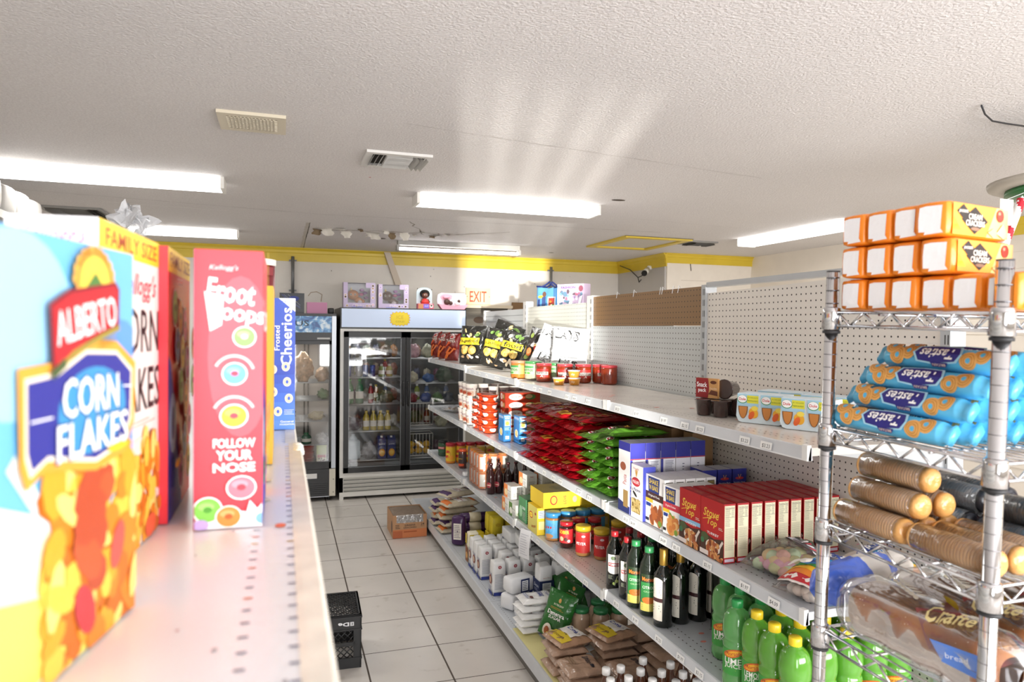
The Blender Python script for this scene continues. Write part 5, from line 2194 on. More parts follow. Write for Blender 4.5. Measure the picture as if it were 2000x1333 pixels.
def stove(sub, seed, band=None):
    def f(cv, w, h):
        cv.rect(0, 0, w, h, '#b8191d', n=1)
        cv.ell(w*.55, h*.6, w*.5, h*.24, '#c2201f', n=20)
        cv.text('Stove', w*.45, h*.76, w*.66, '#f2c94a', h=h*.15, shear=.25, bold=.03)
        cv.path([(w*.1, h*.62), (w*.3, h*.66), (w*.75, h*.74), (w*.8, h*.8)], .0022, '#f2c94a')
        cv.text('Top', w*.5, h*.6, w*.42, '#f2c94a', h=h*.15, shear=.25, bold=.03)
        cv.lines(w*.78, h*.53, w*.97, h*.58, 2, '#f2e6d0')
        if band:
            cv.poly([(0, h*.4), (w, h*.42), (w, h*.49), (0, h*.48)], '#8fc0e4')
        cv.poly([(0, 0), (w, 0), (w, h*.4), (w*.6, h*.34), (0, h*.4)], '#4a2a1c')
        cv.ell(w*.2, h*.33, w*.16, h*.07, '#4f5a32')
        cv.text(sub, w*.55, h*.42, w*.5, '#ffffff', h=h*.042, bold=.03)
        cv.ell(w*.1, h*.25, w*.08, h*.05, '#3f7a4f')
        cv.path([(w*.98, h*.36), (w*.85, h*.25), (w*.8, h*.15)], .01, '#e8dcd2')
        cv.ell(w*.55, h*.2, w*.3, h*.12, '#f0e6d6', n=20)
        flakes(cv, w*.32, h*.14, w*.78, h*.28, 34, ['#c9824a', '#a8552c', '#e0a866', '#7c3a1c'], .011, seed)
        flakes(cv, w*.3, h*.0, w*.95, h*.1, 20, ['#c9824a', '#a8552c', '#e0a866'], .012, seed+1)
        cv.rect(0, h*.02, w*.38, h*.1, '#e9dcd6', n=1)
    return f


def stove_side(cv, w, h):
    cv.rect(.0, .0, w, h, '#b31c22', n=1)
    cv.rect(.002, h*.1, w-.002, h*.97, '#e9e3c4', n=1)
    cv.rect(.004, h*.025, w-.004, h*.075, '#dfd0e0', n=1)
    cv.text('Nutrition Facts', w*.5, h*.94, w*.84, '#6b6453', h=h*.022, bold=.02)
    cv.rect(.004, h*.915, w-.004, h*.923, '#6b6453', n=1)
    cv.lines(.004, h*.78, w*.6, h*.91, 7, '#8d8671', seed=2)
    cv.lines(w*.65, h*.78, w-.004, h*.91, 7, '#8d8671', seed=5)
    cv.rect(.004, h*.77, w-.004, h*.776, '#6b6453', n=1)
    cv.lines(.004, h*.62, w*.55, h*.765, 8, '#9b947d', seed=3)
    cv.lines(.004, h*.44, w-.005, h*.6, 9, '#b3ac93', seed=7, rag=.1)
    cv.rect(.004, h*.43, w-.004, h*.434, '#6b6453', n=1)
    cv.lines(.004, h*.22, w-.005, h*.42, 12, '#b9b29a', seed=8, rag=.15)


SP = [Proto(carton('stuffing_mix_box', .128, .043, .192, {'all': '#ab1a20', 'top': '#a31a22'}, {'front': f, 'right': stove_side, 'top': lambda cv, w, h: (cv.rect(w*.1, h*.3, w*.4, h*.7, '#c2453f', n=1), cv.lines(w*.5, h*.3, w*.9, h*.7, 3, '#c98a6a'))}), 'stuffing mix box', 'red stuffing mix boxes on the second shelf') for f in (stove('TURKEY', 4), stove('CHICKEN', 8, 1))]
for r in range(2):
    for i in range(9):
        SP[r].put((1.366+.052*i, 1.957+.1315*r, sz(1, 2)), AISLE+rad([.8, -1, .5, 0, 1.2, -.6, .4, 0, .3][i]*.6), f'red stuffing mix box, {ORD[i]} from the aisle in the {["near", "far"][r]} row')

# marshmallow bags
def mallow_bag(name, w, h, t, cols, n, seed, art=None, film_=None, rb=.022):
    T_ = empty(name)
    mb = MB()
    rr = random.Random(seed)
    k = 0
    for i in range(n):
        a, b = rr.uniform(-.8, .8), rr.uniform(-.85, .85)
        zz_ = (1-abs(a)**2.2)**.5*(1-abs(b)**3)**.5
        z = rb*.9 + rr.random()*max(0, (t*zz_-2*rb))
        mb.ball((a*(w/2-rb), b*(h/2-rb), z), rb*rr.uniform(.85, 1.05), mat(rr.choice(cols), .7, nm='marshmallow'), 10, (1, 1.15, .9))
    o = mb.build('marshmallows', T_)
    o['kind'] = 'stuff'
    mb = MB()
    pillow(mb, w, h, t+.008, clear('candy_wrap', gloss=.03, r=.12, bump=.6, haze=.03), seed, cr=.006, flat=.25)
    mb.build('wrapper', T_)
    if art:
        mb = MB()
        m2 = MB()
        top = pillow(m2, w, h, t+.012, clear(), seed, cr=.006, flat=.25)
        cv = Canvas(mb, top, step=.0006, off=.002, res=.012)
        art(cv, w, h)
        mb.build('print', T_)
    return T_


def pastel_art(cv, w, h):
    cv.poly([(-w*.1, h*.1), (w*.4, h*.12), (w*.42, h*.44), (-w*.3, h*.44), (-w*.36, h*.3)], '#c9c5cb')
    cv.text('MARSHMALLOWS', -w*.0, h*.33, w*.6, '#cf3247', h=.014, rot=.05, bold=.03)
    for u in (.0, .14, .26):
        cv.poly([(w*u-.012, h*.2), (w*u, h*.27), (w*u+.016, h*.22), (w*u+.004, h*.15)], '#4a4a3c')
    for i in range(6):
        cv.path([(w*.2+.01*i, h*.08), (w*.25+.01*i, h*.18)], .004, '#cf3247' if i % 2 else '#f3eef0')


T_ = mallow_bag('marshmallow_bag', .18, .24, .085, ['#f3c4a4', '#d4e8c0', '#f0d49c', '#f3c0b0', '#f0b8c8', '#e8e8b0'], 60, 5, pastel_art)
T_.location = (1.505, 1.787, sz(1, 1.7))
T_.rotation_euler = (0, 0, rad(-72))
tag(T_, 'clear bag of pastel round marshmallows in front of the red stuffing boxes', 'marshmallow bag')


def rainbow_art(cv, w, h):
    cv.off += .004
    cv.step = .001
    cv.rect(-w*.45, -h*.45, w*.45, h*.36, '#efe6e0')
    cs = ['#c2262f', '#e8862c', '#f0b92e', '#3f9a4a', '#2f86cf', '#2f55b8']
    for i, c in enumerate(cs):
        v = h*(-.44+.06*i)
        cv.rect(-w*.46, v, w*.46, v+h*.065, c)
    cv.rect(-w*.46, -h*.085, w*.46, h*.03, '#3a9be0')
    cv.text('mallows', 0, -h*.02, w*.6, '#ffffff', h=.02, shear=.2)
    for i, ch in enumerate('FRUTI'):
        cv.ell(-w*.3+i*w*.15, h*.1+.008*(i % 2), .019, .021, '#3c56a8')
        cv.text(ch, -w*.3+i*w*.15, h*.1+.008*(i % 2), .024, '#ffffff', h=.028, bold=.05)
    cv.poly([(-w*.3, h*.25), (-w*.2, h*.3), (-w*.24, h*.2)], '#d4407a')
    cv.poly([(w*.2, h*.27), (w*.3, h*.33), (w*.28, h*.22)], '#d4407a')
    cv.ell(-w*.3, -h*.3, .02, .015, '#f4f0ea')
    cv.ell(-w*.1, -h*.28, .02, .015, '#f4f0ea')


for i, (x, y, z, r, tx, lab) in enumerate(((1.475, 1.585, sz(1, 1.6)+.0, -78, 0, 'rainbow printed marshmallow bag in front, beside the chrome rack post'), (1.695, 1.60, sz(1, 1.6), -14, 0, 'rainbow printed marshmallow bag farther back, under the tan biscuit rolls'))):
    T_ = mallow_bag('marshmallow_bag', .17, .27, .075, ['#f1e6dc', '#f3dfd0', '#efe4ea'], 46, 9+i, rainbow_art, rb=.02)
    T_.location = (x, y, z)
    T_.rotation_euler = (0, 0, rad(r))
    tag(T_, lab, 'marshmallow bag', 'rainbow marshmallow bags')

# ---- third shelf
zz = sz(2, 6)
t = jar('coffee_jar', .045, .14, mat('#2c4a34', .2, coat=.4, nm='green_jar'), mat('#1c1e1d', .3, nm='black_lid'), labc='#2f5a3c', art=lambda cv, a, b, R: (cv.rect(-R, a+.03, R, a+.05, '#b52a2a'), cv.text('COFFEE', 0, a+.04, R*1.6, '#ffffff', h=.012)), lidh=.02, neck=.95)
Proto(t, 'jar').put((1.40, 6.22, zz), rad(-50), 'dark green jar at the far end of the third shelf')
t = jar('drink_mix_canister', .042, .175, mat('#d9832c', .3, var=.15, vs=25, nm='yellow_label'), mat('#b01f2c', .25, nm='red_lid'), labc='#e2b62c',
        art=lambda cv, a, b, R: (cv.ell(0, (a+b)/2, R*.8, .035, '#c9302a'), cv.text('TANG', 0, (a+b)/2, R*1.3, '#f6e04a', h=.02, bold=.05), cv.ell(R, a+.03, .02, .02, '#f0a02c')), lidh=.025, neck=.96, labz=(.12, .8))
P = Proto(t, 'canister', 'red and yellow canisters on the third shelf')
for i in range(5):
    P.put((1.385+.088*i, 5.86, zz), rad(-60+8*i), f'red-lidded yellow canister, {ORD[i]} from the aisle')
t = jar('spice_canister', .033, .16, mat('#5f2a22', .2, coat=.5, nm='dark_spice'), mat('#e2582c', .3, nm='orange_lid'), labc='#3c2a28', art=lambda cv, a, b, R: (cv.rect(-R, a-.02, R, a, '#e2582c'), cv.text('spice', 0, (a+b)/2, R*1.2, '#f0c24a', h=.012)), lidh=.02, neck=.95)
Proto(t, 'canister').put((1.43, 5.62, zz), rad(-50), 'slim dark and orange canister in front of the red-lidded canisters')
t = jar('drink_can', .036, .125, mat('#e2741c', .2, var=.12, vs=20, coat=.5, nm='orange_wrap'), mat('#d9862c', .3, nm='orange_top'), labc='#e87a1f',
        art=lambda cv, a, b, R: (cv.rect(-R*.3, a+.005, R*.9, b-.005, '#efe9df'), cv.lines(-R*.25, a+.01, R*.85, b-.01, 6, '#7a5a3a'), cv.ell(-R*1.3, (a+b)/2, .014, .014, '#5a4a1c'), cv.ell(R*1.6, (a+b)/2, .014, .014, '#5a4a1c')), lidh=.01, neck=.9, labz=(.1, .88), shoulder=.93)
P = Proto(t, 'drink', 'orange malt drinks on the third shelf')
for L_ in range(2):
    for iy, y in enumerate((4.84, 4.92, 5.0, 5.08)):
        for ix in range(3 if iy == 0 else 1 + (L_ == 1)):
            if ix and iy:
                continue
            P.put((1.385+.076*ix, y+.004*ix, sz(2, y)+.1255*L_), rad(-40+20*ix), f'orange malt drink, {["lower", "upper"][L_]} layer, {ORD[ix]} from the aisle, {ORD[iy]} row')
mb = MB()


def wrapf(a, b):
    an = 2*PI*a
    p = 5
    c_, s_ = math.cos(an), math.sin(an)
    q = (abs(c_)**p+abs(s_)**p)**(-1/p)
    return (c_*q*.128, s_*q*.176, .002+b*.258)


mb.grid(wrapf, 40, 12, clear('shrink_wrap', gloss=.06, r=.1, bump=.6, haze=.05))
o = mb.build('shrink_wrap')
o.location = (1.455, 4.955, sz(2, 5))
tag(o, 'clear shrink wrap around the block of orange malt drinks', 'wrapping')


def bottle(name, R, H, body, capm, caph, prof, capr, lab=None, labm=None, sy=1., n=22):
    """prof: list of (r/R, z/H) from base to neck end"""
    t = empty(name)
    mb = MB()
    pts = [(r*R, z*H) for r, z in prof]
    mb.lathe(pts, body, n, sy=sy)
    mb.build('bottle_body', t)
    mb = MB()
    z0 = H-caph
    mb.lathe([(capr, z0), (capr*1.03, z0+.002), (capr*1.03, H-.003), (capr*.9, H), (0, H-.0005)], capm, 16)
    for i in range(0):
        pass
    mb.build('cap', t)
    if lab:
        mb = MB()

        def rz_(v):
            for (r0, q0), (r1, q1) in zip(pts[:-1], pts[1:]):
                if q0 <= v <= q1 and q1 > q0:
                    return r0+(r1-r0)*(v-q0)/(q1-q0)
            return R
        base = cylmap(rz_)
        fn = (lambda u, v, o: (base(u, v, o)[0], base(u, v, o)[1]*sy, base(u, v, o)[2]))
        cv = Canvas(mb, fn, step=.0002, off=.0004, res=R*.22)
        lab(cv, R, H)
        mb.build('label', t)
    return t


BEER = [(.0, 0), (.9, 0), (1, .02), (1, .56), (.9, .64), (.5, .74), (.42, .8), (.4, .97)]
t = bottle('sauce_bottle', .029, .215, mat('#2a0f10', .08, coat=.6, nm='dark_brown_glass'), mat('#3a1416', .2, nm='dark_cap'), .014, BEER, .0145,
           lambda cv, R, H: (cv.ell(0, H*.3, R*.7, H*.09, '#7e1f2c'), cv.text('malta', 0, H*.3, R*1.0, '#e9d9b9', h=.008)))
P = Proto(t, 'bottle', 'dark brown bottles on the third shelf')
for i in range(7):
    P.put((1.392+.063*i, 4.665+.012*(i % 2), sz(2, 4.66)), rad(-50), f'slim dark brown bottle, {ORD[i]} from the aisle')


def tea(cols, txt, tc):
    def f(cv, w, h):
        cv.rect(0, 0, w*.5, h, cols[0], n=1)
        cv.ell(w*.3, h*.4, w*.2, h*.25, cols[1])
        cv.text(txt, w*.7, h*.6, w*.4, tc, h=h*.12)
        cv.lines(w*.55, h*.1, w*.95, h*.45, 5, '#a9a6a2')
    return f


P1 = Proto(carton('tea_box', .13, .07, .082, {'all': '#ecebe6'}, {'front': tea(['#e88a4a', '#f4d9a8'], 'fruit tea', '#6a5a4a'), 'right': lambda cv, w, h: (cv.rect(w*.15, h*.55, w*.85, h*.85, '#e3e2dc'), cv.text('tea', w*.5, h*.82, w*.3, '#a8323a', h=h*.1), cv.lines(w*.2, h*.15, w*.9, h*.5, 5, '#9a9a94'))}), 'tea box', 'small white tea boxes on the third shelf')
P2 = Proto(carton('tea_box', .13, .07, .082, {'all': '#e9eae2'}, {'front': tea(['#5f8a3a', '#f4f4e8'], 'green tea', '#4a6a3a'), 'right': lambda cv, w, h: (cv.rect(0, 0, w, h*.4, '#dfe6cf'), cv.ell(w*.4, h*.35, w*.2, h*.2, '#7c9c4a'), cv.ell(w*.6, h*.2, w*.08, h*.1, '#2f2f2a'), cv.text('tea', w*.5, h*.8, w*.3, '#a8323a', h=h*.1))}), 'tea box', 'small white tea boxes on the third shelf')
for i, (x, y, L_, P, lab) in enumerate((
        (1.385, 4.20, 0, P1, 'white and orange tea box at the bottom, nearest the dark bottles'), (1.385, 4.055, 0, P2, 'white and green tea box at the bottom front corner'),
        (1.40, 4.20, 1, P1, 'white and orange tea box on top of the front pair'), (1.475, 4.15, 0, P2, 'white tea box in the second stack, bottom'),
        (1.475, 4.15, 1, P2, 'white tea box in the second stack, middle'), (1.56, 4.12, 0, P2, 'white tea box in the third stack, bottom'),
        (1.56, 4.12, 1, P1, 'white tea box in the third stack, middle'), (1.48, 4.14, 2, P1, 'white tea box on top of the second stack'), (1.57, 4.10, 2, P1, 'white tea box on top of the third stack'), (1.648, 4.10, 0, P1, 'white tea box in the fourth stack, bottom'),
        (1.648, 4.10, 1, P1, 'white tea box in the fourth stack, middle'), (1.65, 4.10, 2, P1, 'white tea box on top of the fourth stack'))):
    P.put((x, y, sz(2, y)+.0826*L_), AISLE+(0 if L_ == 0 else rad(3)), lab)
P = Proto(carton('tea_box', .13, .075, .14, {'all': '#4f8a5a', 'right': '#3f7a4f'}, {'front': tea(['#4f8a5a', '#9cc9a0'], 'tea', '#ffffff'), 'right': lambda cv, w, h: (cv.rect(w*.7, 0, w, h, '#8fd95a', n=1), cv.lines(w*.1, h*.1, w*.6, h*.9, 9, '#79b08a'))}), 'tea box')
P.put((1.392, 3.88, sz(2, 3.8)), AISLE, 'upright green tea box between the white and the yellow tea boxes')


def lip_side(cv, w, h):
    cv.rect(0, 0, w, h, '#e6c62f', n=1)
    cv.rect(w*.1, h*.62, w*.9, h*.9, '#d9dfe2', n=1)
    cv.lines(w*.15, h*.64, w*.85, h*.88, 5, '#5c6f86', rag=.1)
    cv.rect(w*.12, h*.2, w*.88, h*.5, '#efe0a0')


def lip_front(cv, w, h):
    cv.rect(0, 0, w, h, '#cdbf62', n=1)
    cv.ell(w*.35, h*.62, w*.2, h*.13, '#b32f2a')
    cv.ell(w*.35, h*.62, w*.16, h*.09, '#f0d440')
    cv.text('Lipton', w*.35, h*.62, w*.26, '#b32f2a', h=h*.08)
    cv.path([(w*.4, h*.2), (w*.7, h*.25), (w*.85, h*.3)], .012, '#a8752c')
    cv.ell(w*.82, h*.75, w*.08, h*.05, '#a8432c')


P = Proto(carton('tea_box', .15, .072, .15, {'all': '#e6c62f'}, {'right': lip_side, 'front': lip_front}), 'tea box', 'yellow tea boxes on the third shelf')
for i in range(6):
    P.put((1.375+.0735*i, 3.66, sz(2, 3.6)), AISLE, f'yellow tea box in the standing row, {ORD[i]} from the aisle')


def love_side(cv, w, h):
    cv.rect(0, 0, w, h, '#e8c52a', n=1)
    cv.ell(w*.28, h*.5, w*.1, h*.3, '#b32f2a')
    cv.ell(w*.28, h*.5, w*.07, h*.22, '#f0d440')
    cv.text('LOVE', w*.58, h*.5, h*.55, '#c2302c', h=w*.08, rot=PI/2, bold=.05)
    cv.ell(w*.85, h*.5, w*.06, h*.2, '#d9b0a0')


P = Proto(carton('tea_box', .21, .22, .088, {'all': '#d9b82f', 'top': '#c4aa52'}, {'right': love_side, 'top': lambda cv, w, h: (cv.ell(w*.5, h*.5, w*.2, h*.15, '#b3a05a'), cv.lines(w*.3, h*.45, w*.7, h*.55, 2, '#8d7a3a'))}), 'tea box', 'large flat yellow tea boxes on the third shelf')
P.put((1.475, 3.665, sz(2, 3.6)+.1512), AISLE, 'large flat yellow tea box reading LOVE, lying on the row of yellow boxes')
P.put((1.705, 3.69, sz(2, 3.6)+.1512), AISLE, 'large flat yellow tea box lying at the back beside the LOVE box')


def pb_art(main, word, wc):
    def f(cv, a, b, R):
        cv.ell(0, (a+b)/2, R*1.0, (b-a)*.4, main)
        cv.text(word, 0, (a+b)/2+.008, R*1.5, wc, h=.015, bold=.05)
        cv.lines(R*1.5, a+.004, R*2.6, b-.004, 8, '#f2f2f0', rag=.1)
        cv.ell(0, a+.012, R*.6, .012, '#c9905a')
    return f


t = jar('peanut_butter_jar', .041, .15, mat('#b07c4a', .2, coat=.3, nm='peanut_butter'), mat('#3f8fc4', .3, nm='blue_lid'), labc='#5aa9d9', art=pb_art('#4a9ad0', 'JIF', '#c9302f'), lidh=.026, neck=.97, labz=(.1, .74), rot=0)
P = Proto(t, 'jar', 'blue-lidded peanut butter jars on the third shelf')
for i in range(4):
    P.put((1.40+.088*i, 3.50, sz(2, 3.5)), rad(-55+6*i), f'blue-lidded peanut butter jar, {ORD[i]} from the aisle')
t = jar('cherry_jar', .037, .135, mat('#2f1310', .08, coat=.6, nm='dark_syrup'), mat('#b3262f', .25, nm='red_lid'), labc='#c92a30',
        art=lambda cv, a, b, R: (cv.text('GOBER', 0, b-.016, R*1.7, '#f6d93a', h=.018, bold=.05), cv.ell(-.01, a+.022, .012, .012, '#e8c9a0'), cv.ell(.014, a+.02, .01, .01, '#5a2a1c'), cv.ell(.03, a+.012, .008, .008, '#f3e9ee')), lidh=.02, neck=.9, shoulder=.85, labz=(.2, .74))
P = Proto(t, 'jar', 'red-lidded dark jars on the third shelf')
for i, (x, y) in enumerate(((1.42, 3.36), (1.505, 3.40), (1.59, 3.38))):
    P.put((x, y, sz(2, 3.4)), rad(-50), f'dark jar with red lid and red label, {ORD[i]} from the aisle')
t = jar('peanut_butter_jar', .038, .15, mat('#b8864f', .2, coat=.3, nm='peanut_butter_light'), mat('#e2bd2f', .3, nm='yellow_lid'), labc='#c9302f',
        art=lambda cv, a, b, R: (cv.text('PETER', -R*.3, (a+b)/2-.004, R*1.4, '#ffffff', h=.014, bold=.04), cv.ell(.002, b-.018, .01, .006, '#f3d9dc'), cv.rect(R*1.1, a+.003, R*2.1, b-.003, '#f4f4f2'), cv.lines(R*1.15, a+.006, R*2.05, b-.006, 9, '#4a4a4a')), lidh=.024, neck=.97, labz=(.12, .8))
P = Proto(t, 'jar', 'yellow-lidded peanut butter jars on the third shelf')
for x, y, lab in ((1.45, 3.215, 'red-labelled peanut butter jar with yellow lid, left of the pair in front'), (1.515, 3.135, 'red-labelled peanut butter jar with yellow lid, nearest the oil bottles'), (1.66, 3.235, 'red-labelled peanut butter jar with yellow lid, standing behind the front pair')):
    P.put((x, y, sz(2, 3.2)), rad(-25), lab)

# oil and vinegar bottles
OLIVE = [(0, 0), (.92, 0), (1, .015), (1, .62), (.93, .70), (.6, .80), (.42, .86), (.40, .97)]
blackg = mat('#0d100c', .06, coat=.8, nm='black_glass')


def pompeo(cv, R, H):
    cv.rect(-R*.7, H*.34, R*.9, H*.62, '#f2ece2')
    cv.ell(R*.1, H*.34, R*.8, H*.05, '#f2ece2')
    cv.ell(R*.0, H*.56, R*.3, H*.035, '#6a7a5a')
    cv.rect(-R*.6, H*.42, R*.7, H*.48, '#a8262f')
    cv.text('POMPEO', R*.05, H*.45, R*1.1, '#ffffff', h=.01, bold=.03)
    cv.ell(R*.4, H*.17, R*.2, H*.03, '#a9b86a')
    cv.ell(R*.1, H*.13, R*.16, H*.025, '#8a9c4a')
    cv.path([(R*.2, H*.1), (R*.35, H*.2), (R*.5, H*.26)], .003, '#c9d0a0')
    cv.lines(-R*.6, H*.2, 0, H*.27, 4, '#9aa08c')


t = bottle('oil_bottle', .037, .255, blackg, mat('#a82a2f', .25, m=.2, nm='red_cap'), .024, OLIVE, .0165, pompeo)
P = Proto(t, 'bottle', 'black oil bottles with red caps on the third shelf')
for x, y, lab in ((1.395, 2.755, 'black oil bottle with red cap at the left end, beside the peanut butter'), (1.385, 2.615, 'black oil bottle with red cap next to the green-capped bottles'),
                  (1.48, 2.78, 'black oil bottle with red cap in the second row, left'), (1.475, 2.665, 'black oil bottle with red cap in the second row, right'),
                  (1.565, 2.77, 'black oil bottle with red cap in the third row, left'), (1.56, 2.65, 'black oil bottle with red cap in the third row, right'),
                  (1.655, 2.76, 'black oil bottle with red cap in the fourth row, left'), (1.65, 2.64, 'black oil bottle with red cap in the fourth row, right')):
    P.put((x, y, sz(2, y)), rad(-35), lab)


def ital(cv, R, H):
    cv.rect(-R*.9, H*.08, R*.9, H*.62, '#2f7f3f')
    cv.rect(-R*.9, H*.5, R*.9, H*.62, '#23341c')
    cv.text('Morson', 0, H*.55, R*1.4, '#e8742c', h=.016, bold=.05)
    cv.rect(-R*.9, H*.08, R*.9, H*.2, '#d3c865')
    cv.ell(0, H*.24, R*.7, H*.05, '#c9732c')
    cv.text('CITRON', 0, H*.43, R*1.3, '#eef2e2', h=.011)
    cv.text('OLIVE', 0, H*.37, R*1.0, '#b9d9a8', h=.006)
    cv.lines(-R*.7, H*.1, R*.5, H*.18, 3, '#5f6a2c')


t = bottle('oil_bottle', .038, .268, mat('#0f1a10', .06, coat=.8, nm='dark_green_glass'), mat('#2f7a48', .3, nm='green_cap'), .024, [(0, 0), (.9, 0), (1, .02), (1, .66), (.85, .76), (.5, .87), (.45, .97)], .018, ital)
P = Proto(t, 'bottle', 'dark oil bottles with green caps on the third shelf')
for i, (x, y) in enumerate(((1.375, 2.525), (1.385, 2.435), (1.47, 2.56), (1.555, 2.53), (1.64, 2.53), (1.56, 2.435), (1.645, 2.435), (1.73, 2.5))):
    P.put((x, y, sz(2, y)), rad(-30), f'dark green-capped oil bottle with green and orange label, '+['left one at the front', 'right one at the front', 'behind the front pair', 'third row left', 'fourth row left', 'third row right', 'fourth row right', 'backmost against the pegboard'][i])


def vin(cv, R, H):
    cv.rect(-R*1.9, H*.09, -R*.75, H*.6, '#ece6d8')
    cv.ell(-R*1.3, H*.6, R*.57, H*.04, '#ece6d8')
    cv.rect(-R*1.9, H*.33, -R*.75, H*.38, '#4a2a2c')
    cv.lines(-R*1.8, H*.42, -R*.85, H*.54, 5, '#4a443c')
    cv.lines(-R*1.8, H*.2, -R*.85, H*.3, 3, '#4a443c')


t = bottle('vinegar_bottle', .0375, .292, blackg, mat('#b08a3c', .3, m=.7, nm='gold_foil'), .062, [(0, 0), (.95, 0), (1, .01), (1, .6), (.93, .66), (.65, .72), (.42, .77), (.38, .82), (.38, .97)], .0155, vin)
P = Proto(t, 'bottle', 'black bottles with gold foil necks on the third shelf')
for i, (x, y) in enumerate(((1.385, 2.325), (1.465, 2.335), (1.545, 2.335), (1.62, 2.33), (1.70, 2.33))):
    P.put((x, y, sz(2, y)), rad(8), f'tall black vinegar bottle with gold foil neck, {ORD[i]} from the aisle')
mb = MB()
mb.rbox(-.045, -.03, 0, .045, .03, .27, mat('#14170f', .25, coat=.4, nm='black_tin'), .006)
cv = Canvas(mb, lambda u, v, o: (u, -.03-o, v))
cv.text('OIL', 0, .2, .05, '#b08a3c', h=.02)
cv.lines(-.03, .05, .03, .12, 4, '#5f6a4a')
P = Proto(mb.build('oil_tin'), 'oil tin', 'black oil tins behind the green juice bottles')
for i in range(3):
    P.put((1.575+.095*i, 2.20, sz(2, 2.2)), 0, f'black oil tin behind the green juice bottles, {ORD[i]} from the aisle')

# green squeeze-juice bottles
LEM = [(0, 0), (.86, .0), (.98, .03), (1, .1), (.94, .15), (.94, .46), (.98, .50), (.93, .53), (.86, .545), (.93, .57), (.985, .62), (1.0, .67), (.99, .72), (.94, .78), (.84, .835), (.7, .87), (.5, .895), (.4, .91), (.38, .93), (.38, .97)]


def lem_lab(kind):
    def f(cv, R, H):
        cv.rect(-R*1.6, H*.17, R*1.6, H*.46, '#3f9a3f')
        cv.poly([(-R*.8, H*.17), (R*1.1, H*.17), (R*1.0, H*.33), (-R*.5, H*.26)], '#e8d93a' if kind != 'LEMON' else '#f2b82c')
        cv.ell(0, H*.42, R*.75, H*.045, '#d9662c', rot=.3)
        cv.ell(0, H*.42, R*.6, H*.03, '#f2b02c', rot=.3)
        cv.text('Morson', 0, H*.42, R*1.05, '#b3262a', h=.012, rot=.15)
        cv.text(kind, .0, H*.335, R*1.2, '#f6f6ee', h=.018, bold=.02)
        cv.text('JUICE', .0, H*.275, R*1.2, '#f6f6ee', h=.018, bold=.02)
    return f


lem_m = mat('#69b536', .12, tr=.3, coat=.6, nm='green_juice_plastic')
lim_m = mat('#67b560', .12, tr=.3, coat=.6, nm='lime_juice_plastic')
PL = Proto(bottle('juice_bottle', .0442, .275, lim_m, mat('#2f9a4f', .3, nm='green_cap_plastic'), .024, LEM, .0175, lem_lab('LIME')), 'bottle', 'green juice bottles with green caps')
PY = Proto(bottle('juice_bottle', .0442, .275, lem_m, mat('#f0cf2a', .3, nm='yellow_cap_plastic'), .024, LEM, .0175, lem_lab('LEMON')), 'bottle', 'green juice bottles with yellow caps')
rr = random.Random(9)
ii = 0
for r_, (y, xs) in enumerate(((2.035, (1.455, 1.545, 1.635)), (1.945, (1.45, 1.54)), (1.855, (1.372, 1.462)))):
    for i, x in enumerate(xs):
        PL.put((x, y, sz(2, y)), rad(-52), f'green-capped lime juice bottle in the {["far", "middle", "near"][r_]} row, {ORD[i]} from the aisle')
for r_, (y, xs) in enumerate(((1.945, (1.63, 1.72)), (1.855, (1.555, 1.645, 1.735)), (1.762, (1.375, 1.465, 1.555, 1.645, 1.735)), (1.67, (1.365, 1.455, 1.545, 1.635, 1.725)), (1.578, (1.36, 1.45, 1.54, 1.63, 1.72)))):
    for i, x in enumerate(xs):
        PY.put((x, y, sz(2, y)), rad(-52), f'yellow-capped lemon juice bottle in the {["farthest", "fourth", "third", "second", "nearest"][r_]} row, {ORD[i]} from the aisle')

# ---- base deck: rice, flour, sugar and vinegar
def rice_art(band, txtc):
    def f(cv, w, h):
        cv.rect(-w*.4, -h*.46, w*.4, -h*.3, band)
        cv.rect(-w*.4, h*.3, w*.4, h*.46, band)
        cv.rect(-w*.36, -h*.12, w*.36, h*.16, '#efe9e2')
        cv.text('Mahatma', 0, h*.03, w*.62, '#b3262f', h=.02, bold=.04)
        cv.lines(-w*.28, -h*.09, w*.28, -h*.03, 2, '#5a3a6a')
    return f


ricec = mat('#cbbfa6', .3, bump=.5, bs=90, var=.15, vs=60, nm='rice_in_film')


def ricebag(band, seed, base=None):
    mb = MB()
    top = pillow(mb, .17, .30, .044, base or ricec, seed, cr=.005, px=6, py=9, flat=.42, seal=.09, nu=18, nv=20)
    cv = Canvas(mb, top, step=.0006, off=.0012, res=.012)
    rice_art(band, '')(cv, .17, .30)
    return mb.build('rice_bag')


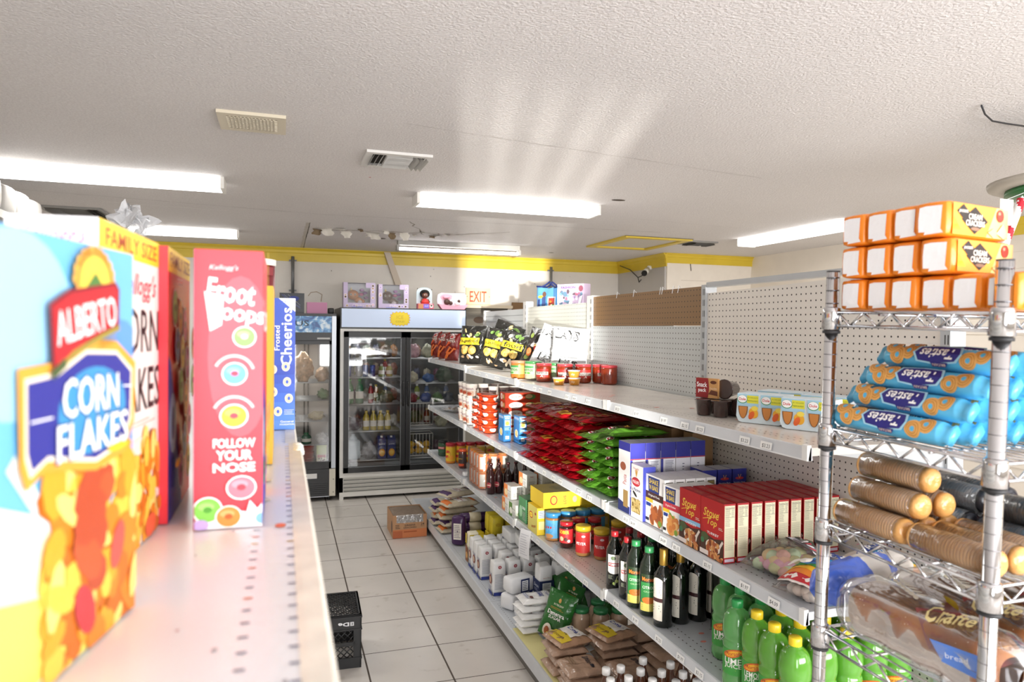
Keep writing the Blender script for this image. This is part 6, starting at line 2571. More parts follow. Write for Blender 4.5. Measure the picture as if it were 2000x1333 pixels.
PR = [Proto(ricebag(c, i+31), 'rice bag', 'rice bags stacked at the far end of the base deck') for i, c in enumerate(('#3f1f52', '#d9742c', '#4a2560'))]
for i, (x, y, z, rz, rx, k, lab) in enumerate((
        (1.33, 5.42, 0, -85, 0, 1, 'rice bag with orange band at the bottom of the pile, near stack'), (1.34, 5.42, .0515, -80, 0, 0, 'purple-banded rice bag second from the bottom, near stack'),
        (1.33, 5.42, .103, -92, 0, 1, 'rice bag with orange band third from the bottom, near stack'), (1.34, 5.42, .1545, -84, 0, 1, 'rice bag with orange band fourth from the bottom, near stack'),
        (1.35, 5.40, .206, -78, 0, 1, 'rice bag with orange band fifth from the bottom, its red lettering towards the aisle'), (1.36, 5.52, .258, -70, 0, 0, 'purple-banded rice bag on the very top of the pile, sticking out left'),
        (1.32, 5.66, 0, -88, 0, 2, 'purple-banded rice bag at the bottom, far stack'), (1.33, 5.66, .0515, -95, 0, 1, 'orange-banded rice bag second from the bottom, far stack'),
        (1.32, 5.66, .103, -85, 0, 2, 'purple-banded rice bag third from the bottom, far stack'), (1.33, 5.66, .1545, -88, 0, 2, 'purple-banded rice bag fourth from the bottom, far stack'))):
    PR[k].put((x, y, sz(3, y)+z), rot=(rad(rx), 0, rad(rz)), label=lab)
mb = MB()
pur = mat('#40204f', .25, bump=.6, bs=40, nm='purple_film')
mb.rbox(-.05, -.035, .004, .05, .035, .22, pur, .02, .006)
cv = Canvas(mb, lambda u, v, o: (u, -.04-o, v))
cv.rect(-.03, .05, .03, .17, '#e6dfd6')
cv.lines(-.025, .06, .025, .16, 8, '#7a7280')
P = Proto(mb.build('purple_pack'), 'purple pack', 'purple rice packs at the end of the rice pile')
P.put((1.262, 5.05, sz(3, 5)), rad(-30), 'upright purple pack with a pale label at the shelf edge beside the rice bags')
mb = MB()
mb.lathe([(0, -.12), (.03, -.118), (.036, -.10), (.036, -.05), (.037, -.049), (.037, .049), (.036, .05), (.036, .10), (.03, .118), (0, .12)], pur, 18)
mb.lathe([(.0375, -.045), (.0375, .045)], mat('#d9ccae', .3, nm='cream_window'), 18)
mb.xf(Matrix.Translation((0, 0, .0375)) @ Matrix.Rotation(rad(90), 4, 'Y'))
P = Proto(mb.build('bean_roll'), 'bean pack', 'purple and cream rolls lying beside the rice pile')
for i, (x, y, z) in enumerate(((1.40, 5.08, 0), (1.40, 5.156, 0), (1.40, 5.118, .067), (1.42, 5.19, .0675), (1.41, 5.155, .134))):
    P.put((x, y, sz(3, 5)+z), 0, f'purple roll with a cream window beside the rice, {["bottom near", "bottom far", "middle near", "middle far", "top"][i]} one')


def flourbag(name, w, d, h, c, c2, art, seed, kind=0):
    mb = MB()
    m = mat(c, .45, bump=.5, bs=26, nm='paper_bag', bd=.008)
    mb.rbox(-w/2, -d/2, .0026, w/2, d/2, h, m, .009, .003)
    # wrinkle the top a little
    for i, v in enumerate(mb.v):
        if v[2] > h*.8:
            n_ = noise.noise(Vector((v[0]*25+seed, v[1]*25, 3)))
            mb.v[i] = (v[0]*.96, v[1]*.96, v[2]+.008*n_)
    cvs = {f: Canvas(mb, (lambda ff: (lambda u, v, o: ff(u, v, o)))(boxmap(w+.011, d+.011, h, f)), step=.0003, off=.0002, res=.05) for f in ('front', 'right', 'left')}
    for f in ('front', 'right', 'left'):
        art(cvs[f], (w if f == 'front' else d)+.011, h, f)
    return mb.build(name)


def rose(cv, w, h, f):
    if f == 'right' or f == 'front':
        cv.rect(.008, .0, w-.008, h*.1, '#2b3a8c')
    if f == 'front':
        cv.ell(w*.5, h*.45, w*.28, h*.14, '#8c2a22')
        cv.ell(w*.5, h*.45, w*.2, h*.09, '#d9b9a0')
        cv.text('FLOUR', w*.5, h*.63, w*.6, '#2b3a8c', h=.014)
        cv.lines(w*.2, h*.14, w*.8, h*.26, 4, '#5a5f9a')
    elif f == 'right':
        cv.ell(w*.5, h*.86, .011, .01, '#9c2433')
        cv.text('Q', w*.5, h*.86, .01, '#ffffff', h=.009)
        cv.lines(w*.15, h*.18, w*.85, h*.66, 11, '#a9acb8')


def gold(cv, w, h, f):
    cv.poly([(.01, .01), (w-.01, .01), (w-.01, h*.5), (.01, h*.6)], '#8a4f22')
    cv.ell(w*.5, h*.25, w*.3, h*.1, '#d9a25a')
    cv.rect(.01, h*.62, w*.5, h*.95, '#dcc22c')


def navy(cv, w, h, f):
    cv.rect(.0, .0, w, h*.5, '#232f5a')
    if f == 'right':
        cv.rect(w*.2, h*.06, w*.8, h*.42, '#eef0f2')
        cv.bars(w*.25, h*.08, w*.75, h*.2)
        cv.lines(w*.25, h*.24, w*.75, h*.4, 5, '#55586a', rag=.1)
        cv.text('pastry flour', w*.5, h*.6, w*.5, '#b5574a', h=.006)
    else:
        cv.text('Swan', w*.5, h*.3, w*.7, '#e9ecf2', h=.02, shear=.3)
        cv.lines(w*.2, h*.1, w*.8, h*.2, 2, '#aab0c9')


PF = Proto(flourbag('flour_bag', .086, .080, .20, '#ebebea', None, rose, 1), 'flour bag', 'white flour bags with small red crest on the base deck')
PG = Proto(flourbag('flour_bag', .075, .072, .21, '#e9e2c9', None, gold, 2), 'flour bag')
PN = Proto(flourbag('flour_bag', .085, .078, .165, '#efefef', None, navy, 3), 'flour bag', 'white and navy flour bags on the base deck')
PYel = Proto(flourbag('meal_bag', .088, .086, .13, '#ddc62a', None, lambda cv, w, h, f: cv.ell(w*.5, h*.6, w*.2, h*.1, '#c9a81f') if f == 'right' else None, 4), 'meal bag', 'yellow bags behind the white flour bags')
PF.group
rr = random.Random(21)
for r_, y in enumerate((4.80, 4.91)):
    for i in range(4):
        PYel.put((1.37+.107*i, y, sz(3, y)+.0), AISLE+rad(rr.uniform(-4, 4)), f'yellow meal bag in the {["near", "far"][r_]} row, {ORD[i]} from the aisle, lower layer')
        if i > 0:
            PYel.put((1.37+.107*i, y, sz(3, y)+.1345), AISLE+rad(rr.uniform(-4, 4)), f'yellow meal bag in the {["near", "far"][r_]} row, {ORD[i]} from the aisle, upper layer')
PG.put((1.262, 4.655, sz(3, 4.6)), AISLE, 'brown and yellow flour bag at the shelf edge, farthest of the upright bags')
n_ = 0
for r_, (y, x0_, c) in enumerate(((4.555, 1.262, 6), (4.448, 1.262, 6), (4.341, 1.262, 6), (4.21, 1.359, 5), (4.06, 1.262, 5))):
    for i in range(c):
        x = x0_+.097*i
        PF.put((x, y+rr.uniform(-.001, .001), sz(3, y)), AISLE+rad(rr.uniform(-2, 2)), f'white flour bag, {ORD[i]} from the aisle in the {["farthest", "fourth", "third", "second", "nearest"][r_]} row')
# second layer lying on the far rows
for i, (x, y, rz) in enumerate(((1.46, 4.49, 0), (1.58, 4.5, 8), (1.5, 4.36, -5), (1.62, 4.36, 5), (1.72, 4.48, 0), (1.66, 4.22, 0))):
    mb_o = PF.put((x, y, sz(3, y)+.205+.045), rot=(rad(90), 0, rad(rz)), label=f'white flour bag lying on its back on top of the others, {ORD[i]} from the aisle', sc=.92)
# navy bags
rr = random.Random(2)
for i in range(4):
    PN.put((1.44+.102*i, 3.74, sz(3, 3.7)+.10), rot=(0, 0, AISLE+rad(rr.uniform(-3, 3))), label=f'white and navy flour bag standing in the upper row, {ORD[i]} from the aisle')
mb = MB()
mb.rbox(-.05, -.08, .003, .05, .08, .09, mat('#ecedef', .45, bump=.5, bs=26, nm='paper_bag', bd=.008), .016, .004)
cv = Canvas(mb, lambda u, v, o: (.0555+o, u, v), step=.0003, off=-.0002, res=.05)
cv.rect(-.02, .006, .04, .084, '#232f5a')
cv.rect(-.012, .016, .03, .074, '#eef0f2')
cv.lines(-.008, .02, .026, .07, 5, '#55586a')
P = Proto(mb.build('flour_bag'), 'flour bag', 'white flour bags lying under the navy ones')
for i in range(4):
    P.put((1.45+.105*i, 3.75, sz(3, 3.7)), rad(2), f'white flour bag lying underneath the upper navy row, {ORD[i]} from the aisle')
P.put((1.30, 3.83, sz(3, 3.8)), rad(-60), 'white flour bag lying at the shelf edge below the tipped navy bag')
P.put((1.315, 3.82, sz(3, 3.8)+.094), rad(-75), 'white and navy flour bag tipped over at the front, showing its pale label')
P.put((1.33, 3.66, sz(3, 3.7)), rad(-85), 'white flour bag lying behind the stack of sugar bags')


def sugart(cv, w, h):
    cv.text('SUGAR', -w*.05, h*.1, w*.5, '#2b3a8c', h=.03, rot=0, bold=.05)
    cv.text('Domino', w*.0, h*.3, w*.45, '#4a5a9a', h=.016, rot=0)
    cv.ell(w*.2, -h*.2, w*.12, h*.05, '#6a3a3a')
    cv.lines(-w*.35, -h*.35, w*.3, -h*.25, 2, '#8a93b8')


o = flatbag('sugar_bag', .14, .20, .033, '#f3f2f0', sugart, 44, .004, .5, px=5, py=6, flat=.45)
P = Proto(o, 'sugar bag', 'white sugar bags stacked at the shelf edge')
for L_ in range(5):
    P.put((1.30+rr.uniform(-.012, .012), 3.50+rr.uniform(-.01, .01), sz(3, 3.5)+.0385*L_), rad(-90+rr.uniform(-6, 6)), f'white sugar bag, {ORD[L_]} from the bottom of the stack')


def demer(cv, w, h):
    cv.ell(0, h*.32, .008, .012, '#d9a25a')
    cv.text('IN THE RAW', 0, h*.22, w*.35, '#e9ead0', h=.01, bold=.03)
    cv.text('Demerara', 0, h*.04, w*.6, '#f6f6f0', h=.022, bold=.04)
    cv.text('SUGAR', 0, -h*.05, w*.45, '#f6f6f0', h=.016, bold=.04)
    cv.lines(-w*.25, h*.12, w*.25, h*.17, 2, '#b8923a')
    cv.ell(w*.1, -h*.44, w*.33, h*.16, '#dcd2b8', n=20)
    cv.ell(-w*.15, -h*.36, w*.16, h*.16, '#efe6d6', n=18)
    cv.ell(-w*.15, -h*.36, w*.1, h*.1, '#a8582c', n=18)


for i, (x, y, z, rz, rx, ry, lab) in enumerate(((1.325, 3.325, 0, -50, -14, 12, 'dark green sugar pouch leaning at the front beside the white sugar stack'), (1.43, 3.43, 0, -10, -34, 28, 'dark green pouch behind the front one, leaning right'),
                                     (1.56, 3.55, .0, -30, -28, -20, 'dark green pouch behind the green-lidded jars'), (1.68, 3.46, .0, -60, -20, 10, 'dark green pouch at the back near the pegboard'))):
    o = bag_upright('sugar_pouch', .165, .24, .06, film('#2a6b2c', .7), demer, 50+i, .006, seal=.04)
    o.location = (x, y, sz(3, y)+z+.006)
    o.rotation_euler = (rad(rx), rad(ry), rad(rz))
    rest(o, sz(3, y))
    tag(o, lab, 'sugar pouch', 'dark green sugar pouches')
t = jar('sugar_jar', .046, .185, mat('#c9ab90', .15, coat=.5, var=.1, nm='sugar_jar_plastic'), mat('#2f7d4a', .35, nm='green_screw_lid'), labc='#cfa63c', art=lambda cv, a, b, R: (cv.text('CANE', 0, (a+b)/2, R*1.2, '#f5efe0', h=.02),), lidh=.022, neck=.62, shoulder=.78, labz=(.1, .3), lidr=.038)
P = Proto(t, 'jar', 'green-lidded sugar jars on the base deck')
for i, (x, y) in enumerate(((1.475, 3.28), (1.565, 3.24), (1.66, 3.22), (1.60, 3.345))):
    P.put((x, y, sz(3, y)), rad(-50), f'translucent sugar jar with dark green lid, '+['left one', 'middle one', 'right one', 'behind the others'][i])


def brown_art(k):
    def f(cv, w, h):
        if k == 0:
            cv.text('Domino', -w*.1, h*.2, w*.4, '#2c2b33', h=.03, rot=0, bold=.05)
            cv.ell(w*.22, h*.2, w*.1, h*.05, '#2c2b33')
            cv.lines(-w*.4, -h*.3, w*.2, -h*.1, 3, '#9a8064')
        else:
            cv.rect(-w*.42, -h*.05, w*.3, h*.42, '#efe9e2')
            cv.text('Domino', -w*.05, h*.25, w*.55, '#2b3a8c', h=.026, bold=.06)
            cv.poly([(-w*.42, -h*.42), (w*.42, -h*.42), (w*.42, -h*.1), (0, -h*.02), (-w*.42, -h*.1)], '#e2c52c')
            cv.poly([(-w*.1, -h*.03), (w*.1, -h*.06), (0, -h*.14)], '#2a2a2a')
            cv.text('brown', 0, -h*.26, w*.5, '#8a6a1c', h=.02)
    return f


brn = [Proto(flatbag('brown_sugar_bag', .175, .185, .036, c, brown_art(k), 60+k, .005, .6, px=7, py=7, flat=.45), 'brown sugar bag', 'brown sugar bags piled on the base deck') for k, c in enumerate(('#b1917a', '#a98468'))]
k_ = 0
rr = random.Random(31)
for (x, y, n, nm) in ((1.30, 3.06, 4, 'front'), (1.50, 2.98, 5, 'middle'), (1.69, 3.0, 4, 'rear'), (1.29, 2.86, 3, 'front near'), (1.50, 2.78, 3, 'middle near'), (1.69, 2.80, 4, 'rear near')):
    for L_ in range(n):
        kk = 1 if (L_ == n-1 and nm in ('front', 'middle')) else 0
        brn[kk].put((x+rr.uniform(-.012, .012), y+rr.uniform(-.01, .01), sz(3, y)+.0415*L_), rot=(0, 0, rad(-90+rr.uniform(-3, 3) + (12 if kk else 0))),
                    label=f'brown sugar bag, {ORD[L_]} from the bottom of the {nm} pile')

VIN = [(0, 0), (.95, 0), (1, .02), (1, .55), (.9, .66), (.5, .8), (.38, .86), (.36, .97)]
t = bottle('vanilla_bottle', .034, .27, mat('#5a2d14', .08, coat=.6, nm='amber_plastic'), mat('#f1efec', .3, nm='white_cap'), .026, VIN, .0165,
           lambda cv, R, H: (cv.rect(-R*1.2, H*.15, R*1.2, H*.5, '#e9dfc2'), cv.text('ESSENCE', 0, H*.36, R*1.8, '#7a3a1c', h=.014)))
P = Proto(t, 'bottle', 'amber bottles with white caps on the base deck')
pts_ = [(1.235, 2.50), (1.215, 2.42), (1.30, 2.50), (1.29, 2.415), (1.365, 2.455), (1.42, 2.535), (1.44, 2.42), (1.51, 2.47), (1.37, 2.37), (1.225, 2.335), (1.30, 2.33), (1.515, 2.385), (1.45, 2.33), (1.60, 2.52), (1.60, 2.42), (1.53, 2.31)]
wh = ['at the far left of the group', 'left front', 'far row second', 'front second', 'centre', 'far row third', 'behind the centre one', 'right of centre', 'front third', 'cut by the picture edge at left', 'cut by the picture edge, second', 'right front', 'cut by the picture edge, third', 'far right back', 'far right front', 'cut by the picture edge, fourth']
for i, (x, y) in enumerate(pts_):
    P.put((x, y, sz(3, y)), rad(-50+rr.uniform(-30, 30)), f'white-capped amber bottle, {wh[i]}')

# hanging paper note
mb = MB()
mb.grid(lambda a, b: (-.006*math.sin(3*b)-.02*b, (a-.5)*.13, -b*.155), 6, 8, mat('#ebebee', .6, nm='paper'))
cv = Canvas(mb, lambda u, v, o: (-.006*math.sin(3*(-v/.155))-.02*(-v/.155)-o, -u, v), step=.0004, off=.0008, res=.03)
cv.lines(-.05, -.14, .05, -.02, 9, '#b9b9c4', rag=.4, w=.0025)
o = mb.build('paper_note')
o.location = (XF-.012, 3.72, sz(2, 3.7)-.004)
o.rotation_euler = (rad(-6), 0, rad(8))
tag(o, 'white handwritten paper note hanging from the edge of the third shelf', 'note')
mb = MB()
mb.rbox(-.03, -.03, 0, .03, .03, .03, mat('#eeeeee', .5, nm='paper'), .008)
o = mb.build('crumpled_paper')
o.location = (1.385, 5.30, sz(2, 5.3))
tag(o, 'small crumpled white paper on the edge of the third shelf above the rice', 'paper')

# ================================================================== chrome wire rack at the end of the shelving
chrome = mat('#c9c9cb', .12, m=1., nm='chrome')
chromeg = mat('#8d8d90', .2, m=1., nm='groove')
TH = .025
RM = Matrix.Translation((1.04, .817, 0)) @ Matrix.Rotation(TH, 4, 'X')
RW, RD, RH = .9, .347, 1.862
rack = empty('wire_rack')
rack.matrix_world = RM
tag(rack, 'chrome wire rack with slim ringed posts standing at the near end of the right shelving', 'rack')
for x in (0, RW):
    for y in (0, RD):
        mb = MB()
        z0 = .03-y*TH
        mb.tube([(x, y, z0), (x, y, RH)], .0125, chrome, 16)
        mb.lathe([(.0125, 0), (.0124, .003), (0, .0035)], mat('#38383a', .5, nm='black_plug'), 16, c=(x, y, RH))
        k = 0
        z = .2
        while z < RH:
            mb.lathe([(.0127, 0), (.0127, .0014)], chromeg, 16, c=(x, y, z))
            z += .0254
        mb.lathe([(.018, .0), (.018, .012), (.008, .03), (.008, .04)], chrome, 12, c=(x, y, z0-.029))
        mb.build('post', rack)
SH = [1.786, 1.554, 1.362, 1.145, .55, .15]
for k, z in enumerate(SH):
    mb = MB()
    a, b, c, d = .012, RW-.012, .006, RD-.006
    for zz_, r in ((z-.003, .003), (z-.030, .003)):
        mb.tube([(a, 0, zz_), (b, 0, zz_)], r, chrome, 7)
        mb.tube([(a, RD, zz_), (b, RD, zz_)], r, chrome, 7)
        mb.tube([(0, a, zz_), (0, RD-a, zz_)], r, chrome, 7)
        mb.tube([(RW, a, zz_), (RW, RD-a, zz_)], r, chrome, 7)

    def zig(p, q, n):
        pts = []
        for i in range(2*n+1):
            t = i/(2*n)
            pts.append((p[0]+(q[0]-p[0])*t, p[1]+(q[1]-p[1])*t, z-.003 if i % 2 == 0 else z-.030))
        for i in range(len(pts)-1):
            mb.tube([pts[i], pts[i+1]], .0022, chrome, 6)
    zig((0, .015), (0, RD-.015), 5)
    zig((RW, .015), (RW, RD-.015), 5)
    zig((.015, 0), (RW-.015, 0), 13)
    zig((.015, RD), (RW-.015, RD), 13)
    for i in range(1, 36):
        x = RW*i/36
        mb.tube([(x, 0, z-.003), (x, RD, z-.003)], .0019, chrome, 5)
    for y in (RD/3, RD*2/3):
        mb.tube([(0, y, z-.007), (RW, y, z-.007)], .003, chrome, 6)
    s_ = mb.build('wire_shelf', rack)
    for x in (0, RW):
        for y in (0, RD):
            mb = MB()
            mb.lathe([(.0135, -.036), (.0185, -.034), (.0175, -.0), (.0165, .008), (.0135, .01)], chrome, 18, c=(x, y, z-.003))
            mb.lathe([(.0128, -.0425), (.0168, -.042), (.0168, -.0365), (.0128, -.036)], mat('#232325', .5, nm='black_sleeve'), 18, c=(x, y, z-.003))
            mb.build('collar', s_)


def rk(P, x, y, z, rot=(0, 0, 0), label='', sc=None):
    M_ = RM @ Matrix.Translation((x, y, z)) @ Euler(rot).to_matrix().to_4x4()
    if isinstance(P, Proto):
        return P.put(M_.to_translation(), rot=M_.to_euler(), label=label, sc=sc)
    P.matrix_world = M_
    if sc:
        P.scale = sc
    return P


# cream cracker packs
def cracker():
    L_, w, h = .185, .056, .060
    mb = MB()
    og = mat('#f08a24', .25, bump=.25, bs=40, nm='orange_film')
    mb.rbox(0, -w/2, 0, L_, w/2, h, og, .009, .001)
    cv = Canvas(mb, lambda u, v, o: (-o-.0006, w/2-u, v), step=.0002, off=.0002, res=.05)
    wp = mat('#f4f4f6', .5, bump=.4, bs=70, nm='white_end_paper')
    cv.poly([(.0085, .009), (.045, .0075), (.046, .03), (.047, .0515), (.02, .052), (.009, .05), (.0078, .03)], wp)
    cv.poly([(.018, .004), (.05, .006), (.046, .012), (.02, .011)], wp)
    cv = Canvas(mb, lambda u, v, o: (u, -w/2-.0013-o, v), step=.0002, off=.0002, res=.05)
    cv.rect(.012, .004, .178, .056, '#f6a640')
    cv.poly([(.11, .004), (.178, .004), (.178, .056), (.14, .056), (.125, .03)], '#fbd089')
    cv.poly([(.012, .012), (.035, .012), (.014, .034)], '#f5e32c')
    cv.text('NEW', .02, .018, .011, '#9c8a1c', h=.005)
    k = '#241c1a'
    cv.poly([(.036, .030), (.075, .053), (.114, .030), (.075, .007)], k)
    cv.poly([(.022, .043), (.040, .055), (.058, .043), (.040, .031)], k)
    cv.text("JACOB'S", .040, .043, .026, '#fbf3e6', h=.006, bold=.04)
    cv.text('CREAM', .075, .036, .040, '#fbf3e6', h=.0095, bold=.03)
    cv.text('CRACKERS', .075, .025, .056, '#fbf3e6', h=.0095, bold=.03)
    cv.ell(.075, .0155, .014, .003, '#8a6a54')
    cv.ell(.150, .043, .011, .011, '#cf3b2c')
    cv.ell(.146, .047, .004, .003, '#ee8a70')
    cv.poly([(.112, .012), (.128, .02), (.144, .013), (.13, .004)], '#f0c88a')
    cv.poly([(.138, .012), (.158, .03), (.176, .01), (.16, .004)], '#f3d9a0')
    cv = Canvas(mb, lambda u, v, o: (u, -w/2+v, h+.0006+o), step=.0002, off=.0002, res=.05)
    cv.rect(.03, .012, .15, .044, '#f6b25a')
    return mb.build('cracker_pack')


PC = Proto(cracker(), 'cracker pack', 'orange cream cracker packs on the chrome rack')
nm6 = ['sixth from the near post', 'fifth from the near post', 'fourth from the near post', 'third from the near post', 'second from the near post', 'first, beside the near post']
ys_b = [.306, .2465, .187, .1275, .068, .0085]
for i, y in enumerate(ys_b):
    rk(PC, .006+[0, .004, -.002, .003, 0, .0][i], y, SH[0]+.0008, (0, 0, rad([1, -1, 0, 1.5, 0, 0][i])), f'orange cracker pack in the bottom row, {nm6[i]}')
for i, y in enumerate((.302, .242, .182, .117)):
    for L_ in (1, 2):
        a = [0, 1, 3, 10][i]
        rk(PC, (-.004 if L_ == 2 else .0)+(.0 if i < 3 else -.004), y-(.004 if L_ == 2 and i < 3 else 0) + (.008 if i == 3 and L_ == 2 else 0), SH[0]+.0012+.0615*L_, (0, 0, rad(a)),
           f'orange cracker pack in the {["", "middle", "top"][L_]} row, {["farthest from", "third from", "second from", "turned to show its logo,"][i]} {"nearest " if i == 3 else ""}the near post')
mb = MB()
mb.rbox(-.045, -.02, 0, .045, .02, .11, mat('#c92f4a', .2, bump=.5, bs=40, nm='red_film'), .015, .004)
cv = Canvas(mb, lambda u, v, o: (u, -.024-o, v))
cv.rect(-.04, .055, .04, .1, '#edc92f')
cv.rect(-.04, .02, .04, .055, '#a82a6a')
cv.ell(.0, .05, .022, .035, '#d9232f')
o = rk(mb.build('candy_pouch'), .24, .09, SH[0]+.0025, (0, 0, 0), sc=(1.2, 1.0, 1.5))
tag(o, 'yellow and red candy pouch on the top rack shelf at the right picture edge', 'candy pouch')
mb = MB()
mb.ball((0, 0, .03), .03, mat('#c9384a', .15, coat=.5, nm='red_candy'), 12, (1, 1, 1.0))
mb.ball((0, 0, .065), .014, mat('#e88a98', .2, nm='pink_candy'), 10)
o = rk(mb.build('candy_tub'), .215, .25, SH[0]+.0025)
tag(o, 'small round red candy tub behind the cracker packs on the top rack shelf', 'candy tub')


# light blue biscuit rolls
def roll(kind):
    R, L_ = .0215, .225
    mb = MB()
    if kind == 'blue':
        m = mat('#5cbbe6', .2, bump=.35, bs=30, nm='blue_film')
        prof = [(.0, -.018), (.019, -.017), (.014, -.008), (R*.93, 0), (R, .004), (R, L_-.004), (R*.93, L_), (.012, L_+.012), (.019, L_+.022), (0, L_+.023)]
        mb.lathe(prof, m, 22)
        for i, v in enumerate(mb.v):
            if v[2] < -.002 or v[2] > L_+.002:
                n_ = noise.noise(Vector((v[0]*80, v[1]*80, v[2]*60)))
                mb.v[i] = (v[0]*1.1+n_*.004, v[1]*.55+n_*.004, v[2])
        cv = Canvas(mb, cylmap(R), step=.0002, off=.0003, res=.006)
        c1, c2 = '#e9b062', '#c98a3c'
        for (u, v) in ((.004, .022), (-.008, .045), (.004, .168), (-.006, .19), (.012, .205)):
            cv.ell(u, v, .0165, .0165, c1, n=18)
            cv.ring(u, v, .012, .0012, c2)
            cv.ring(u, v, .008, .0012, c2)
            cv.ell(u, v, .0045, .0045, '#5cbbe6', n=12)
        cv.poly([(.0, .056), (.016, .064), (.018, .105), (.013, .148), (-.0, .156), (-.014, .146), (-.018, .105), (-.013, .064)], '#a9dcf3')
        cv.poly([(.0, .06), (.013, .067), (.015, .105), (.011, .144), (-.0, .151), (-.012, .142), (-.015, .105), (-.011, .068)], '#27227c')
        cv.text('Tasties', .0, .106, .068, '#ffffff', h=.017, rot=PI/2, shear=.25, bold=.04)
        cv.poly([(-.021, .085), (-.014, .08), (-.014, .116), (-.021, .112)], '#27227c')
        cv.text("BRITAIN", -.0175, .098, .026, '#f2d9c0', h=.004, rot=PI/2)
        for i in range(5):
            cv.ell(.024, .16+.008*i, .003, .003, '#b9a9e0', n=8)
        cv.rect(.036, .09, .045, .14, '#f2f2f4')
        mb.xf(Matrix.Translation((0, 0, R+.0006)) @ Matrix.Rotation(rad(-90), 4, 'X') @ Matrix.Rotation(rad(-60), 4, 'Z'))
        return mb.build('biscuit_roll')
    R, L_ = .0245, .15
    c, e = (('#d8a05c', '#c08540') if kind == 'tan' else ('#3a3a40', '#232327'))
    t = empty('biscuit_roll')
    m1 = mat(c, .6, var=.1, vs=50, nm='biscuit')
    prof = [(0, .006)]
    n = 24
    for i in range(n):
        z = .006+(L_-.012)*i/n
        d = (L_-.012)/n
        mb.lathe([(R*.9, z), (R*.9, z+d*.22)], mat(e, .7, nm='biscuit_gap'), 24)
        mb.lathe([(R*.9, z+d*.2), (R*.985, z+d*.3), (R*.985, z+d*.9), (R*.9, z+d)], m1, 24)
    T2 = Matrix.Translation((0, 0, R+.0006)) @ Matrix.Rotation(rad(-90), 4, 'X')
    mb.xf(T2)
    mb.build('biscuits', t)
    mb = MB()
    cm = clear('roll_wrap', gloss=.04 if kind == 'tan' else .07, r=.12, bump=.7, haze=.04 if kind == 'tan' else .08, bs=60)
    mb.lathe([(R*1.01, .008), (R*1.01, L_-.008)], cm, 22)
    em = film(c, .8)
    mb.lathe([(.004, -.006), (.012, -.008), (R*.9, -.001), (R*1.01, .008)], em, 22)
    mb.lathe([(R*1.01, L_-.008), (R*.97, L_-.002), (R*.6, L_-.0005), (.006, L_+.003), (0, L_+.003)], em, 22)
    mb.xf(T2)
    mb.build('wrapper', t)
    return t


PB = Proto(roll('blue'), 'biscuit roll', 'light blue biscuit rolls on the chrome rack')
z = SH[1]+.0008
lay = [(0, [.030, .077, .124, .171, .218]), (1, [.0535, .1005, .1475, .1945]), (2, [.077, .124, .171]), (3, [.1005, .1475])]
for L_, xs in lay:
    for i, x in enumerate(xs):
        rk(PB, x, .335-.014*L_-.222-(.0 if i % 2 == 0 else .006)+.0, z+.0405*L_, (rad(0), 0, rad([1.0, -1.0, 0.6, -.6][L_])), f'light blue biscuit roll, {["bottom", "second", "third", "top"][L_]} layer, {ORD[i]} from the aisle')
for i, (x, zz_) in enumerate(((.30, 0), (.349, 0), (.325, .0405))):
    rk(PB, x, .05, z+zz_, (0, 0, 0), f'light blue biscuit roll at the near right, {["bottom left", "bottom right", "upper"][i]} one')


def choc(cv, w, h):
    cv.rect(0, 0, w, h, '#2b3382', n=1)
    cv.rect(0, h*.82, w, h*.95, '#d9cfe2', n=1)
    cv.poly([(w*.35, 0), (w, 0), (w, h*.7), (w*.8, h*.7)], '#f2f1f4')
    cv.poly([(w*.55, 0), (w, 0), (w, h*.25)], '#8a4a42')
    cv.lines(w*.05, h*.2, w*.4, h*.75, 7, '#aeb6dc')
    cv.text('choco', w*.7, h*.4, w*.3, '#6a7ac0', h=h*.06, rot=1.1)


o = rk(carton('biscuit_box', .15, .04, .165, '#2b3382', {'front': choc, 'left': lambda cv, w, h: cv.rect(0, 0, w, h*.4, '#e6e2ea')}), .325, -.001+.02, z+.0405*2+.003, (0, 0, 0))
o.location.z += .0
tag(o, 'navy and white biscuit box on light blue rolls at the right picture edge', 'biscuit box')

PT = Proto(roll('tan'), 'biscuit roll', 'tan biscuit rolls in clear wrap on the chrome rack')
z = SH[2]+.0008
for i, (x, y, zz_, rz, lab) in enumerate(((.030, .180, 0, 2, 'bottom front one in the far pile'), (.083, .180, 0, 0, 'bottom middle one in the far pile'), (.136, .183, 0, -1, 'bottom back one in the far pile'),
                                     (.056, .172, .0455, 1, 'second layer front one in the far pile'), (.110, .170, .0455, 0, 'second layer back one in the far pile'), (.083, .178, .091, 2, 'topmost one in the far pile'),
                                     (.030, .012, 0, 0, 'front one in the near row'), (.083, .012, 0, 0, 'middle one in the near row'), (.136, .012, 0, 0, 'back one in the near row'))):
    rk(PT, x, y, z+zz_, (0, 0, rad(rz)), f'tan biscuit roll in clear wrap, {lab}')
PK = Proto(roll('black'), 'biscuit roll', 'black biscuit rolls in clear wrap on the chrome rack')
for i, (x, y, zz_, rz, lab) in enumerate(((.190, .180, 0, 0, 'far row, first from the tan rolls'), (.244, .180, 0, 0, 'far row, second from the tan rolls'), (.298, .180, 0, 0, 'far row, third from the tan rolls'),
                                     (.217, .172, .0455, 2, 'upper layer nearer the tan rolls'), (.271, .172, .0455, -1, 'upper layer farther back'), (.190, .012, 0, 0, 'near row, first from the tan rolls'), (.244, .012, 0, 0, 'near row, second from the tan rolls'), (.217, .006, .0455, 0, 'near row, lying on the two others'))):
    rk(PK, x, y, z+zz_, (0, 0, rad(rz)), f'black biscuit roll in clear wrap, {lab}')
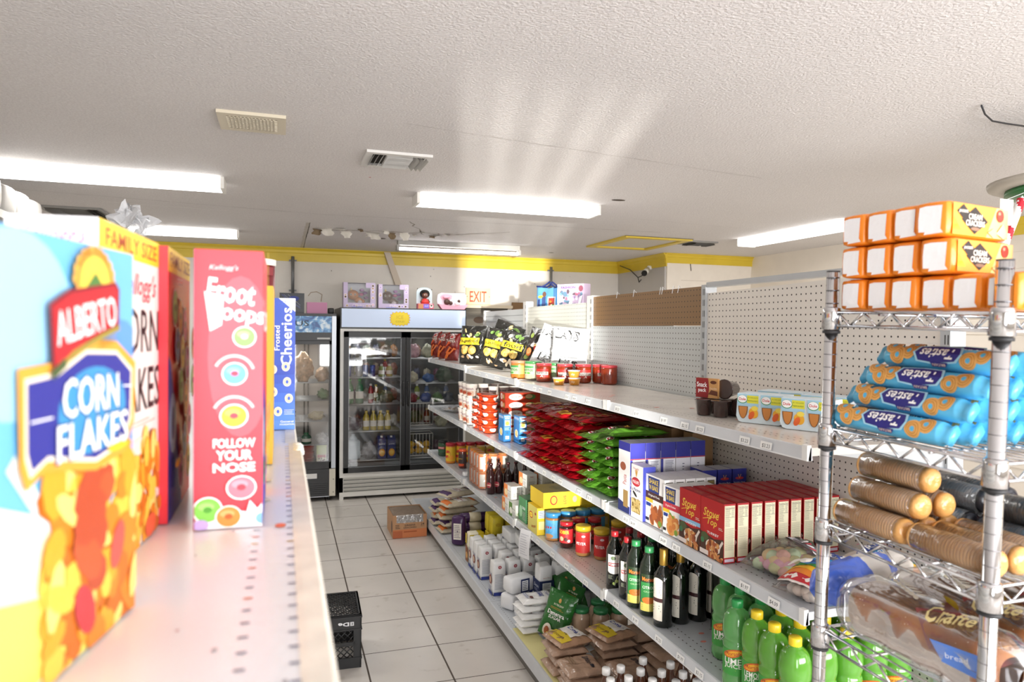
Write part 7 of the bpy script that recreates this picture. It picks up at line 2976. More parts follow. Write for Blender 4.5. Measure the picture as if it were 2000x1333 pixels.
o = rk(carton('biscuit_box', .20, .12, .05, '#a81f2c', {'front': lambda cv, w, h: (cv.text('ROLLS', w*.3, h*.6, w*.35, '#f6ecec', h=h*.3, bold=.04), cv.ell(w*.8, h*.5, w*.13, h*.3, '#e3b98a')), 'top': lambda cv, w, h: cv.rect(w*.1, h*.3, w*.9, h*.7, '#d9cbb8')}), .435, .10, z)
tag(o, 'flat red biscuit box behind the near post on the third rack shelf', 'biscuit box')
o = rk(carton('biscuit_box', .20, .12, .05, '#b3242f', {'front': lambda cv, w, h: cv.text('ROLLS', w*.3, h*.6, w*.35, '#f6ecec', h=h*.3, bold=.04)}), .435, .10, z+.0505)
tag(o, 'second flat red biscuit box lying on the first one', 'biscuit box')
mb = MB()
pillow(mb, .16, .12, .04, film('#4f8f3a', .8), 8, cr=.006)
o = rk(mb.build('green_pouch'), .435, .10, z+.104)
tag(o, 'green and white pouch on top of the red biscuit boxes', 'pouch')


# bread
def loaf():
    t = empty('bread_loaf')
    L_, w, h = .30, .105, .105
    crust = mat('#a5632c', .5, bump=.25, bs=40, nm='bread_crust').copy()
    nt, N, L2, mt = nodes_of(crust)
    b = nt.nodes['Principled BSDF']
    tc = N('TexCoord')
    n1 = N('TexNoise')
    n1.inputs['Scale'].default_value = 9
    n1.inputs['Detail'].default_value = 6
    L2(tc.outputs['Object'], n1.inputs['Vector'])
    rp = N('ValToRGB')
    rp.color_ramp.elements[0].position = .3
    rp.color_ramp.elements[0].color = (*lin('#6a3413'), 1)
    rp.color_ramp.elements[1].position = .7
    rp.color_ramp.elements[1].color = (*lin('#b9752f'), 1)
    L2(n1.outputs[0], rp.inputs[0])
    v = N('TexVoronoi')
    v.inputs['Scale'].default_value = 190
    L2(tc.outputs['Object'], v.inputs['Vector'])
    n2 = N('TexNoise')
    n2.inputs['Scale'].default_value = 12
    L2(tc.outputs['Object'], n2.inputs['Vector'])
    fl = mt('MULTIPLY', mt('LESS_THAN', v.outputs['Distance'], .16), mt('GREATER_THAN', n2.outputs[0], .47))
    mx = N('Mix', data_type='RGBA')
    L2(fl, mx.inputs[0])
    L2(rp.outputs[0], mx.inputs[6])
    mx.inputs[7].default_value = (*lin('#ecd9bd'), 1)
    L2(mx.outputs[2], b.inputs['Base Color'])
    side = mat('#b58a70', .6, bump=.3, bs=60, var=.1, nm='bread_side')

    def sect(a, s_=1.0):
        # a 0..1 around: flat bottom, straight sides, domed top
        an = 2*PI*a-PI/2
        c_, s2 = math.cos(an), math.sin(an)
        p = 3.2
        q = (abs(c_)**p+abs(s2)**p)**(-1/p)
        x, z_ = c_*q, s2*q
        if z_ > 0:
            z_ *= 1.08-.12*x*x
        return x*w/2*s_, h*.5+z_*h*.47*s_

    def fn(a, b_):
        e = min(1, min(b_, 1-b_)*9+.05)**.4
        x, z_ = sect(a, .35+.65*e)
        return (x, (b_-.5)*L_, z_+.004)
    mb = MB()
    mb.grid(fn, 36, 30, lambda i, j: crust if .2 < i < .8 else side)
    mb.build('bread', t)
    mb = MB()

    def wrap(a, b_):
        e = min(1, min(b_*1.0, 1-b_)*7+.02)**.35
        x, z_ = sect(a, (.3+.79*e))
        n_ = noise.noise(Vector((x*30, b_*9, z_*30)))*.004
        return (x*1.05+n_, (b_-.5)*(L_+.05)*1.02, max(.0008, z_*1.05+n_))
    mb.grid(wrap, 32, 36, clear('bread_bag_film', gloss=.02, r=.12, bump=.5, haze=.02, bs=24))
    mb.build('bag', t)
    mb = MB()

    def top(u, v_, o_):
        a = u/w
        # over the dome, u from one side to the other
        an = PI/2-a*2.2
        c_, s2 = math.cos(an), math.sin(an)
        q = (abs(c_)**3.2+abs(s2)**3.2)**(-1/3.2)
        x, z_ = c_*q, s2*q
        if z_ > 0:
            z_ *= 1.08-.12*x*x
        return (x*w/2*1.135+0, v_, (h*.5+z_*h*.47)*1.105+.002+o_)
    cv = Canvas(mb, top, step=.0005, off=.001, res=.008)
    cv.poly([(-.075, -.14), (-.075, -.05), (-.03, -.005), (.03, -.005), (.07, -.04), (.075, -.13)], '#6b2c28')
    cv.text('Crafte', -.018, -.062, .075, '#efdc9c', h=.032, rot=rad(-90)+PI/2+rad(-75), bold=.04)
    cv.text('BAKERS', .035, -.05, .05, '#d9b98a', h=.006, rot=rad(-75))
    cv.poly([(-.085, -.14), (-.085, -.075), (-.06, -.05), (-.052, -.14)], '#5b86d9')
    cv.text('bread', -.07, -.1, .04, '#e9eefa', h=.008, rot=rad(-80))
    for i in range(7):
        cv.ell(.0+.003*i, .015+.012*i, .0035, .008, '#e6dcc8', rot=.5)
        cv.ell(-.014+.003*i, .012+.012*i, .0035, .008, '#e6dcc8', rot=-.5)
    cv.ell(.045, -.004, .018, .012, '#e6c93a')
    mb.build('printed_band', t)
    return t


P = Proto(loaf(), 'bread loaf', 'seeded bread loaves on the chrome rack')
z = SH[3]+.0008
rk(P, .072, .165, z, (0, 0, rad(2)), 'seeded bread loaf in clear printed bag, the front one on the fourth rack shelf')
rk(P, .200, .175, z, (0, 0, rad(-2)), 'seeded bread loaf in clear printed bag, behind the front loaf')
rk(P, .328, .165, z, (0, 0, 0), 'seeded bread loaf in clear printed bag, third from the aisle')
mb = MB()
bl = mat('#4f74e3', .2, bump=.8, bs=26, nm='blue_film', bd=.01)
cl_ = mat('#e9e3dc', .3, bump=.5, bs=26, nm='milky_film')


def bb(a, b_):
    an = 2*PI*a
    r = [.001, .052, .058, .058, .058, .054, .05, .014][min(7, int(b_*7.001))]
    f = b_*7.001-int(b_*7.001)
    r2q = [.012, .052, .058, .058, .058, .054, .05, .014, .014][min(7, int(b_*7.001))+1]
    rr_ = r+(r2q-r)*f
    n_ = 1+.12*noise.noise(Vector((math.cos(an)*3, math.sin(an)*3, b_*6)))+.03*math.sin(an*17)*max(0, 1-b_*3)
    return (-.02+b_*.34, math.cos(an)*rr_*n_*.75, .054+math.sin(an)*rr_*n_*.8)


mb.grid(bb, 60, 40, lambda i, j: bl if j < .46 or .62 < j < .7 else cl_)
o = rk(mb.build('bread_bag'), .03, .30-.0, z+.004, (0, 0, rad(10)))
o.location.y += .095
tag(o, 'blue and milky bread bag bunched behind the far rack post', 'bread bag')

# ================================================================== what stands in the freezer and the cooler
def simple_bottle(name, R, H, c, capc, tr=.0):
    return bottle(name, R, H, mat(c, .12, coat=.5, tr=tr, nm='bottle_colour'), mat(capc, .3, nm='cap_colour'), .02, [(0, 0), (.95, 0), (1, .03), (1, .6), (.8, .75), (.4, .86), (.38, .95)], R*.45,
                  lambda cv, R_, H_: cv.rect(-R_*1.2, H_*.2, R_*1.2, H_*.5, '#e8e4da'))


def lump(name, r, c, sc, seed, c2=None):
    mb = MB()
    m1 = mat(c, .35, bump=.8, bs=30, var=.35, vs=30, coat=.3, nm='bagged_goods')

    def fn(a, b):
        th, ph = PI*b, 2*PI*a
        p = Vector((math.sin(th)*math.cos(ph), math.sin(th)*math.sin(ph), -math.cos(th)))
        d = 1+.35*noise.noise(p*2.2+Vector((seed, 0, 0)))+.16*noise.noise(p*6+Vector((seed, 0, 0)))
        return (p.x*r*d*sc[0], p.y*r*d*sc[1], max(0, (p.z*d+.9)*r*sc[2]))
    mb.grid(fn, 24, 16, m1)
    return mb.build(name)


def put(o, x, y, z, label, cat, group=None, rz=0):
    o.location = (x, y, z)
    o.rotation_euler = (0, 0, rz)
    tag(o, label, cat, group)
    return o


FG = 'groceries behind the freezer doors'
y0 = 7.33
D = 'behind the left freezer door'
z = 1.433+.009
put(lump('grocery_bag', .062, '#6d6a58', (1, 1, .9), 1), .70, y0, z, f'clear bag of mixed goods on the top shelf {D}, left', 'bag', FG)
put(lump('grocery_bag', .062, '#b3a489', (1.1, 1, .8), 2), .86, y0+.02, z, f'pale clear bag on the top shelf {D}, middle', 'bag', FG)
put(lump('grocery_bag', .065, '#574a40', (1, 1, 1), 3), 1.03, y0+.03, z, f'dark clear bag on the top shelf {D}, right', 'bag', FG)
z = 1.236+.009
PCn = {}
for c, nm in (('#2f4a9c', 'blue'), ('#b9bec4', 'silver')):
    mb = MB()
    mb.lathe([(.026, 0), (.032, .008), (.032, .112), (.027, .12), (.025, .121), (0, .119)], mat(c, .2, m=.4, nm='can_paint'), 18)
    PCn[nm] = Proto(mb.build('drink_can'), 'drink can', 'drink cans behind the left freezer door')
for i, (x, k) in enumerate(((.645, 'blue'), (.75, 'silver'), (.82, 'blue'), (.89, 'blue'))):
    PCn[k].put((x, y0, z), 0, f'{k} drink can on the second shelf {D}, {ORD[i]} from the left')
for i, x in enumerate((.985, 1.065)):
    put(simple_bottle('sauce_jar', .034, .13, ['#7c8f4a', '#a9a04f'][i], '#d9d9d4'), x, y0, z, f'greenish jar on the second shelf {D}, {["left", "right"][i]} one', 'jar', FG)
z = .961+.009
for i, x in enumerate((.66, .76)):
    put(simple_bottle('soda_bottle', .042, .25, ['#2f8a4a', '#2f7a5a'][i], '#2f9a4a', .2), x, y0, z, f'green soda bottle on the third shelf {D}, {["left", "right"][i]} one', 'bottle', FG)
put(simple_bottle('soda_bottle', .026, .2, '#a8262c', '#e9e4dc'), .875, y0, z, f'slim red bottle on the third shelf {D}', 'bottle', FG)
put(lump('grocery_bag', .08, '#4a5238', (1.1, 1, .8), 6), 1.03, y0+.04, z, f'dark green clear bag on the third shelf {D}', 'bag', FG)
z = .68+.009
put(lump('grocery_bag', .08, '#4f3a48', (1.2, 1, .85), 7), .69, y0+.04, z, f'purplish clear bag on the fourth shelf {D}', 'bag', FG)
for i in range(4):
    put(simple_bottle('juice_bottle', .034, .20, '#c9b23a', '#d9c25a', .1), .83+.074*i, y0, z, f'yellow juice bottle on the fourth shelf {D}, {ORD[i]} from the left', 'bottle', FG)
z = .38+.009
mb = MB()
mb.rbox(-.07, -.06, 0, .07, .06, .2, mat('#9fb0b8', .25, nm='milky_jug'), .02)
mb.lathe([(.05, .2), (.03, .235), (.02, .24), (.02, .26), (0, .261)], mat('#9fb0b8', .25, nm='milky_jug'), 14)
put(mb.build('water_jug'), .70, y0+.02, z, f'pale plastic jug on the floor {D}', 'jug', FG)
put(lump('grocery_bag', .07, '#a9a9ac', (1, 1, 1.3), 8), .86, y0, z, f'silvery crinkled bag on the floor {D}', 'bag', FG)


def oj(cv, w, h):
    cv.rect(0, h*.6, w, h, '#26346f')
    cv.ell(w*.5, h*.32, w*.38, h*.2, '#e8a32c')
    cv.ell(w*.5, h*.32, w*.25, h*.12, '#f3c75a')
    cv.text('JUICE', w*.5, h*.75, w*.7, '#e9e9ef', h=h*.08)


mb_o = carton('juice_carton', .085, .085, .2, {'all': '#26346f'}, {'front': oj, 'right': oj})
mb = MB()
mb.add([(-.0425, -.0425, .2), (.0425, -.0425, .2), (.0425, .0425, .2), (-.0425, .0425, .2), (-.0425, 0, .235), (.0425, 0, .235)], [(0, 1, 5, 4), (2, 3, 4, 5), (0, 4, 3), (1, 2, 5)], card('#26346f'))
g_ = mb.build('gable_top', mb_o)
mb = MB()
mb.lathe([(.012, 0), (.012, .018), (0, .0185)], mat('#e8e8ea', .3, nm='white_cap'), 12, c=(0, -.02, .217))
mb.build('cap', mb_o)
P = Proto(mb_o, 'juice carton', 'navy and orange juice cartons')
for i, x in enumerate((.985, 1.085)):
    P.put((x, y0, z), rad(8), f'navy juice carton with an orange picture {D}, {["left", "right"][i]} one')
D = 'behind the right freezer door'
z = 1.43+.009
for i, x in enumerate((1.32, 1.47, 1.62)):
    o = put(lump('frozen_pack', .062, ['#c995a8', '#bfc2a4', '#b56a8c'][i], (1, .8, 1.2), 11+i), x, y0, z, f'pink and white pack {D}, {ORD[i]} from the left', 'pack', FG)
z = 1.17+.009
put(lump('cauliflower', .06, '#d3cfb4', (1, 1, 1), 15), 1.31, y0, z, f'wrapped cauliflower on the second shelf {D}', 'vegetable', FG)
put(lump('cabbage', .08, '#35503a', (1.1, 1, 1), 16), 1.66, y0+.03, z, f'dark green cabbage on the second shelf {D}', 'vegetable', FG)
put(lump('frozen_pack', .06, '#3a67a8', (1, .8, .8), 17), 1.48, y0, z, f'blue pack on the second shelf {D}', 'pack', FG)
z = .96+.009
for i, (x, c, lab) in enumerate(((1.31, '#8c2a34', 'dark red'), (1.45, '#3a58a8', 'blue'), (1.58, '#5f8f4a', 'green'), (1.70, '#40506a', 'slate'))):
    put(lump('frozen_pack', .052, c, (1.05, .8, 1), 18+i), x, y0, z, f'{lab} pack on the third shelf {D}', 'pack', FG)
z = .69+.009
put(lump('leafy_greens', .075, '#2f4a34', (1.1, .9, 1.1), 25), 1.37, 7.52+.04, z, f'bunch of dark greens behind the upper wire basket', 'vegetable', FG)
put(lump('cauliflower', .07, '#b9b99a', (1, 1, .9), 26), 1.62, y0, z, f'wrapped pale vegetable right of the upper wire basket {D}', 'vegetable', FG)
z = .40+.009
rr = random.Random(6)
mb = MB()
mb.ball((0, 0, .0365), .034, mat('#e8b62c', .4, bump=.2, bs=90, nm='lemon_peel'), 14, (1.2, 1, 1))
P = Proto(mb.build('lemon'), 'lemon', 'yellow fruit in the lower wire basket')
k = 0
for zz_ in (.016, .082):
    for x in (1.30, 1.382, 1.464):
        P.put((x+(.0 if zz_ < .05 else .003), 7.335, z-.009+zz_), rad(rr.uniform(-8, 8)), f'yellow fruit in the lower wire basket, {["bottom", "upper"][zz_ > .05]} layer, {ORD[k % 3]} from the left')
        k += 1

# back rows, half hidden behind the front ones
rr = random.Random(77)
cols_ = ['#5a5f52', '#7c4a3c', '#3f5a44', '#8a8474', '#4a4f66', '#9a6a3a', '#6a3f55', '#b0aa9a']
BK = [Proto(lump('stored_pack', .040, c, (1, .8, 1.7), 60+q), 'pack', 'packs in the back rows of the freezer') for q, c in enumerate(cols_)]
BB = [Proto(simple_bottle('stored_bottle', .03, .17, c, k_), 'bottle', 'bottles in the back rows of the freezer') for c, k_ in (('#8a9a3a', '#e9e9e9'), ('#7a2a2c', '#d9c25a'), ('#3a5a8a', '#e9e9e9'))]
for side, xs, zs in (('left', (.66, .76, .86, .96, .1+.96, 1.15), (1.433, 1.236, .961, .68, .38)), ('right', (1.30, 1.41, 1.52, 1.63, 1.74), (1.43, 1.17, .96, .69, .38))):
    for j, z in enumerate(zs):
        for i, x in enumerate(xs):
            p_ = BB[rr.randrange(3)] if (rr.random() < .4 and j) else BK[rr.randrange(8)]
            p_.put((x, 7.60+rr.uniform(-.015, .02), z+.009), rad(rr.uniform(-20, 20)), f'{ORD[i]} from the left in the back row, {["top", "second", "third", "fourth", "bottom"][j]} level behind the {side} freezer door')

CG = 'food behind the cooler door'
y0 = 7.36
D = 'behind the narrow cooler door'
for i, (x, z, r, c, sc, nm, lab) in enumerate((
        (.02, 1.198, .085, '#c9a27a', (1.1, .9, 1.6), 'bread_bag', 'tan bread bag on the top shelf, left'), (.20, 1.198, .085, '#d3b08c', (1.1, .9, 1.8), 'bread_bag', 'tan bread bag on the top shelf, middle'),
        (.385, 1.198, .06, '#c9a98a', (1.1, .9, 1.3), 'bread_bag', 'tan bread bag on the top shelf, right'),
        (.02, 1.018, .07, '#a99a8c', (1.1, .9, .9), 'grocery_bag', 'beige bag on the second shelf, left'), (.40, 1.018, .06, '#5f8a5a', (1, .9, .9), 'grocery_bag', 'green and white tub bag on the second shelf, right'),
        (.05, .808, .07, '#8a7a72', (1.1, .9, .9), 'grocery_bag', 'brownish bag on the third shelf, left'), (.33, .808, .065, '#a89a6c', (1.2, .9, .7), 'grocery_bag', 'olive tray on the third shelf, right'),
        (.06, .568, .07, '#7f8a84', (1.1, .9, 1), 'grocery_bag', 'grey green bag on the fourth shelf, left'), (.39, .568, .06, '#d5d5d3', (1, .9, 1), 'grocery_bag', 'crinkled white bag on the fourth shelf, right'))):
    put(lump(nm, r, c, sc, 40+i), x, y0, z, f'{lab} {D}', 'food bag', CG)
put(simple_bottle('tub', .05, .11, '#2f5f48', '#1f6a3f'), .235, y0, .568, f'dark tub with green lid on the fourth shelf {D}', 'tub', CG)
mb = MB()
mb.lathe([(.058, 0), (.062, .053), (.064, .055), (.064, .059), (0, .06)], mat('#a8423a', .35, nm='red_tub'), 20)
P = Proto(mb.build('red_tub'), 'tub', 'red tubs stacked at the bottom of the cooler')
for i in range(3):
    P.put((.25, 7.35, 0.368+.0605*i), 0, f'red tub {D}, {["bottom", "middle", "top"][i]} of the stack')


def snk(cv, w, h):
    cv.rect(0, h*.5, w, h, '#c3d08a')
    cv.rect(w*.1, h*.3, w*.9, h*.45, '#b3303a')
    flakes(cv, w*.1, h*.03, w*.9, h*.28, 14, ['#6a3a2a', '#c9924a', '#e9d9b0'], .012, 3)


put(carton('snack_box', .10, .06, .18, '#dcd9b4', {'front': snk}), .385, 7.36, .368, f'green and cream snack box at the bottom {D}', 'box', CG)

# ================================================================== on top of the coolers
zf = 1.9575


def window_box(w, d, h, seed, dollc, hornc):
    t = empty('toy_box')
    lil = card('#c9b9d9')
    mb = MB()
    mb.box(-w/2, -d/2, 0, -w/2+.004, d/2, h, card('#8d7f93'))
    mb.box(w/2-.004, -d/2, 0, w/2, d/2, h, lil)
    mb.box(-w/2+.004, d/2-.004, 0, w/2-.004, d/2, h, card('#9aa0ad'))
    mb.box(-w/2+.004, -d/2, 0, w/2-.004, d/2-.004, .004, lil)
    mb.box(-w/2+.004, -d/2+.03, h-.006, w/2-.004, d/2-.004, h-.002, card('#6a6470'))
    for a in ((-w/2+.004, 0, w/2-.004, h*.2), (-w/2+.004, h*.2, -w*.36, h), (w*.34, h*.2, w/2-.004, h), (w*.2, h*.8, w*.34, h)):
        mb.box(a[0], -d/2, a[1], a[2], -d/2+.003, a[3], lil)
    cv = Canvas(mb, lambda u, v, o: (u, -d/2-o, v), step=.0003)
    rr = random.Random(seed)
    for i in range(13):
        u, v = rr.choice([(-.43, rr.uniform(.1, .9)), (.42, rr.uniform(.1, .9)), (rr.uniform(-.4, .4), .09)])
        cv.ell(u*w, v*h, .017, .017, '#e9e2ee', n=12)
        cv.ell(u*w, v*h, .011, .011, rr.choice(['#c9a58a', '#6a4a3a', '#b89ad3', '#e3b9cc']), n=10)
    cv.text('baby', w*.02, h*.1, w*.3, '#f2e6f6', h=h*.08, bold=.05)
    cv.rect(-w*.25, h*.02, w*.1, h*.05, '#8f9ad9')
    mb.build('carton', t)
    mb = MB()
    sk = mat(dollc, .35, nm='doll_skin')
    mb.ball((-w*.18, 0, h*.52), .055, sk, 14, (1.1, .8, .95))
    mb.ball((-w*.02, .0, h*.32), .034, sk, 12, (1.3, .9, .9))
    mb.ball((w*.12, -.01, h*.27), .02, sk, 10, (1.2, 1, 1))
    mb.ball((w*.03, -.02, h*.24), .02, mat('#e9dfe6', .5, nm='cloth'), 10, (1.3, 1, 1))
    for s in (-1, 1):
        mb.ball((-w*.18+s*.021-.004, -.040, h*.53), .010, mat('#f4f2f0', .3, nm='eye_white'), 8, (1, .6, 1.2))
        mb.ball((-w*.18+s*.021-.004, -.046, h*.53), .005, mat('#33222c', .3, nm='eye_dark'), 8, (1, .6, 1.2))
    mb.lathe([(.011, 0), (0, .035)], mat(hornc, .4, nm='horn'), 10, c=(-w*.24, 0, h*.52+.048))
    mb.build('doll', t)
    mb = MB()
    for i, (u, v) in enumerate(((.1, .72), (.2, .6), (.08, .55), (.24, .42))):
        mb.ball((w*u, .01, h*v), .018, mat(['#a877b9', '#8f6fae', '#c46a9c', '#8f6a9c'][i], .4, nm='accessory'), 8, (1.4, .6, .9))
    mb.build('accessory', t)
    mb = MB()
    mb.box(-w*.36, -d/2+.004, h*.2, w*.34, -d/2+.0045, h*.96, clear('box_window', gloss=.04, r=.05))
    mb.build('window', t)
    return t


put(window_box(.33, .12, .265, 1, '#c98a5c', '#e9c95a'), .76, 7.46, zf, 'lilac toy box with a light brown doll in its window, left on the freezer', 'toy box', 'toy boxes on top of the freezer')
put(window_box(.32, .12, .255, 2, '#4a2a22', '#e9c95a'), 1.115, 7.46, zf, 'lilac toy box with a dark brown doll in its window, second on the freezer', 'toy box', 'toy boxes on top of the freezer')
t = empty('boxed_doll', (1.46, 7.44, zf))
mb = MB()
mb.box(-.085, -.05, 0, .085, .05, .06, card('#d9607a'))
mb.box(-.085, .045, .06, .085, .05, .19, card('#cfe0e6'))
k = [(-.085, .19), (-.07, .22), (-.03, .238), (.03, .238), (.07, .22), (.085, .19)]
mb.add([(x, .045, z) for x, z in k]+[(x, .05, z) for x, z in k], [tuple(range(6))[::-1], tuple(range(6, 12))]+[(i, i+1, 7+i, 6+i) for i in range(5)], card('#cfe0e6'))
cv = Canvas(mb, lambda u, v, o: (u, -.05-o, v), step=.0003)
cv.rect(-.08, .005, -.03, .055, '#c98a5c')
cv.rect(-.025, .01, .035, .055, '#7a6ac9')
cv.text('doll', .005, .035, .04, '#f6e9f2', h=.014)
cv.ell(.06, .035, .018, .02, '#f3e9e2')
cv.ell(.06, .04, .01, .01, '#2a1c18')
mb.build('carton', t)
mb = MB()
sk = mat('#6a4030', .4, nm='doll_skin')
mb.ball((0, 0, .15), .034, sk, 14, (1, .85, 1.05))
mb.lathe([(.012, .1), (.012, .125)], sk, 10)
mb.lathe([(.05, .061), (.042, .085), (.024, .112), (.012, .117)], mat('#c9302c', .5, nm='red_dress'), 18, sy=.7)
for s in (-1, 1):
    mb.tube([(s*.03, 0, .108), (s*.05, -.012, .075)], [.009, .007], sk, 8)
    mb.ball((s*.012, -.029, .153), .0055, mat('#f4f2f0', .3, nm='eye_white'), 8)
    mb.ball((s*.012, -.033, .153), .003, mat('#1c1412', .3, nm='eye_dark'), 8)
mb.build('doll', t)
mb = MB()
hm_ = mat('#17120f', .9, bump=1., bs=60, nm='doll_hair')
for i in range(16):
    a = 2*PI*i/16
    mb.ball((.034*math.cos(a), .016+.006*math.sin(a), .168+.026*math.sin(a)), .022, hm_, 8)
mb.ball((0, .01, .185), .036, hm_, 12, (1.2, .8, .8))
mb.build('hair', t)
tag(t, 'dark haired doll in a red dress in a rounded box on the freezer', 'doll', 'toy boxes on top of the freezer')
t = empty('toy_box', (1.765, 7.45, zf))
mb = MB()
pk, wt = card('#eda0b4'), card('#ece8ec')
k = [(-.12, 0), (.12, 0), (.155, .05), (.165, .1), (.16, .17), (.14, .185), (-.12, .185), (-.155, .165), (-.165, .1), (-.155, .05)]
mb.add([(x, .03, z) for x, z in k]+[(x, .05, z) for x, z in k], [tuple(range(10)), tuple(range(10, 20))[::-1]]+[((i+1) % 10, i, 10+i, 10+(i+1) % 10) for i in range(10)], card('#e3d9e2'))
k2 = [(-.12, 0), (.12, 0), (.165, .06), (.05, .045), (.0, .03), (-.05, .045), (-.165, .06)]
mb.add([(x, -.05, z) for x, z in k2]+[(x, .03, z) for x, z in k2], [tuple(range(7)), tuple(range(7, 14))[::-1]]+[((i+1) % 7, i, 7+i, 7+(i+1) % 7) for i in range(7)], pk)
cv = Canvas(mb, lambda u, v, o: (u, .03-o, v), step=.0003)
cv.ell(-.06, .14, .07, .035, '#f0b4c6')
cv.ell(.06, .13, .06, .04, '#f2eef2')
mb.build('carton', t)
mb = MB()
mb.ball((-.06, -.005, .085), .032, mat('#4a2f26', .5, nm='plush_brown'), 12, (1.1, .7, 1))
mb.ball((-.02, -.012, .072), .022, mat('#4a2f26', .5, nm='plush_brown'), 10)
mb.ball((.055, -.005, .07), .024, mat('#ebe6e6', .5, nm='plush_white'), 10, (1.4, .8, .9))
mb.ball((.07, -.01, .095), .018, mat('#4a2f26', .5, nm='plush_brown'), 10)
mb.ball((-.07, -.0, .14), .026, mat('#efa9bd', .5, nm='plush_pink'), 10, (1.6, .7, .8))
mb.build('toy', t)
tag(t, 'pink and white toy box with small brown figures, right on the freezer', 'toy box', 'toy boxes on top of the freezer')

zc = 1.8915
mb = MB()
mb.box(-.12, -.1, 0, .12, .1, .205, mat('#1b1c22', .3, nm='black_gloss_box'))
cv = Canvas(mb, lambda u, v, o: (u, -.1-o, v), step=.0003)
for i in range(5):
    cv.path([(-.1+.02*i, .19), (-.02+.02*i, .12), (.08, .05+.01*i)], .003, ['#4a5ab0', '#7a86a8', '#3a4a80', '#9aa0b0', '#2f3a70'][i])
cv.ell(.02, .15, .05, .025, '#2b3a8a')
put(mb.build('gift_box'), .09, 7.50, zc, 'black box with blue streaks on top of the narrow cooler', 'box')
put(carton('cardboard_box', .20, .14, .115, '#c884a8', {}), .335, 7.46, zc, 'plain pink box on top of the narrow cooler', 'box')
mb = MB()
mb.rbox(-.03, -.05, 0, .03, .05, .06, mat('#2a2829', .5, nm='dark_plastic'), .01)
put(mb.build('dark_pack'), .475, 7.45, zc, 'small dark pack right of the pink box on the narrow cooler', 'pack')

# gift bag and boxed toy standing behind the third shelving unit's top
t = empty('rear_gondola_top', (2.05, 5.0, 0))
mb = MB()
mb.box(-.145, -1.25, 1.835, .25, 1.4, 1.86, metal)
mb.box(.23, -1.25, 0, .25, 1.4, 1.835, metal)
mb.build('shelf', t)
t.name = 'rear_shelving'
tag(t, 'plain shelf on the far side of the cream pegboard, carrying the toys', 'shelving')
t = empty('gift_bag', (2.03, 5.18, 1.862), rad(-55))
mb = MB()


def gb(a, b):
    an = 2*PI*a
    c_, s_ = math.cos(an), math.sin(an)
    q = (abs(c_)**5+abs(s_)**5)**(-1/5)
    return (c_*q*.115*(1+.05*b), s_*q*.05*(1-.3*b), b*.235+.012*abs(math.sin(an))*0-.02*b*(1-abs(c_)))


mb.grid(gb, 32, 8, mat('#5f9fd9', .35, var=.2, vs=14, nm='printed_blue'))
cv = Canvas(mb, lambda u, v, o: (u, -.053+.014*v/.235-o, v), step=.0004)
cv.rect(.0, .01, .075, .15, '#c3d0da')
cv.rect(.01, .035, .065, .14, '#a83a2f')
for i in range(7):
    cv.ell(.03+.012*(i % 3), .05+.03*(i//3), .012, .01, ['#e0823a', '#f2e6d9', '#4f9a4a'][i % 3], n=10)
cv.ell(-.06, .15, .03, .012, '#e6c23a')
cv.rect(-.09, .04, -.07, .13, '#2b3a6a')
cv.ell(-.03, .17, .018, .022, '#6a4a3a')
cv.rect(-.05, .03, -.015, .15, '#3a4a7a')
cv.ell(-.07, .04, .03, .02, '#5fae4a')
cv.rect(-.1, .004, .1, .012, '#c22a5a')
mb.build('bag_body', t)
mb = MB()
nv = mat('#232f6a', .5, nm='navy_ribbon')
for s in (-1, 1):
    mb.tube([(-.11, s*.04, .235), (-.06, s*.035, .232), (-.03, s*.03, .245), (0, s*.02, .27), (.03, s*.03, .245), (.06, s*.035, .225), (.11, s*.04, .235)], .007, nv, 8)
mb.build('handle', t)
tag(t, 'blue printed gift bag with navy handles behind the cream pegboard', 'gift bag')
t = empty('toy_box', (2.03, 4.72, 1.862), rad(-60))
mb = MB()
mb.box(-.12, -.04, 0, .12, .04, .225, card('#b9a6bf'))
cv = Canvas(mb, lambda u, v, o: (u, -.04-o, v), step=.0003)
rr = random.Random(4)
cv.rect(-.12, 0, -.105, .225, '#e3e0e6')
for i in range(40):
    cv.off -= .00025
    cv.ell(rr.uniform(-.09, .1), rr.uniform(.03, .17), rr.uniform(.008, .02), rr.uniform(.008, .02), rr.choice(['#8f7a9c', '#d9cfdc', '#5f7f95', '#5a4a52', '#c4627a', '#e9e4ea', '#7aa0b0']), n=10, rot=rr.uniform(0, 3))
cv.text('FASHION', -.02, .2, .13, '#6a4f8a', h=.018, bold=.05)
cv.ell(.095, .19, .02, .022, '#8a4a5a')
cv.poly([(.06, .02), (.075, .02), (.11, .14), (.085, .13)], '#e9e6ec')
cv.rect(-.12, 0, .12, .01, '#c9687a')
cv = Canvas(mb, lambda u, v, o: (-.12-o, u, v), step=.0003)
cv.rect(-.04, 0, .04, .225, '#6f8aa5')
mb.build('carton', t)
tag(t, 'lilac fashion toy box beside the gift bag behind the cream pegboard', 'toy box')

# ================================================================== on the floor
t = empty('milk_crate', (.235, 3.79, 0.001), rad(-2))
bk = mat('#161617', .35, bump=.1, bs=50, nm='black_crate_plastic')
mb = MB()
W_, H_ = .33, .275


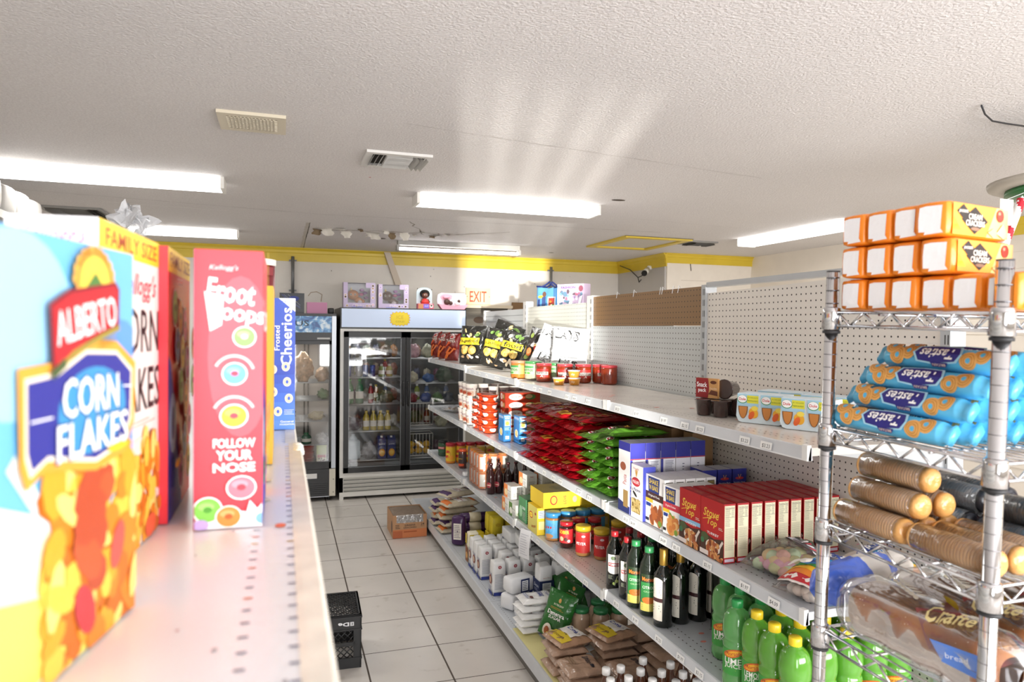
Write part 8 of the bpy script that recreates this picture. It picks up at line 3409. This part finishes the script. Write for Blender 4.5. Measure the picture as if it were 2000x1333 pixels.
def lat(cv_fn, u0, u1, v0, v1, n, th, w):
    """diamond lattice bars between corners"""
    st = (u1-u0)/n
    for s in (-1, 1):
        i = -int((v1-v0)/st)-1
        while i <= n+int((v1-v0)/st)+1:
            u = u0+i*st
            pts = []
            ua, va, ub, vb = (u, v0, u+(v1-v0), v1) if s > 0 else (u, v1, u+(v1-v0), v0)
            t0 = max(0, (u0-ua)/(ub-ua))
            t1 = min(1, (u1-ua)/(ub-ua))
            if t1 > t0+.02:
                p = (ua+(ub-ua)*t0, va+(vb-va)*t0)
                q = (ua+(ub-ua)*t1, va+(vb-va)*t1)
                cv_fn(p, q)
            i += 1


hw = W_/2
# rim, corners and bands
for a in ((0, .055), (H_-.075, H_)):
    for f in range(4):
        k = len(mb.v)
        mb.box(-hw, -hw, a[0], hw, -hw+.007, a[1], bk)
        mb.xf(Matrix.Rotation(f*PI/2, 4, 'Z'), k)
for f in range(4):
    k = len(mb.v)
    mb.box(-hw+.0005, -hw+.0005, .05, -hw+.04, -hw+.006, H_-.07, bk)
    mb.box(hw-.04, -hw+.0005, .05, hw-.0005, -hw+.006, H_-.07, bk)
    mb.box(-hw+.03, -hw+.0005, .115, hw-.03, -hw+.006, .135, bk)
    mb.box(-hw+.03, -hw+.0005, .185, -hw+.05, -hw+.006, .205, bk)

    def bar(p, q):
        mb.tube([(p[0], -hw+.0035, p[1]), (q[0], -hw+.0035, q[1])], .0028, bk, 5)
    lat(bar, -hw+.04, hw-.04, .055, .115, 8, 0, 0)
    lat(bar, -hw+.04, hw-.04, .135, .2, 8, 0, 0)
    for z in (.05, .2, H_-.012):
        mb.box(-hw-.003, -hw-.003, z-.004, hw+.003, -hw, z+.004, bk)
    mb.xf(Matrix.Rotation(f*PI/2, 4, 'Z'), k)


def bar2(p, q):
    mb.tube([(p[0], p[1], H_-.006), (q[0], q[1], H_-.006)], .003, bk, 5)


lat(bar2, -hw+.008, hw-.008, -hw+.008, hw-.008, 13, 0, 0)
mb.box(-hw, -hw, H_-.012, -hw+.014, hw, H_, bk)
mb.box(hw-.014, -hw, H_-.012, hw, hw, H_, bk)
mb.box(-hw, -hw, H_-.012, hw, -hw+.014, H_, bk)
mb.box(-hw, hw-.014, H_-.012, hw, hw, H_, bk)
mb.build('crate_body', t)
mb = MB()
cv = Canvas(mb, lambda u, v, o: (u, -hw-.0034-o, v), step=.0003)
cv.text('De', .075, .231, .055, '#e4e4e6', h=.02, rot=PI, bold=.08)
cv.rect(.108, .221, .126, .241, '#dcdcde')
cv.text('E', .117, .231, .008, '#1c1c1c', h=.012, rot=PI, bold=.04)
mb.build('printed_logo', t)
mb = MB()
cv = Canvas(mb, lambda u, v, o: (hw+.0034+o, u, v), step=.0003)
cv.rect(-.12, .215, .03, .243, '#b9b9ba')
mb.build('side_label', t)
tag(t, 'black plastic milk crate upside down on the tiles beside the left shelving', 'crate')

t = empty('cardboard_tray', (1.02, 5.93, .0012), rad(0))
cb = mat('#b98d66', .6, var=.1, vs=20, nm='cardboard')
mb = MB()
w, d, h = .285, .33, .19
mb.box(-w/2, -d/2, 0, w/2, d/2, .003, cb)
mb.box(-w/2, -d/2, .003, w/2, -d/2+.003, .125, cb)
mb.box(-w/2, d/2-.003, .003, w/2, d/2, h, cb)
mb.box(-w/2, -d/2+.003, .003, -w/2+.003, d/2-.003, h, cb)
mb.box(w/2-.003, -d/2+.003, .003, w/2, d/2-.003, h, cb)
mb.box(-w/2+.003, -d/2, .125, -w/2+.03, -d/2+.003, h, cb)
mb.box(w/2-.03, -d/2, .125, w/2, -d/2+.003, h, cb)
cv = Canvas(mb, lambda u, v, o: (-w/2+u, -d/2-o, v), step=.0003)
cv.rect(0, 0, w, .07, '#c97848', n=1)
cv.rect(.0, .0, .08, .06, '#b5623a', n=1)
cv.rect(.09, .045, .2, .055, '#a8542c', n=1)
cv.text('24', w*.87, .108, .03, '#4a3a30', h=.02, bold=.03)
cv.text('COUNT', w*.87, .09, .035, '#4a3a30', h=.007)
cv.text('GREENS', w*.5, .105, .09, '#5a4636', h=.014, bold=.03)
cv.text('CRACKERS', w*.5, .085, .11, '#5a4636', h=.013, bold=.03)
cv.lines(.02, .078, .06, .115, 3, '#5a4636')
cv = Canvas(mb, lambda u, v, o: (-w/2-o, -d/2+u, v), step=.0003)
cv.ell(.06, .085, .04, .05, '#6a4c35')
mb.build('tray', t)
mb = MB()
mb.rbox(-w/2+.006, -d/2+.006, .006, w/2-.006, d/2-.006, h-.002, mat('#8f7d6c', .35, bump=.4, bs=30, var=.3, vs=40, nm='packed_goods'), .01)
mb.build('contents', t)
mb = MB()
mb.grid(lambda a, b: (-w/2+.004+(w-.008)*a, -d/2+.0035, .12+(h-.12)*b), 8, 3, clear('shrink_film', gloss=.35, r=.08, bump=1., haze=.12))
mb.build('shrink_film', t)
tag(t, 'small cardboard tray of packed goods in shrink film on the floor before the freezer', 'carton')
